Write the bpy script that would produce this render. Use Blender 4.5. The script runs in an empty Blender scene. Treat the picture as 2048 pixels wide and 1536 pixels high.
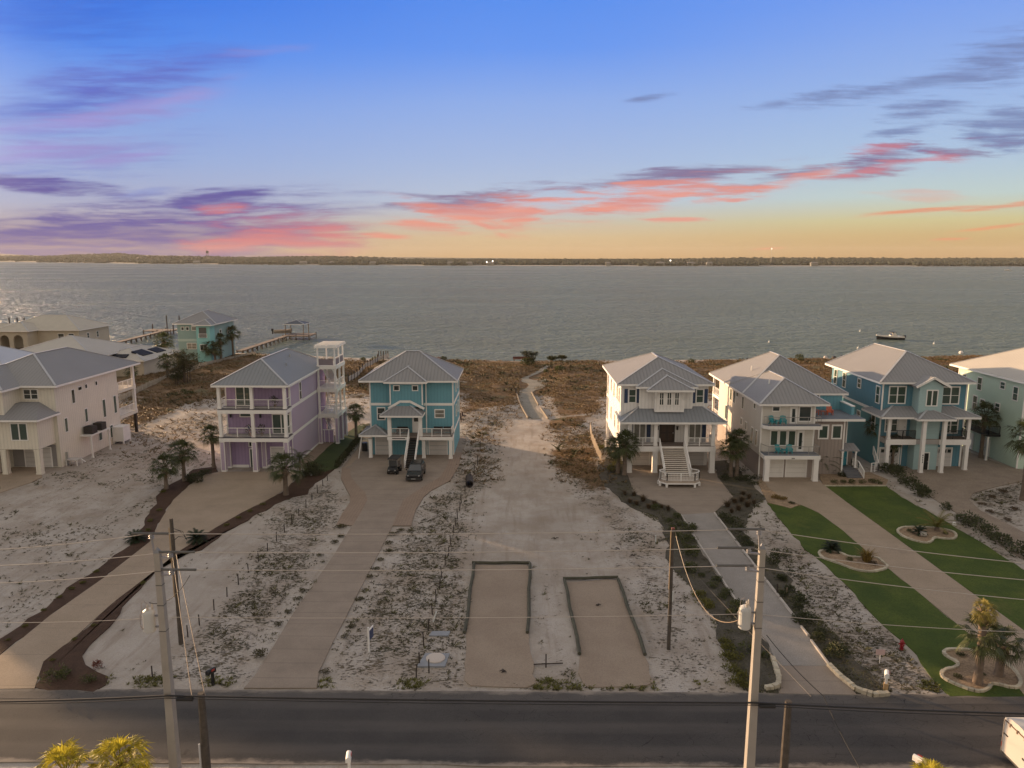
import bpy, math, random
import numpy as np
from mathutils import Vector, Matrix
R = math.radians
C = bpy.context.scene.collection
rnd = random.Random(7)
# ---------------------------------------------------------------- camera maths (used only to survey the ground plan from the photo)
F, CAMH, HY, YAW = 1500.0, 26.0, 514.0, R(0.61)
PITCH = math.atan((768-HY)/F)
def ray(px, py):
    x = (px-1024)/F; y = -(py-768)/F
    dx = x; dy = math.cos(PITCH)+y*math.sin(PITCH); dz = -math.sin(PITCH)+y*math.cos(PITCH)
    c, s = math.cos(YAW), math.sin(YAW)
    return (c*dx-s*dy, s*dx+c*dy, dz)
def G(px, py, z=0.0):
    d = ray(px, py); t = (z-CAMH)/d[2]
    return (d[0]*t, d[1]*t)
def GP(pts): return [G(*p) for p in pts]
def V(px, py, Y):
    d = ray(px, py); t = Y/d[1]
    return (d[0]*t, Y, CAMH+d[2]*t)
# ---------------------------------------------------------------- mesh builder
class MB:
    def __init__(s): s.v = []; s.f = []
    def q(s, *pts):
        n = len(s.v); s.v += [tuple(p) for p in pts]; s.f.append(tuple(range(n, n+len(pts)))); return s
    def box(s, x0, x1, y0, y1, z0, z1):
        if x0 > x1: x0, x1 = x1, x0
        if y0 > y1: y0, y1 = y1, y0
        n = len(s.v)
        s.v += [(x0,y0,z0),(x1,y0,z0),(x1,y1,z0),(x0,y1,z0),(x0,y0,z1),(x1,y0,z1),(x1,y1,z1),(x0,y1,z1)]
        s.f += [(n,n+3,n+2,n+1),(n+4,n+5,n+6,n+7),(n,n+1,n+5,n+4),(n+1,n+2,n+6,n+5),(n+2,n+3,n+7,n+6),(n+3,n,n+4,n+7)]
        return s
    def bar(s, a, b, w, h=None):
        h = w if h is None else h
        a = Vector(a); b = Vector(b); d = (b-a).normalized()
        u = d.cross(Vector((0,0,1)))
        if u.length < 1e-4: u = Vector((1,0,0))
        u.normalize(); v = u.cross(d).normalized()
        n = len(s.v)
        for p in (a, b):
            for i, j in ((-1,-1),(1,-1),(1,1),(-1,1)):
                s.v.append(tuple(p+u*(i*w/2)+v*(j*h/2)))
        s.f += [(n,n+1,n+2,n+3),(n+7,n+6,n+5,n+4)]
        for i in range(4):
            j = (i+1) % 4; s.f.append((n+i, n+4+i, n+4+j, n+j))
        return s
    def tube(s, pts, r, n=8, cap=True):
        pts = [Vector(p) for p in pts]; m = len(pts)
        rs = r if isinstance(r, (list, tuple)) else [r]*m
        b = len(s.v)
        for i, p in enumerate(pts):
            d = (pts[min(i+1, m-1)]-pts[max(i-1, 0)]).normalized()
            u = d.cross(Vector((0,0,1)))
            if u.length < 1e-3: u = d.cross(Vector((0,1,0)))
            u.normalize(); v = d.cross(u)
            for k in range(n):
                a = 2*math.pi*k/n
                s.v.append(tuple(p+(u*math.cos(a)+v*math.sin(a))*rs[i]))
        for i in range(m-1):
            for k in range(n):
                l = (k+1) % n
                s.f.append((b+i*n+k, b+i*n+l, b+(i+1)*n+l, b+(i+1)*n+k))
        if cap:
            s.f.append(tuple(range(b+n-1, b-1, -1))); s.f.append(tuple(range(b+(m-1)*n, b+m*n)))
        return s
    def prism(s, poly, z0, z1):
        a = sum(poly[i][0]*poly[(i+1) % len(poly)][1]-poly[(i+1) % len(poly)][0]*poly[i][1] for i in range(len(poly)))
        if a < 0: poly = poly[::-1]
        n = len(s.v); m = len(poly)
        s.v += [(p[0], p[1], z0) for p in poly]+[(p[0], p[1], z1) for p in poly]
        s.f.append(tuple(range(n+m-1, n-1, -1))); s.f.append(tuple(range(n+m, n+2*m)))
        for i in range(m):
            j = (i+1) % m; s.f.append((n+i, n+j, n+m+j, n+m+i))
        return s
    def lathe(s, c, prof, n=12):
        b = len(s.v)
        for r, z in prof:
            for k in range(n):
                a = 2*math.pi*k/n; s.v.append((c[0]+r*math.cos(a), c[1]+r*math.sin(a), c[2]+z))
        for i in range(len(prof)-1):
            for k in range(n):
                l = (k+1) % n; s.f.append((b+i*n+k, b+i*n+l, b+(i+1)*n+l, b+(i+1)*n+k))
        s.f.append(tuple(range(b+n-1, b-1, -1))); s.f.append(tuple(range(b+(len(prof)-1)*n, b+len(prof)*n)))
        return s
    def mesh(s, name, mat, smooth=False):
        me = bpy.data.meshes.new(name); me.from_pydata(s.v, [], s.f); me.update()
        if mat: me.materials.append(mat)
        if smooth: me.shade_smooth()
        return me
    def build(s, name, mat, parent=None, loc=None, smooth=False, rz=0, label=None):
        o = bpy.data.objects.new(name, s.mesh(name, mat, smooth)); C.objects.link(o)
        if parent: o.parent = parent
        if loc: o.location = loc
        o.rotation_euler.z = rz
        if label: o['label'] = label
        return o
LABELS = {}
def tag(o, label, cat, group=None, kind=None):
    if label: o['label'] = label
    if cat: o['category'] = cat
    if group: o['group'] = group
    if kind: o['kind'] = kind
    return o
def thing(name, label, cat, loc=(0,0,0), rz=0, group=None):
    o = bpy.data.objects.new(name, None); C.objects.link(o)
    o.empty_display_size = .3
    o.location = loc; o.rotation_euler.z = rz
    return tag(o, label, cat, group)
def dup(root, loc, label, rz=0, sc=1.0, group=None):
    kids = [k for k in root.children]
    r = root.copy(); C.objects.link(r); r.location = loc; r.rotation_euler = (0,0,rz)
    r.scale = (sc, sc, sc) if not isinstance(sc, tuple) else sc
    r['label'] = label
    if group: r['group'] = group
    for ch in kids:
        c = ch.copy(); C.objects.link(c); c.parent = r
        for g in list(ch.children):
            d = g.copy(); C.objects.link(d); d.parent = c
    return r
ORD = ('first second third fourth fifth sixth seventh eighth ninth tenth eleventh twelfth thirteenth fourteenth fifteenth sixteenth '
       'seventeenth eighteenth nineteenth twentieth twenty-first twenty-second twenty-third twenty-fourth').split()
# ---------------------------------------------------------------- materials
class NT:
    def __init__(s, nt): s.nt = nt
    def n(s, t, ins=None, **kw):
        nd = s.nt.nodes.new('ShaderNode'+t)
        for k, v in kw.items(): setattr(nd, k, v)
        for k, v in (ins or {}).items(): s.set(nd.inputs[k], v)
        return nd
    def set(s, sock, v):
        if isinstance(v, bpy.types.NodeSocket): s.nt.links.new(v, sock)
        elif isinstance(v, bpy.types.Node): s.nt.links.new(v.outputs[0], sock)
        else:
            if isinstance(v, (tuple, list)) and len(v) == 3 and sock.type == 'RGBA': v = (*v, 1)
            sock.default_value = v
    def math(s, op, a, b=0.0, c=0.0, clamp=False):
        nd = s.nt.nodes.new('ShaderNodeMath'); nd.operation = op; nd.use_clamp = clamp
        for i, v in enumerate((a, b, c)): s.set(nd.inputs[i], v)
        return nd.outputs[0]
    def mix(s, f, a, b, mode='MIX'):
        nd = s.nt.nodes.new('ShaderNodeMix'); nd.data_type = 'RGBA'; nd.blend_type = mode
        s.set(nd.inputs[0], f); s.set(nd.inputs[6], a); s.set(nd.inputs[7], b)
        return nd.outputs[2]
    def rng(s, v, a, b, c=0.0, d=1.0, smooth=True):
        nd = s.nt.nodes.new('ShaderNodeMapRange'); nd.interpolation_type = 'SMOOTHSTEP' if smooth else 'LINEAR'
        for i, x in enumerate((v, a, b, c, d)): s.set(nd.inputs[i], x)
        return nd.outputs[0]
    def noise(s, vec, scale, detail=3, rough=.55, dist=0):
        nd = s.nt.nodes.new('ShaderNodeTexNoise')
        if vec is not None: s.set(nd.inputs['Vector'], vec)
        nd.inputs['Scale'].default_value = scale; nd.inputs['Detail'].default_value = detail
        nd.inputs['Roughness'].default_value = rough; nd.inputs['Distortion'].default_value = dist
        return nd.outputs['Fac']
    def scaled(s, vec, sc):
        nd = s.nt.nodes.new('ShaderNodeVectorMath'); nd.operation = 'MULTIPLY'
        s.set(nd.inputs[0], vec); nd.inputs[1].default_value = sc
        return nd.outputs[0]
def newmat(name):
    m = bpy.data.materials.new(name); m.use_nodes = True
    t = NT(m.node_tree); bs = m.node_tree.nodes['Principled BSDF']
    return m, t, bs
MATS = {}
def M(name, rgb, rough=.75, var=.08, vs=.6, metal=0, bump=0, bs=20, stripe=None, spec=.4, island=0, dirt=0):
    """plain surface: colour varied by world-space noise, optional siding / seam relief"""
    if name in MATS: return MATS[name]
    m, t, b = newmat(name)
    geo = t.n('NewGeometry'); pos = geo.outputs['Position']
    n1 = t.noise(pos, vs, 5); k = t.rng(n1, .25, .75, 1-var, 1+var, False)
    col = t.mix(1.0, (*rgb,), t.n('CombineColor', {0: k, 1: k, 2: k}), 'MULTIPLY')
    if island:
        k2 = t.rng(geo.outputs['Random Per Island'], 0, 1, 1-island, 1+island, False)
        col = t.mix(1.0, col, t.n('CombineColor', {0: k2, 1: k2, 2: t.math('MULTIPLY', k2, .9)}), 'MULTIPLY')
    if dirt:
        n2 = t.noise(t.scaled(pos, (1, 1, .25)), 1.7, 6, .65)
        col = t.mix(t.rng(n2, .5, .75, 0, dirt), col, (.12, .10, .07))
    h = None
    if stripe:
        sx = t.n('SeparateXYZ', {0: pos}); nx = t.n('SeparateXYZ', {0: geo.outputs['Normal']})
        side = t.math('GREATER_THAN', t.math('ABSOLUTE', nx.outputs[0]), t.math('ABSOLUTE', nx.outputs[1]))
        u = t.math('ADD', t.math('MULTIPLY', sx.outputs[1], side), t.math('MULTIPLY', sx.outputs[0], t.math('SUBTRACT', 1.0, side)))
        kind, sp, wd, depth, dark = stripe
        if kind == 'lap': u = sx.outputs[2]
        fr = t.math('FRACT', t.math('DIVIDE', t.math('ADD', u, 200.0), sp))
        tri = t.math('MULTIPLY', t.math('ABSOLUTE', t.math('SUBTRACT', fr, .5)), 2.0)
        e = wd/sp
        h = fr if kind == 'lap' else t.rng(tri, e, e*2.2, 1, 0)
        edge = t.rng(fr, 0, .2, 1, 0) if kind == 'lap' else t.rng(t.math('ABSOLUTE', t.math('SUBTRACT', tri, e*1.6)), 0, e, 1, 0)
        col = t.mix(t.math('MULTIPLY', edge, dark), col, tuple(c*.35 for c in rgb))
        bn = t.n('Bump', {'Height': h, 'Distance': depth, 'Strength': .8})
        t.set(b.inputs['Normal'], bn)
    elif bump:
        bn = t.n('Bump', {'Height': t.noise(pos, bs, 4, .6), 'Distance': bump, 'Strength': 1.0})
        t.set(b.inputs['Normal'], bn)
    t.set(b.inputs['Base Color'], col)
    b.inputs['Roughness'].default_value = rough; b.inputs['Metallic'].default_value = metal
    b.inputs['Specular IOR Level'].default_value = spec
    MATS[name] = m
    return m
BB = ('batten', .42, .05, .03, .35)
SEAM = ('seam', .45, .05, .05, .45)
LAP = ('lap', .19, .02, .02, .35)
white = M('white_paint', (.72, .69, .64), .6, .05, .8, dirt=.12)
trimw = M('white_trim', (.76, .73, .69), .55, .04, .8, dirt=.08)
cream = M('cream_siding', (.66, .61, .51), .7, .05, .5, stripe=BB, dirt=.08)
whites = M('white_siding', (.74, .71, .67), .7, .05, .5, stripe=BB, dirt=.06)
beigew = M('beige_siding', (.60, .56, .50), .7, .05, .5, stripe=LAP, dirt=.08)
taupe = M('taupe_siding', (.30, .25, .22), .75, .06, .5, stripe=BB, dirt=.1)
purple = M('purple_siding', (.33, .245, .385), .75, .06, .5, stripe=BB, dirt=.06)
purplel = M('lilac_siding', (.43, .345, .44), .75, .05, .5, stripe=('lap', .3, .02, .006, .1))
cyan = M('turquoise_siding', (.13, .315, .375), .7, .06, .5, stripe=BB)
teal = M('teal_siding', (.085, .215, .275), .7, .06, .5, stripe=BB)
aqual = M('pale_aqua_siding', (.36, .50, .50), .7, .05, .5, stripe=LAP)
mint = M('mint_siding', (.50, .62, .51), .7, .05, .5, stripe=LAP)
aquaf = M('aqua_stucco', (.24, .35, .335), .8, .06, .5)
tanst = M('tan_stucco', (.46, .40, .31), .85, .06, .5)
roofg = M('grey_metal_roof', (.25, .245, .245), .6, .05, .25, stripe=SEAM, spec=.2)
roofb = M('blue_grey_metal_roof', (.225, .237, .25), .6, .05, .25, stripe=SEAM, spec=.2)
roofl = M('pale_metal_roof', (.45, .42, .37), .6, .06, .25, stripe=SEAM, spec=.2)
ridgem = M('ridge_flashing', (.40, .40, .41), .45, .04, .8)  # caps lighter than the roofs, sunlight on ridges put into the colour
glass = M('window_glass', (.022, .034, .032), .06, .3, .35, spec=.8)
glassg = M('green_window_glass', (.045, .075, .06), .08, .3, .35, spec=.7)
curt = M('curtained_glass', (.20, .19, .16), .25, .3, 1.2, spec=.6)
garage = M('garage_door_paint', (.58, .55, .52), .6, .04, .8, stripe=('lap', .55, .02, .02, .3), dirt=.06)
darkdoor = M('dark_wood_door', (.030, .018, .012), .45, .2, 3)
blackm = M('black_metal', (.012, .012, .013), .45, .1, 2)
navy = M('navy_shutter', (.022, .045, .10), .6, .06, 1)
deckm = M('deck_boards', (.22, .17, .14), .8, .15, 2, stripe=('seam', .14, .012, .01, .4))
deckb = M('blue_grey_deck', (.13, .15, .18), .8, .1, 1)
shade = M('porch_ceiling', (.38, .36, .34), .8, .05, 1)
wood = M('weathered_wood', (.15, .11, .08), .9, .25, 3, bump=.01, bs=30)
woodd = M('dark_weathered_post', (.045, .034, .028), .9, .25, 5)
polew = M('grey_brown_pole_wood', (.075, .062, .050), .9, .3, 4, bump=.02, bs=25)
concp = M('pole_concrete', (.29, .265, .235), .85, .08, 1.5, dirt=.2)
steel = M('galvanised_steel', (.42, .42, .41), .4, .08, 4, metal=.7)
wirem = M('bare_wire', (.42, .37, .31), .45, .1, 1, metal=.5)
cablem = M('black_cable', (.012, .011, .011), .6, .1, 1)
# ---------------------------------------------------------------- house helpers (coordinates local to the house)
def P3(face, plane, u, o, z):
    return {'F': (u, plane-o, z), 'B': (u, plane+o, z), 'L': (plane-o, u, z), 'R': (plane+o, u, z)}[face]
def fbox(mb, face, plane, u0, u1, o0, o1, z0, z1):
    a = P3(face, plane, u0, o0, z0); b = P3(face, plane, u1, o1, z1)
    return mb.box(a[0], b[0], a[1], b[1], z0, z1)
def win(root, face, plane, u0, u1, z0, z1, bars='h', mat=None, frame=trimw, fw=.11, name='window', n=1):
    mb = MB()
    for a, b, c, d in ((u0-fw, u1+fw, z1, z1+fw*1.2), (u0-fw, u1+fw, z0-fw, z0), (u0-fw, u0, z0, z1), (u1, u1+fw, z0, z1)):
        fbox(mb, face, plane, a, b, -.02, .07, c, d)
    for i in range(1, n):
        u = u0+(u1-u0)*i/n; fbox(mb, face, plane, u-.07, u+.07, -.02, .062, z0, z1)
    if 'h' in bars:
        zm = (z0+z1)/2
        for i in range(n):
            a = u0+(u1-u0)*i/n+(.07 if i else 0); b = u0+(u1-u0)*(i+1)/n-(.07 if i < n-1 else 0)
            fbox(mb, face, plane, a, b, -.02, .055, zm-.03, zm+.03)
    if 'v' in bars:
        um = (u0+u1)/2; fbox(mb, face, plane, um-.035, um+.035, -.02, .058, z0, z1)
    o = mb.build(name, frame, root)
    p = MB(); fbox(p, face, plane, u0+.002, u1-.002, -.02, .035, z0+.002, z1-.002); p.build('pane', mat or glass, o)
    return o
def gdoor(root, face, plane, u0, u1, z1, windows=False, mat=None):
    mb = MB(); fw = .14
    fbox(mb, face, plane, u0-fw, u0, -.02, .06, .02, z1); fbox(mb, face, plane, u1, u1+fw, -.02, .06, .02, z1)
    fbox(mb, face, plane, u0-fw, u1+fw, -.02, .063, z1, z1+fw)
    fr = mb.build('door_frame', trimw, root)
    p = MB(); n = 4
    for i in range(n):
        a = .03+(z1-.04)*i/n; b = .03+(z1-.04)*(i+1)/n-.025
        fbox(p, face, plane, u0+.003, u1-.003, -.02, .035, a, b)
    d = p.build('garage_door', mat or garage, root)
    if windows:
        w = MB(); k = 4
        for i in range(k):
            a = u0+(u1-u0)*(i+.12)/k; b = u0+(u1-u0)*(i+.88)/k
            fbox(w, face, plane, a, b, .03, .045, z1*.77, z1*.95)
        w.build('pane', glass, d)
    return d
def door(root, face, plane, u0, u1, z0, z1, mat, frame=trimw, glasst=None, name='door'):
    p = MB(); fbox(p, face, plane, u0, u1, -.02, .04, z0, z1); d = p.build(name, mat, root)
    f = MB(); fw = .12
    fbox(f, face, plane, u0-fw, u0, -.02, .08, z0, z1); fbox(f, face, plane, u1, u1+fw, -.02, .08, z0, z1); fbox(f, face, plane, u0-fw, u1+fw, -.02, .083, z1, z1+fw)
    f.build('frame', frame, d)
    h = MB(); fbox(h, face, plane, u1-.12, u1-.06, .03, .1, (z0+z1)/2-.1, (z0+z1)/2+.05); h.build('handle', steel, d)
    if glasst:
        g = MB(); fbox(g, face, plane, u0+.12, u1-.12, .03, .05, z0+(z1-z0)*glasst[0], z0+(z1-z0)*glasst[1]); g.build('pane', glass, d)
    return d
def hip(root, x0, x1, y0, y1, z, pitch, mat=roofg, t=.2, caps=True, fascia=trimw, gable=None, name='roof', bk=None):
    """hip roof over the eave rectangle; ridge along the longer side"""
    w, d = x1-x0, y1-y0; h = min(w, d)/2; rise = h*pitch; zt = z+t
    if w >= d: r0, r1 = (x0+h, (y0+y1)/2, zt+rise), (x1-h, (y0+y1)/2, zt+rise)
    else: r0, r1 = ((x0+x1)/2, y0+h, zt+rise), ((x0+x1)/2, y1-h, zt+rise)
    if bk is not None: r1 = (r1[0], y1-bk, r1[2])
    if gable == 'F': r0 = (r0[0], y0, r0[2])
    c = [(x0,y0,zt),(x1,y0,zt),(x1,y1,zt),(x0,y1,zt)]; b = [(p[0],p[1],z) for p in c]
    mb = MB()
    same = (Vector(r0)-Vector(r1)).length < .02
    if w >= d and not same:
        mb.q(c[0], c[1], r1, r0); mb.q(c[1], c[2], r1); mb.q(c[2], c[3], r0, r1); mb.q(c[3], c[0], r0)
    elif same:
        for i in range(4): mb.q(c[i], c[(i+1) % 4], r0)
    else:
        mb.q(c[0], c[1], r0); mb.q(c[1], c[2], r1, r0); mb.q(c[2], c[3], r1); mb.q(c[3], c[0], r0, r1)
    for i in range(4): mb.q(b[i], b[(i+1) % 4], c[(i+1) % 4], c[i])
    mb.q(*b[::-1])
    o = mb.build(name, mat, root)
    if fascia:
        f = MB(); e = .03
        f.box(x0-e, x1+e, y0-e, y0-.004, z-.05, zt-.02).box(x0-e, x1+e, y1+.004, y1+e, z-.05, zt-.02)
        f.box(x0-e, x0-.004, y0-.004, y1+.004, z-.05, zt-.02).box(x1+.004, x1+e, y0-.004, y1+.004, z-.05, zt-.02)
        f.build('fascia', fascia, o)
    if caps:
        k = MB(); lift = Vector((0,0,.03))
        segs = ([] if same else [(r0, r1)])
        if w >= d: segs += [(c[0], r0), (c[3], r0), (c[1], r1), (c[2], r1)]
        else: segs += [(c[0], r0), (c[1], r0), (c[2], r1), (c[3], r1)]
        for a, bb in segs: k.bar(Vector(a)+lift, Vector(bb)+lift, .24, .06)
        k.build('ridge_cap', ridgem, o)
    return o
def rail(root, pts, z, h=1.05, mat=trimw, step=1.6, bal=None, cable=0, name='railing', pw=.09):
    mb = MB()
    for a, b in zip(pts[:-1], pts[1:]):
        A = Vector((a[0], a[1], a[2] if len(a) > 2 else z)); B = Vector((b[0], b[1], b[2] if len(b) > 2 else z))
        L = (B-A).length; n = max(1, round(L/step)); up = Vector((0,0,1))
        mb.bar(A+up*h, B+up*h, pw, .07); mb.bar(A+up*.12, B+up*.12, .05, .05)
        for i in range(n+1):
            p = A.lerp(B, i/n); mb.box(p.x-pw/2, p.x+pw/2, p.y-pw/2, p.y+pw/2, p.z, p.z+h-.03)
        if bal:
            k = max(1, int(L/bal))
            for i in range(1, k):
                p = A.lerp(B, i/k); mb.box(p.x-.016, p.x+.016, p.y-.016, p.y+.016, p.z+.12, p.z+h-.03)
        for i in range(cable):
            zz = .12+(h-.2)*(i+1)/(cable+1); mb.bar(A+up*zz, B+up*zz, .018, .018)
    return mb.build(name, mat, root)
def stairs(root, x0, x1, yt, zt, yb, zb, n, mt, mr, name='stairs'):
    """flight going down from (yt,zt) towards the viewer to (yb,zb)"""
    tr, ri = MB(), MB()
    for i in range(n):
        z = zt-(zt-zb)*(i+1)/(n+1); y1 = yt+(yb-yt)*i/n; y0 = yt+(yb-yt)*(i+1)/n
        tr.box(x0+.08, x1-.08, y0-.03, y1, z-.05, z)
        ri.box(x0+.08, x1-.08, y1-.03, y1-.005, z-.2, z-.052)
    o = tr.build(name, mt, root); ri.build('riser', mr, o)
    s = MB()
    for x in (x0+.04, x1-.04): s.bar((x, yt, zt-.15), (x, yb, zb+.02), .08, .3)
    s.build('stringer', trimw, o)
    return o
# ================================================================= camera, sun, sky
sc = bpy.context.scene
cam = bpy.data.cameras.new('camera'); camo = bpy.data.objects.new('camera', cam); C.objects.link(camo)
camo.location = (0, 0, CAMH); camo.rotation_euler = (math.pi/2-PITCH, 0, YAW)
cam.sensor_width = 36; cam.lens = 36*F/2048; cam.clip_end = 30000; cam.clip_start = .5
sc.camera = camo
sc.view_settings.view_transform = 'Standard'; sc.view_settings.look = 'None'; sc.view_settings.exposure = 1.35; sc.view_settings.gamma = 1
SUN_EL, SUN_AZ = R(7.2), R(36)                      # low sun over the water, off to the west of the view
sdir = Vector((-math.cos(SUN_AZ)*math.cos(SUN_EL), math.sin(SUN_AZ)*math.cos(SUN_EL), math.sin(SUN_EL)))
sl = bpy.data.lights.new('sun', 'SUN'); sl.energy = 3.8; sl.angle = R(.8); sl.color = (1, .65, .36)
so = bpy.data.objects.new('sun', sl); C.objects.link(so)
so.rotation_euler = (-sdir).to_track_quat('-Z', 'Y').to_euler(); so.location = (-60, 30, 60)

def build_world():
    w = bpy.data.worlds.new('World'); sc.world = w; w.use_nodes = True
    nt = w.node_tree; t = NT(nt); bg = nt.nodes['Background']
    d = t.n('TexCoord').outputs['Generated']; sx = t.n('SeparateXYZ', {0: d})
    x, y, z = sx.outputs[0], sx.outputs[1], sx.outputs[2]
    def ramp(v, stops):
        nd = t.n('ValToRGB', {0: v}); e = nd.color_ramp.elements
        e[0].position, e[0].color = stops[0][0], (*lin(stops[0][1]), 1); e[1].position, e[1].color = stops[-1][0], (*lin(stops[-1][1]), 1)
        for p, c in stops[1:-1]:
            k = e.new(p); k.color = (*lin(c), 1)
        return nd.outputs[0]
    el = t.math('MULTIPLY', t.math('MAXIMUM', z, 0.0), 2.0)        # sin(elevation) 0..0.5 -> 0..1
    lo = ramp(el, [(0, (200,168,140)), (.05, (198,176,165)), (.12, (178,182,208)), (.22, (158,180,226)), (.34, (136,170,236)), (.46, (88,146,244)), (.60, (56,122,236)), (1, (70,95,150))])
    ce = ramp(el, [(0, (212,170,118)), (.05, (220,192,150)), (.085, (208,198,178)), (.14, (190,203,222)), (.24, (172,193,231)), (.38, (148,180,240)), (.50, (108,158,247)), (.64, (88,146,245)), (1, (90,105,160))])
    hi = ramp(el, [(0, (194,150,92)), (.05, (210,180,126)), (.085, (212,202,152)), (.14, (196,214,212)), (.24, (176,202,232)), (.40, (152,184,240)), (.56, (122,164,246)), (.66, (112,158,246)), (1, (110,120,170))])
    az = t.math('DIVIDE', x, t.math('MAXIMUM', t.math('SQRT', t.math('ADD', t.math('MULTIPLY', x, x), t.math('MULTIPLY', y, y))), .001))
    sky = t.mix(t.rng(az, -.5, 0.02), lo, ce); sky = t.mix(t.rng(az, .0, .5), sky, hi)
    # ---- clouds, laid out on the tangent plane of the northern sky (u east, v up)
    ys = t.math('MAXIMUM', y, .05)
    u = t.math('DIVIDE', x, ys); v = t.math('DIVIDE', z, ys)
    uv = t.n('CombineXYZ', {0: u, 1: v, 2: 0.0}).outputs[0]
    wob = t.n('TexNoise', {'Vector': t.scaled(uv, (3, 11, 1)), 'Scale': 1.0, 'Detail': 3.0})
    wv = t.n('VectorMath', {0: wob.outputs['Color'], 1: (.5, .5, .5)}, operation='SUBTRACT').outputs[0]
    uvw = t.n('VectorMath', {0: uv, 1: t.scaled(wv, (.16, .022, 0))}, operation='ADD').outputs[0]
    fine = t.noise(t.n('Mapping', {'Vector': uvw, 'Rotation': (0, 0, R(-9)), 'Scale': (8, 60, 1)}).outputs[0], 1.0, 9, .70)
    soft = t.noise(t.n('Mapping', {'Vector': uvw, 'Rotation': (0, 0, R(-9)), 'Scale': (3.5, 24, 1), 'Location': (3, 1, 0)}).outputs[0], 1.0, 4, .55)
    streak = t.noise(t.n('Mapping', {'Vector': uvw, 'Rotation': (0, 0, R(-10)), 'Scale': (10, 130, 1), 'Location': (5, 2, 0)}).outputs[0], 1.0, 5, .6)
    streak2 = t.noise(t.n('Mapping', {'Vector': uvw, 'Rotation': (0, 0, R(-10)), 'Scale': (6, 70, 1), 'Location': (9, 7, 0)}).outputs[0], 1.0, 4, .55)
    def blobs(lst):
        acc = None
        for px, py, rx, ry, rot, *wt in lst:
            a = ray(px, py); u0, v0 = a[0]/a[1], a[2]/a[1]
            mp = nt.nodes.new('ShaderNodeMapping'); mp.vector_type = 'TEXTURE'
            t.set(mp.inputs['Vector'], uvw); mp.inputs['Location'].default_value = (u0, v0, 0)
            mp.inputs['Rotation'].default_value = (0, 0, R(rot)); mp.inputs['Scale'].default_value = (rx/F, ry/F, 1)
            g = t.n('TexGradient', {'Vector': mp.outputs[0]}, gradient_type='SPHERICAL').outputs['Fac']
            if wt: g = t.math('MULTIPLY', g, wt[0])
            acc = g if acc is None else t.math('MAXIMUM', acc, g)
        return acc
    def layer(sky, lst, col, a=.9, nz=fine, k=1.0, lo_=.42, hi_=.78):
        b = blobs(lst)
        dens = t.math('ADD', t.math('MULTIPLY', b, .82), t.math('MULTIPLY', t.math('SUBTRACT', t.math('ADD', t.math('MULTIPLY', nz, .62), t.math('MULTIPLY', streak, .38)), .49), k*2.3))
        m = t.math('MULTIPLY', t.rng(dens, lo_-.24, hi_-.02), t.rng(b, 0, .25))
        m = t.math('MULTIPLY', m, t.rng(streak, .34, .60, .55, 1.0))
        c2 = tuple(x*.86+y*.14 for x, y in zip(lin(col), (.12, .10, .30)))
        return t.mix(t.math('MULTIPLY', m, a), sky, t.mix(t.rng(streak2, .4, .62), lin(col), c2))
    north = None
    # broad soft sheets, upper west
    s = layer(sky, [(150,30,420,120,4), (60,220,330,60,10)], (54,104,216), .5, soft, .6, .35, .9)
    s = layer(s, [(170,185,380,95,9), (330,150,280,64,10), (120,300,420,120,4,.55)], (98,104,200), .75, soft, .7, .4, .9)
    s = layer(s, [(160,238,420,44,9), (330,205,230,26,12), (500,147,80,14,4,.55), (110,300,270,44,5), (240,318,150,20,8), (560,95,190,20,6,.4)], (166,158,222), .85, soft, .7, .4, .85)
    s = layer(s, [(90,270,220,30,3), (60,345,200,24,-2), (300,385,100,14,4)], (112,132,214), .4, soft, .9, .4, .85)
    # grey-blue wisps, east
    s = layer(s, [(1860,215,150,34,8), (2010,112,210,62,14), (1700,188,260,24,6), (2000,262,150,44,-14), (1780,262,110,16,8), (1560,205,60,12,6), (1830,300,60,12,0), (1900,150,190,26,8), (1280,195,90,14,10), (2050,250,160,80,4)], (118,134,182), .8, fine, 1.15, .42, .82)
    # dark mauve bands
    s = layer(s, [(300,478,520,68,1), (330,440,560,70,4,.5), (450,402,150,32,4), (120,490,330,40,0), (110,372,180,22,-4), (60,470,160,24,6), (560,470,170,44,0)], (92,84,164), .95, fine, .8, .20, .50)
    s = layer(s, [(1370,352,240,26,4), (1560,354,130,24,8), (1745,320,180,46,10), (1900,300,160,14,-3), (930,404,230,26,2), (1250,370,280,12,5,.8), (1600,345,640,40,9,.5), (1000,392,420,30,4,.45)], (124,100,144), .85, fine, 1.3, .40, .72)
    # lit coral flanks
    s = layer(s, [(600,474,200,54,-4), (690,470,90,32,-8), (480,488,190,28,0), (455,415,100,15,2), (560,450,330,60,-3,.45)], (230,128,126), .85, fine, 1.0, .38, .76)
    s = layer(s, [(985,418,230,36,4), (900,428,170,20,-12), (850,452,95,19,-8), (785,472,70,9,-4), (930,442,80,13,-25), (1045,425,130,28,14), (1150,405,430,44,6,.42), (1000,446,320,36,0,.42)], (244,150,130), .85, fine, 1.2, .36, .66)
    s = layer(s, [(1330,392,170,25,10), (1270,413,120,14,-2), (1420,404,90,10,4), (1485,401,60,6,4), (1345,435,110,9,0), (1390,378,100,13,8), (1580,360,110,19,12), (1330,368,170,11,3), (1460,375,420,50,8,.42)], (244,158,140), .82, fine, 1.25, .38, .70)
    s = layer(s, [(1730,300,120,22,6), (1850,318,110,11,6), (1750,335,130,15,12), (1800,318,280,40,8,.45)], (216,134,146), .75, fine, 1.25, .4, .76)
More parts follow.
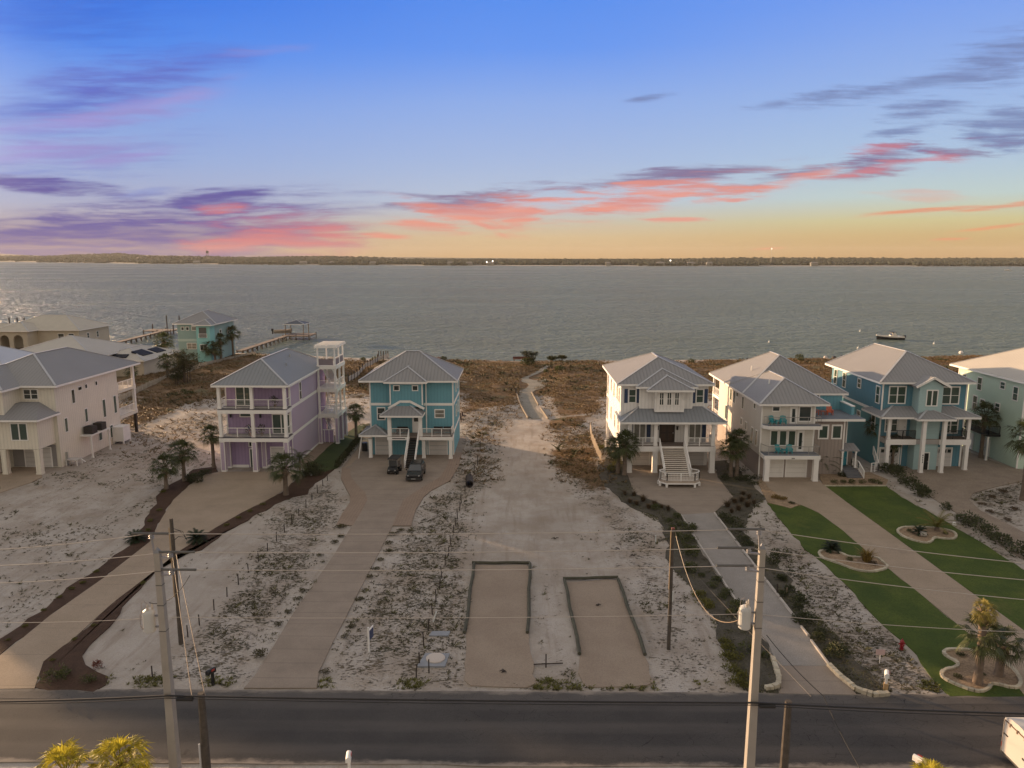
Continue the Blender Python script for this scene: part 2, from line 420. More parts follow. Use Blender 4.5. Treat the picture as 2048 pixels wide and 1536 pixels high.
    s = layer(s, [(1830,424,190,8,5), (1985,412,120,9,8), (1985,457,100,6,8), (1920,482,50,4,2), (1520,498,60,4,3)], (244,152,110), .85, fine, .8, .34, .7)
    s = layer(s, [(1830,390,150,22,-2)], (238,168,150), .4, fine, 1.2, .4, .8)
    front = t.math('MULTIPLY', t.rng(y, .1, .3), t.rng(z, .42, .30))
    sky = t.mix(front, sky, s)
    # ---- the rest of the dome, outside the view: pale warm evening haze opposite the glow
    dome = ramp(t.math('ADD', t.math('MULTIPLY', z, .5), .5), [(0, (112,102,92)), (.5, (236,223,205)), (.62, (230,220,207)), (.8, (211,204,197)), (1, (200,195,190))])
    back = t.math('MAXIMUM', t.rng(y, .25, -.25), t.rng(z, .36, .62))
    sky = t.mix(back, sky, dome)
    gl = t.n('VectorMath', {0: d, 1: tuple(sdir)}, operation='DOT_PRODUCT').outputs['Value']
    glow = t.math('MULTIPLY', t.math('POWER', t.math('MAXIMUM', gl, 0.0), 70.0), t.rng(z, -.02, .12))
    sky = t.mix(glow, sky, (6.0, 4.6, 3.0), 'ADD')
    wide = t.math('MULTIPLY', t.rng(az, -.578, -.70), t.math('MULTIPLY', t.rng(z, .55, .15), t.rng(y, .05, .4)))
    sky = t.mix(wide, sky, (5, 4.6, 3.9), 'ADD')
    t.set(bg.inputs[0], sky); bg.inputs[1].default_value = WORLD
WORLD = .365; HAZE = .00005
def lin(c):
    return tuple(((x/255+.055)/1.055)**2.4 if x > 10 else x/255/12.92 for x in c)
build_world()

# ---------------------------------------------------------------- evening haze over the sound: one even box of air
hz = bpy.data.materials.new('evening_haze'); hz.use_nodes = True
hz.node_tree.nodes.remove(hz.node_tree.nodes['Principled BSDF'])
hv = hz.node_tree.nodes.new('ShaderNodeVolumePrincipled'); hv.inputs['Density'].default_value = HAZE; hv.inputs['Color'].default_value = (.80, .76, .68, 1); hv.inputs['Anisotropy'].default_value = .0
hz.node_tree.links.new(hv.outputs[0], hz.node_tree.nodes['Material Output'].inputs['Volume'])
tag(MB().box(-7100, 7100, -700, 7600, -9, 118).build('haze', hz), None, None, kind='stuff')
# ================================================================= ground
def inpoly(poly, X, Y):
    P = np.array(poly); n = len(P); ins = np.zeros(X.shape, bool); j = n-1
    for i in range(n):
        xi, yi, xj, yj = *P[i], *P[j]
        c = ((yi > Y) != (yj > Y)) & (X < (xj-xi)*(Y-yi)/(yj-yi+1e-12)+xi)
        ins ^= c; j = i
    return ins
def polydist(poly, X, Y):
    P = np.array(poly); n = len(P); dm = np.full(X.shape, 1e9)
    for i in range(n):
        a, b = P[i], P[(i+1) % n]; ab = b-a; L = max((ab**2).sum(), 1e-9)
        tt = np.clip(((X-a[0])*ab[0]+(Y-a[1])*ab[1])/L, 0, 1)
        dm = np.minimum(dm, np.hypot(X-a[0]-tt*ab[0], Y-a[1]-tt*ab[1]))
    return dm
def soft(poly, X, Y, w):
    ins = inpoly(poly, X, Y); dd = polydist(poly, X, Y)
    return np.clip(.5+np.where(ins, dd, -dd)/w, 0, 1)
def vnoise(X, Y, s, seed=0):
    g = np.random.RandomState(seed).rand(257, 257)
    x, y = X*s+1000.37, Y*s+1000.71; i, j = np.floor(x).astype(int), np.floor(y).astype(int); fx, fy = x-i, y-j
    fx = fx*fx*(3-2*fx); fy = fy*fy*(3-2*fy); i %= 256; j %= 256
    return (g[i, j]*(1-fx)+g[i+1, j]*fx)*(1-fy)+(g[i, j+1]*(1-fx)+g[i+1, j+1]*fx)*fy
SHORE = [(-600,300), (-260,250), (-160.6,229), (-120,224), (-81,212), (-40,200), (2.6,194.5), (34,197.5), (82,201), (141,210), (260,228), (600,280)]
shx = np.array([p[0] for p in SHORE]); shy = np.array([p[1] for p in SHORE])
def shore(X): return np.interp(X, shx, shy)
# density regions, surveyed from the photograph: (polygon, weed, dune, dirt)
LOTW = GP([(0,990),(240,890),(420,870),(400,950),(320,1000),(200,1120),(0,1270)])
REG = [
 # polygon, edge width, weed, brown dune grass, tan dirt
 (LOTW, 4, .42, 0, .35),
 (GP([(240,870),(460,800),(430,870),(330,920),(235,905)]), 4, .45, .25, .5),
 (GP([(235,820),(520,700),(640,720),(440,790),(240,870)]), 5, .3, .95, .25),
 (GP([(560,1000),(660,955),(690,1010),(670,1050),(640,1120),(520,1300),(490,1376),(300,1376),(370,1280),(480,1160)]), 2.5, .68, 0, .25),
 (GP([(930,980),(860,1000),(800,1060),(640,1376),(930,1376),(950,1130),(935,1050)]), 2.5, .66, 0, .4),
 (GP([(930,900),(1010,860),(1020,900),(960,1000),(900,1080),(870,1010)]), 3, .62, .25, .45),
 (GP([(960,990),(1180,960),(1330,1060),(1330,1160),(1100,1130),(960,1120)]), 4, .36, 0, .42),
 (GP([(925,850),(1000,850),(985,960),(940,1000),(925,940)]), 4, .6, .55, .6),
 (GP([(1090,870),(1200,860),(1235,960),(1190,1010),(1110,960)]), 4, .55, .62, .7),
 (GP([(1180,960),(1330,1060),(1350,1160),(1270,1160),(1200,1040),(1130,990)]), 3, .62, .1, .55),
 (GP([(1255,1160),(1330,1130),(1470,1376),(1310,1376),(1290,1310)]), 2.5, .6, 0, .25),
 (GP([(1055,1130),(1130,1150),(1165,1376),(1060,1376)]), 1.5, .42, 0, .25),
 (GP([(1520,1010),(1660,1140),(1770,1260),(1890,1390),(1700,1390),(1650,1270),(1500,1080)]), 2.5, .62, 0, .2),
 (GP([(1640,1270),(1760,1260),(1890,1390),(1720,1390)]), 2, .75, 0, .6),
 (GP([(1090,895),(1195,895),(1235,1000),(1130,950),(1085,930)]), 2.5, .5, .8, .6),
 (GP([(1085,840),(1200,830),(1150,870),(1090,870)]), 2.5, .3, .75, .5),
 (GP([(925,800),(1035,790),(1030,835),(925,845)]), 3, .55, .4, .4),
 (GP([(1100,790),(1210,780),(1210,830),(1120,840)]), 3, .5, .45, .4),
 (GP([(700,722),(1205,716),(1210,765),(1090,770),(925,775),(900,760),(720,790),(690,800)]), 5, .2, 1.0, .3),
 (GP([(925,760),(1060,765),(1035,812),(925,830)]), 4, .4, .88, .5),
 (GP([(925,825),(1035,815),(1020,850),(925,870)]), 4, .6, .5, .5),
 (GP([(1080,750),(1210,750),(1210,830),(1110,845)]), 4, .45, .82, .5),
 (GP([(1400,716),(1690,712),(1700,760),(1560,740),(1440,790),(1400,760)]), 5, .2, 1.0, .3),
 (GP([(1830,712),(1960,705),(2060,716),(2060,760),(1900,800),(1850,760)]), 5, .35, .95, .3),
 (GP([(1940,990),(2048,960),(2048,1065),(1960,1022)]), 1.5, .7, .1, .3),
 (GP([(1690,965),(1760,960),(1820,1000),(2048,1125),(2048,1180),(1900,1060)]), 2, .75, .1, .7),
 (GP([(560,1376),(0,1376),(0,1320),(160,1380)]), 2, .1, 0, .2),
 (GP([(700,1345),(1480,1350),(1480,1388),(700,1384)]), 1.2, .55, 0, .65),
]
SANDY = [(GP([(1000,870),(1085,865),(1110,960),(1190,1060),(1080,1120),(960,1120),(960,1030),(1010,960)]), 4, .30),   # bare track up the empty lot
         (GP([(300,850),(440,790),(520,770),(430,800),(330,850)]), 2.5, .2), (GP([(1012,838),(1085,838),(1095,872),(1005,875)]), 2.5, .15)]
def regions(X, Y):
    weed = np.full(X.shape, .22); dune = np.zeros(X.shape); dirt = np.full(X.shape, .2)
    for poly, w, a, b, c in REG:
        m = soft(poly, X, Y, w); weed = weed*(1-m)+a*m; dune = np.maximum(dune, b*m); dirt = dirt*(1-m)+c*m
    for poly, w, k in SANDY:
        m = soft(poly, X, Y, w); weed *= 1-m*(1-k); dune *= 1-m*(1-k*.5)
    far = np.clip((Y-118)/25, 0, 1); side = np.clip((np.abs(X)-70)/20, 0, 1)
    dune = np.maximum(dune, far*.8*np.clip((shore(X)-8-Y)/6, 0, 1))
    sd = shore(X)-Y
    dune *= np.clip((sd-5)/4, 0, 1); weed *= np.clip((sd-5)/4, 0, 1)
    return weed, dune, dirt
PATHPOLY = GP([(1020,845),(1100,845),(1082,800),(1112,762),(1100,740),(1112,730),(1085,729),(1040,750),(1025,770)])
def gheight(X, Y):
    sd = shore(X)-Y
    h = np.zeros(X.shape)
    k = np.clip((Y-108)/18, 0, 1)*np.clip((sd-6)/10, 0, 1)
    h += k*(vnoise(X, Y, .09, 3)*.9+vnoise(X, Y, .3, 4)*.3-.2)
    h *= 1-soft(PATHPOLY, X, Y, 5)
    h += -np.clip((7-sd)/7, 0, 1)**1*1.25 - np.clip(-sd/60, 0, 1)*5
    h += -.05*vnoise(X, Y, .7, 5)
    return h
def grid_mesh(xs, ys):
    X, Y = np.meshgrid(xs, ys); nx, ny = len(xs), len(ys)
    i = np.arange(nx*ny).reshape(ny, nx)
    q = np.stack([i[:-1,:-1], i[:-1,1:], i[1:,1:], i[1:,:-1]], -1).reshape(-1, 4)
    return X.ravel(), Y.ravel(), q
def np_mesh(name, V_, Fq, mat, smooth=False):
    me = bpy.data.meshes.new(name); nv = len(V_); nf, k = Fq.shape
    me.vertices.add(nv); me.vertices.foreach_set('co', np.ascontiguousarray(V_, np.float32).ravel())
    me.loops.add(nf*k); me.loops.foreach_set('vertex_index', np.ascontiguousarray(Fq, np.int32).ravel())
    me.polygons.add(nf); me.polygons.foreach_set('loop_start', np.arange(0, nf*k, k, dtype=np.int32))
    me.update(calc_edges=True); me.validate()
    if mat: me.materials.append(mat)
    if smooth: me.shade_smooth()
    return me
def ground_mat():
    m, t, b = newmat('sandy_ground')
    pos = t.n('NewGeometry').outputs['Position']
    at = t.n('Attribute', attribute_name='cover'); sp = t.n('SeparateColor', {0: at.outputs['Color']})
    weed, dune, dirt = sp.outputs[0], sp.outputs[1], sp.outputs[2]
    big = t.noise(pos, .11, 5, .6); mid = t.noise(pos, .8, 6, .65); fine = t.noise(t.scaled(pos, (1, 1.6, 1)), 3.2, 5, .7); grain = t.noise(pos, 14, 3, .7)
    sand = t.mix(t.rng(big, .35, .68), (.50, .455, .41), (.40, .355, .31))
    sand = t.mix(t.rng(t.noise(t.scaled(pos, (1, .7, 1)), .28, 6, .62), .46, .66, 0, .55), sand, (.30, .245, .195))
    sand = t.mix(t.rng(t.noise(t.scaled(pos, (1.3, .13, 1)), 1.0, 5, .62), .50, .70, 0, .5), sand, (.26, .21, .165))
    sand = t.mix(t.rng(grain, .3, .75, 0, .35), sand, (.27, .23, .195))
    sand = t.mix(t.rng(mid, .52, .72, 0, .30), sand, (.29, .245, .20))
    ed = t.math('MULTIPLY', dirt, t.rng(t.noise(pos, .35, 6, .65), .36, .66))
    sand = t.mix(ed, sand, (.275, .215, .155))
    # scattered low weeds
    wn = t.math('ADD', t.math('MULTIPLY', fine, .62), t.math('MULTIPLY', mid, .38))
    thr = t.math('SUBTRACT', .69, t.math('MULTIPLY', weed, .27))
    wm = t.rng(wn, thr, t.math('ADD', thr, .045))
    wc = t.mix(t.rng(t.noise(pos, .5, 4), .35, .65), (.050, .052, .028), (.115, .088, .05))
    col = t.mix(t.math('MULTIPLY', wm, .88), sand, wc)
    # dune grass floor
    dn = t.math('ADD', t.math('MULTIPLY', t.noise(t.scaled(pos, (.6, 1, 1)), .22, 6, .62), .7), t.math('MULTIPLY', fine, .3))
    dthr = t.math('SUBTRACT', .80, t.math('MULTIPLY', dune, .56))
    dm = t.math('MULTIPLY', t.rng(dn, dthr, t.math('ADD', dthr, .10)), t.rng(dune, 0, .12))
    dc = t.mix(t.rng(mid, .35, .68), (.115, .066, .030), (.195, .118, .055))
    dc = t.mix(t.rng(t.noise(pos, .18, 5, .6), .5, .66), dc, (.080, .078, .032))
    col = t.mix(t.math('MULTIPLY', dm, .93), col, dc)
    # wet sand at the water's edge
    zz = t.n('SeparateXYZ', {0: pos}).outputs[2]
    col = t.mix(t.rng(zz, -.75, -1.15), col, (.16, .13, .10))
    t.set(b.inputs['Base Color'], col); b.inputs['Roughness'].default_value = .95; b.inputs['Specular IOR Level'].default_value = .15
    hgt = t.math('ADD', t.math('MULTIPLY', mid, .6), t.math('ADD', t.math('MULTIPLY', fine, .5), t.math('MULTIPLY', wm, .25)))
    t.set(b.inputs['Normal'], t.n('Bump', {'Height': hgt, 'Distance': .40, 'Strength': .85}))
    return m
xs = np.concatenate([[-7000,-2500,-1200,-700,-450,-330,-260,-215,-180], np.arange(-160, 160.1, .8), [180,215,260,330,450,700,1200,2500,7000]])
ys = np.concatenate([[-600,-300,-120,-60,-20,0,12,22], np.arange(28, 236, .8), [245,260,290,350,500,900,1800,4000,7400]])
X, Y, q = grid_mesh(xs, ys)
Z = gheight(X, Y)
me = np_mesh('ground', np.stack([X, Y, Z], 1), q, ground_mat(), True)
w_, d_, r_ = regions(X, Y)
col = me.color_attributes.new('cover', 'FLOAT_COLOR', 'POINT')
col.data.foreach_set('color', np.stack([w_, d_, r_, np.ones_like(r_)], 1).astype(np.float32).ravel())
ground = bpy.data.objects.new('ground', me); C.objects.link(ground); tag(ground, None, None, kind='structure')
# ================================================================= water
def water_mat():
    m, t, b = newmat('sound_water')
    pos = t.n('NewGeometry').outputs['Position']
    p2 = t.scaled(pos, (.62, 1, 1))
    a = t.noise(p2, .42, 4, .6, .4); c = t.noise(p2, .11, 4, .6); dd = t.noise(t.scaled(pos, (.5, 1, 1)), .022, 4, .55); e = t.noise(p2, 1.5, 3, .6)
    h = t.math('ADD', t.math('ADD', t.math('MULTIPLY', a, 1.5), t.math('MULTIPLY', c, 1.7)), t.math('ADD', t.math('MULTIPLY', dd, 2.2), t.math('MULTIPLY', e, .28)))
    t.set(b.inputs['Normal'], t.n('Bump', {'Height': h, 'Distance': 2.2, 'Strength': 1.0}))
    gust = t.noise(t.scaled(pos, (.35, 1, 1)), .009, 5, .6)
    t.set(b.inputs['Base Color'], t.mix(t.rng(gust, .35, .65), (.135, .168, .142), (.172, .205, .176)))
    t.set(b.inputs['Roughness'], t.rng(gust, .3, .7, .20, .30))
    df = t.n('BsdfDiffuse', {'Color': b.inputs['Base Color'].links[0].from_socket}); t.set(df.inputs['Normal'], b.inputs['Normal'].links[0].from_socket)
    mx = t.n('MixShader', {0: .46, 1: b.outputs[0], 2: df}); t.set(m.node_tree.nodes['Material Output'].inputs[0], mx)
    b.inputs['IOR'].default_value = 1.33; b.inputs['Specular IOR Level'].default_value = .32
    return m
wv = MB().q((-7000, 120, -1.0), (7000, 120, -1.0), (7000, 7400, -1.0), (-7000, 7400, -1.0))
tag(wv.build('water', water_mat()), None, None, kind='structure')
# ================================================================= road and other flat surfaces
def jit(poly, step=1.2, amp=.1, seed=0):
    rr = random.Random(seed); out = []
    for i, a in enumerate(poly):
        b = poly[(i+1) % len(poly)]; L = math.hypot(b[0]-a[0], b[1]-a[1]); n = max(1, int(L/step))
        for k in range(n):
            f = k/n; out.append((a[0]+(b[0]-a[0])*f+rr.uniform(-amp, amp), a[1]+(b[1]-a[1])*f+rr.uniform(-amp, amp)))
    return out
def smoothp(poly, it=2):
    for _ in range(it):
        out = []
        for i, a in enumerate(poly):
            b = poly[(i+1) % len(poly)]
            out += [(a[0]*.75+b[0]*.25, a[1]*.75+b[1]*.25), (a[0]*.25+b[0]*.75, a[1]*.25+b[1]*.75)]
        poly = out
    return poly
def sheet(name, poly, z, mat, label=None, cat=None, kind='structure', depth=.2):
    o = MB().prism(poly, z-depth, z).build(name, mat)
    return tag(o, label, cat, kind=kind)
def surf(name, c1, c2, rough=.9, sc=.5, grain=(.0, 8), joints=None, tint=None, bump=.01, blot=None):
    m, t, b = newmat(name)
    pos = t.n('NewGeometry').outputs['Position']
    col = t.mix(t.rng(t.noise(pos, sc, 6, .62), .3, .7), c1, c2)
    if grain[0]: col = t.mix(t.rng(t.noise(pos, grain[1], 3, .7), .35, .7, 0, grain[0]), col, tuple(x*.4 for x in c1))
    if blot: col = t.mix(t.rng(t.noise(t.scaled(pos, blot[2]), blot[1], 6, .7), .54, .74, 0, blot[0]), col, blot[3])
    if joints:
        s = t.n('SeparateXYZ', {0: pos}); mk = None
        for ax, sp, wd in joints:
            fr = t.math('FRACT', t.math('DIVIDE', t.math('ADD', s.outputs[ax], 300.0), sp))
            l = t.math('LESS_THAN', fr, wd/sp); mk = l if mk is None else t.math('MAXIMUM', mk, l)
        col = t.mix(t.math('MULTIPLY', mk, .5), col, tuple(x*.3 for x in c1))
    t.set(b.inputs['Base Color'], col); b.inputs['Roughness'].default_value = rough; b.inputs['Specular IOR Level'].default_value = .25
    t.set(b.inputs['Normal'], t.n('Bump', {'Height': t.noise(pos, 9, 4, .7), 'Distance': bump, 'Strength': .8}))
    return m
asph = surf('asphalt', (.050, .046, .044), (.070, .064, .060), .85, .25, (.45, 22), bump=.01, blot=(.35, .5, (.25, 1.4, 1), (.045, .040, .037)))
shoulderm = surf('asphalt_edge', (.085, .077, .071), (.105, .095, .087), .85, .5, (.4, 22))
conc = surf('concrete_drive', (.305, .238, .172), (.36, .282, .208), .85, .35, (.35, 14), joints=[(1, 3.6, .04)], blot=(.5, .3, (1, 1, 1), (.20, .16, .125)))
concj = surf('jointed_concrete', (.245, .198, .158), (.30, .245, .196), .85, .4, (.25, 14), joints=[(1, 1.75, .045), (0, 200, .0)], blot=(.45, .35, (1, 1, 1), (.19, .155, .125)))
pinkc = surf('pink_paver_band', (.265, .195, .145), (.30, .225, .17), .85, .6, (.3, 9), joints=[(0, .3, .02), (1, .3, .02)])
paver = surf('paver_drive', (.25, .195, .15), (.31, .25, .195), .85, .5, (.4, 7), joints=[(0, .25, .02), (1, .25, .02)], blot=(.25, .4, (1, 1, 1), (.15, .115, .09)))
gravel = surf('pale_gravel', (.275, .25, .225), (.335, .305, .275), .95, .5, (.5, 16), bump=.03, blot=(.3, .45, (1, 1, 1), (.26, .22, .19)))
tansand = surf('tan_sand_pad', (.275, .215, .165), (.325, .26, .20), .95, .35, (.3, 12), bump=.04, blot=(.32, .3, (1, 1, 1), (.22, .17, .13)))
mulchb = surf('brown_mulch', (.050, .026, .015), (.080, .043, .026), .95, 1.0, (.6, 10), bump=.06)
mulchg = surf('grey_mulch', (.072, .064, .048), (.108, .095, .072), .95, .9, (.6, 10), bump=.06, blot=(.5, .8, (1, 1, 1), (.045, .045, .028)))
lawnm = surf('lawn_grass', (.040, .068, .008), (.080, .108, .014), .9, .30, (.5, 9), bump=.05, blot=(.6, .32, (1, .6, 1), (.125, .118, .028)))
lawnd = surf('shade_toned_lawn', (.035, .052, .014), (.055, .075, .018), .9, .4, (.5, 9), bump=.05)  # darker lawn copy, with shade put into its green
chip = surf('wood_chip_bed', (.27, .19, .12), (.38, .275, .18), .95, 1.5, (.6, 8), bump=.06)
pathm = surf('green_grey_boardwalk', (.245, .225, .18), (.32, .285, .23), .9, .5, (.4, 6), joints=[(1, .3, .04)])
def wear(m):
    t = NT(m.node_tree); b = m.node_tree.nodes['Principled BSDF']; src = b.inputs['Base Color'].links[0].from_socket
    pos = t.n('NewGeometry').outputs['Position']; s = t.n('SeparateXYZ', {0: pos})
    wp = t.n('VectorMath', {0: pos, 1: t.scaled(t.n('TexNoise', {'Vector': pos, 'Scale': .5, 'Detail': 4.0}).outputs['Color'], (2.5, 2.5, 0))}, operation='ADD').outputs[0]
    v = t.n('TexVoronoi', {'Vector': t.scaled(wp, (.16, .34, 1))}, feature='DISTANCE_TO_EDGE').outputs['Distance']
    c = t.mix(t.math('MULTIPLY', t.rng(v, .012, .004), t.rng(t.noise(pos, .12, 3), .42, .55)), src, (.022, .020, .018))
    tr = t.math('ABSOLUTE', t.math('SINE', t.math('MULTIPLY', t.math('SUBTRACT', s.outputs[1], 35.2), 1.55)))
    c = t.mix(t.math('MULTIPLY', t.rng(tr, .5, 1.0), t.rng(t.noise(t.scaled(pos, (.12, 1, 1)), .9, 5), .3, .7, .1, .4)), c, (.115, .102, .092))
    dr = t.math('ADD', s.outputs[1], t.math('MULTIPLY', t.noise(t.scaled(pos, (.5, 1, 1)), .8, 6, .7), 1.6))
    sand = t.math('MAXIMUM', t.rng(dr, 42.1, 42.75, 0, .75), t.rng(dr, 36.2, 35.75, 0, .7))
    t.set(b.inputs['Base Color'], t.mix(sand, c, (.33, .28, .23)))
wear(asph); wear(shoulderm)
ROADY = (35.25, 41.55)
r0 = G(0, 1378); r1 = G(2048, 1397)
nedge = [(x, 41.72-.004*x*0+.18*(vnoise(np.array([x*1.0]), np.array([0.0]), .35, 9)[0]-.5)) for x in np.arange(-400, 400.1, 1.5)]
sedge = [(x, 35.0+.25*(vnoise(np.array([x*1.0]), np.array([5.0]), .3, 9)[0]-.5)) for x in np.arange(-400, 400.1, 1.5)]
sheet('road', sedge+nedge[::-1], .03, asph)
sheet('road_shoulder', [(p[0], p[1]-1.0) for p in nedge]+[(p[0], p[1]-.05) for p in nedge][::-1], .036, shoulderm, depth=.03)
def drive(name, px, mat, z=.05, sm=0, j=0, seed=1):
    p = GP(px)
    if sm: p = smoothp(p, sm)
    if j: p = jit(p, 1.0, j, seed)
    return sheet(name, p, z, mat)
PDL = [(0,1312),(37,1284),(100,1232),(207,1157),(300,1084),(322,1040),(347,1000),(385,966),(410,950),(440,944)]
PDR = [(588,944),(597,948),(576,975),(549,993),(483,1026),(428,1058),(382,1088),(360,1102),(310,1142),(225,1207),(140,1284),(125,1294),(87,1324),(75,1360),(69,1378)]
drive('driveway', PDL+PDR+[(0,1379),(-60,1379),(-60,1355)], conc)
drive('driveway', [(684,936),(682,957),(692,978),(700,992),(700,1005),(685,1027),(672,1051),(704,1052),(667,1112),(625,1172),(582,1235),(517,1344),(488,1377),(634,1377),(638,1344),(665,1287),(717,1185),(750,1122),(785,1052),(822,1052),(832,1020),(847,995),(862,982),(900,962),(917,934),(924,905),(934,880),(930,872),(720,872),(715,895)], concj, .05)
drive('paved_band', [(684,936),(682,957),(692,978),(700,992),(700,1005),(685,1027),(672,1051),(704,1052),(707,1050),(725,1020),(735,1000),(730,985),(717,973),(702,955),(700,938)], pinkc, .056)
drive('paved_band', [(822,1052),(832,1020),(847,995),(862,982),(900,962),(917,934),(924,905),(905,905),(893,935),(880,955),(845,975),(820,992),(807,1000),(800,1015),(785,1052)], pinkc, .056)
drive('driveway', [(1254,946),(1269,988),(1300,1000),(1347,1018),(1360,1030),(1428,1026),(1466,994),(1436,956),(1425,925),(1250,925)], concj, .056)
drive('driveway', [(1360,1028),(1387,1072),(1425,1130),(1470,1202),(1490,1232),(1535,1287),(1552,1333),(1657,1333),(1617,1274),(1560,1197),(1530,1162),(1475,1092),(1428,1026)], gravel, .05, 0, .07)
drive('driveway', [(1552,1333),(1562,1377),(1558,1388),(1714,1391),(1712,1389),(1675,1352),(1657,1333)], concj, .055)
drive('driveway', [(1524,955),(1536,975),(1565,998),(1601,1010),(1636,1025),(1686,1062),(1726,1097),(1773,1135),(1836,1185),(1946,1275),(2043,1384),(2053,1397),(2210,1397),(2048,1262),(1896,1152),(1786,1072),(1696,1007),(1643,967),(1630,955)], conc)
drive('driveway', [(1800,935),(1806,950),(1858,992),(1911,1025),(1998,1090),(2048,1120),(2150,1180),(2150,1120),(2048,1065),(1961,1022),(1938,1000),(1946,987),(1986,975),(2048,962),(2100,950),(2100,935),(2048,942),(1998,927),(1940,905),(1800,905)], paver)
drive('driveway', [(-40,1000),(0,986),(60,966),(84,955),(82,930),(-40,930)], conc)
drive('sand_pad', [(947,1131),(1058,1131),(1056,1268),(1062,1310),(1072,1368),(1050,1374),(940,1374),(926,1364),(928,1310),(930,1268)], tansand, .032, 0, .18, 3)
drive('sand_pad', [(1131,1164),(1234,1160),(1289,1312),(1302,1366),(1290,1373),(1180,1374),(1163,1366),(1160,1312)], tansand, .032, 0, .18, 4)
# mulch beds
MU1 = [(-20,1290),(62,1237),(140,1175),(212,1125),(250,1100),(287,1050),(315,1002),(310,992),(332,975),(362,960),(385,940),(430,934),(440,944)]
drive('mulch_bed', MU1+PDL[::-1][1:]+[(-20,1326)], mulchb, .038, 0, .22, 5)
drive('mulch_bed', [(597,946),(640,938),(668,940),(656,950),(616,978),(613,988),(566,1001),(516,1028),(466,1056),(422,1085),(400,1100),(325,1125),(262,1200),(212,1255),(160,1312),(170,1332),(200,1342),(215,1352),(210,1372),(195,1381),(150,1381),(100,1380),(69,1379)]+PDR[1:][::-1], mulchb, .038, 0, .22, 6)
drive('mulch_bed', [(1196,936),(1212,972),(1236,996),(1273,1020),(1310,1029),(1325,1050),(1333,1090),(1340,1137),(1362,1155),(1382,1175),(1420,1220),(1440,1275),(1470,1330),(1490,1384),(1560,1388),(1562,1377),(1552,1332),(1535,1287),(1490,1232),(1470,1202),(1425,1130),(1387,1072),(1360,1028),(1347,1018),(1300,1000),(1269,988),(1254,945),(1250,925),(1215,915)], mulchg, .038, 0, .28, 7)
drive('mulch_bed', [(1428,1026),(1466,994),(1436,956),(1425,925),(1450,920),(1500,960),(1530,995),(1505,1016),(1487,1060),(1500,1085),(1580,1162),(1612,1235),(1670,1270),(1712,1322),(1762,1370),(1775,1392),(1714,1391),(1675,1352),(1657,1332),(1617,1274),(1560,1197),(1530,1162),(1475,1092)], mulchg, .038, 0, .28, 8)
# lawns
drive('lawn', [(1534,1006),(1581,1017),(1601,1010),(1636,1025),(1686,1062),(1726,1097),(1773,1135),(1836,1185),(1946,1275),(2043,1384),(2053,1396),(1896,1392),(1856,1347),(1831,1307),(1766,1250),(1721,1200),(1661,1140),(1613,1100),(1561,1040)], lawnm, .042, 0, .12, 9)
drive('lawn', [(1648,972),(1771,972),(1811,1000),(1861,1025),(1911,1055),(1961,1085),(2011,1118),(2048,1140),(2150,1200),(2150,1330),(2048,1262),(1896,1152),(1786,1072),(1696,1007)], lawnm, .042, 0, .14, 10)
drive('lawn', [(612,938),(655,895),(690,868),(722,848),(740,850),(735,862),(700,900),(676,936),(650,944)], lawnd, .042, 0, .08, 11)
drive('paved_walk', [(588,932),(612,938),(655,895),(690,868),(722,848),(712,838),(640,880)], pinkc, .045)
drive('paved_walk', [(688,937),(700,932),(740,890),(738,878),(728,880)], conc, .054)
drive('planting_strip', [(1524,955),(1515,965),(1536,1005),(1581,1017),(1601,1010),(1565,998),(1536,975)], chip, .046, 0, .05, 12)
drive('planting_strip', [(1640,958),(1648,972),(1771,972),(1776,960),(1740,945),(1640,948)], chip, .046, 0, .05, 13)
drive('boardwalk', [(1057,838),(1090,838),(1076,812),(1068,790),(1064,783),(1088,776),(1102,764),(1096,756),(1075,762),(1052,757),(1075,748),(1096,738),(1102,732),(1090,732),(1070,745),(1042,756),(1038,763),(1060,768),(1052,778),(1034,784),(1034,795),(1040,812)], pathm, .08, 1)
# ================================================================= houses
def wallbox(root, mat, *boxes, name='wall'):
    mb = MB()
    for b in boxes: mb.box(*b)
    return mb.build(name, mat, root)
def col(root, x, y, z0, z1, w=.35, mat=trimw, name='column', panel=None):
    o = MB().box(x-w/2, x+w/2, y-w/2, y+w/2, z0, z1)
    b = w/2+.035
    if not panel: o.box(x-b, x+b, y-b, y+b, z0, z0+.22).box(x-b, x+b, y-b, y+b, z1-.2, z1-.003)
    o = o.build(name, mat, root)
    if panel:
        e = w/2-.09
        MB().box(x-e, x+e, y-w/2-.012, y+w/2+.012, z0+.25, z1-.1).box(x-w/2-.012, x+w/2+.012, y-e, y+e, z0+.25, z1-.1).build('panel', panel, o)
    return o
def trim(root, *boxes, mat=trimw, name='trim'):
    for b in boxes: o = MB().box(*b).build(name, mat, root)
    return o
def lantern(root, x, y, z):
    mb = MB().box(x-.1, x+.1, y-.2, y, z, z+.4).box(x-.13, x+.13, y-.23, y, z+.4, z+.46)
    return mb.build('wall_lantern', blackm, root)

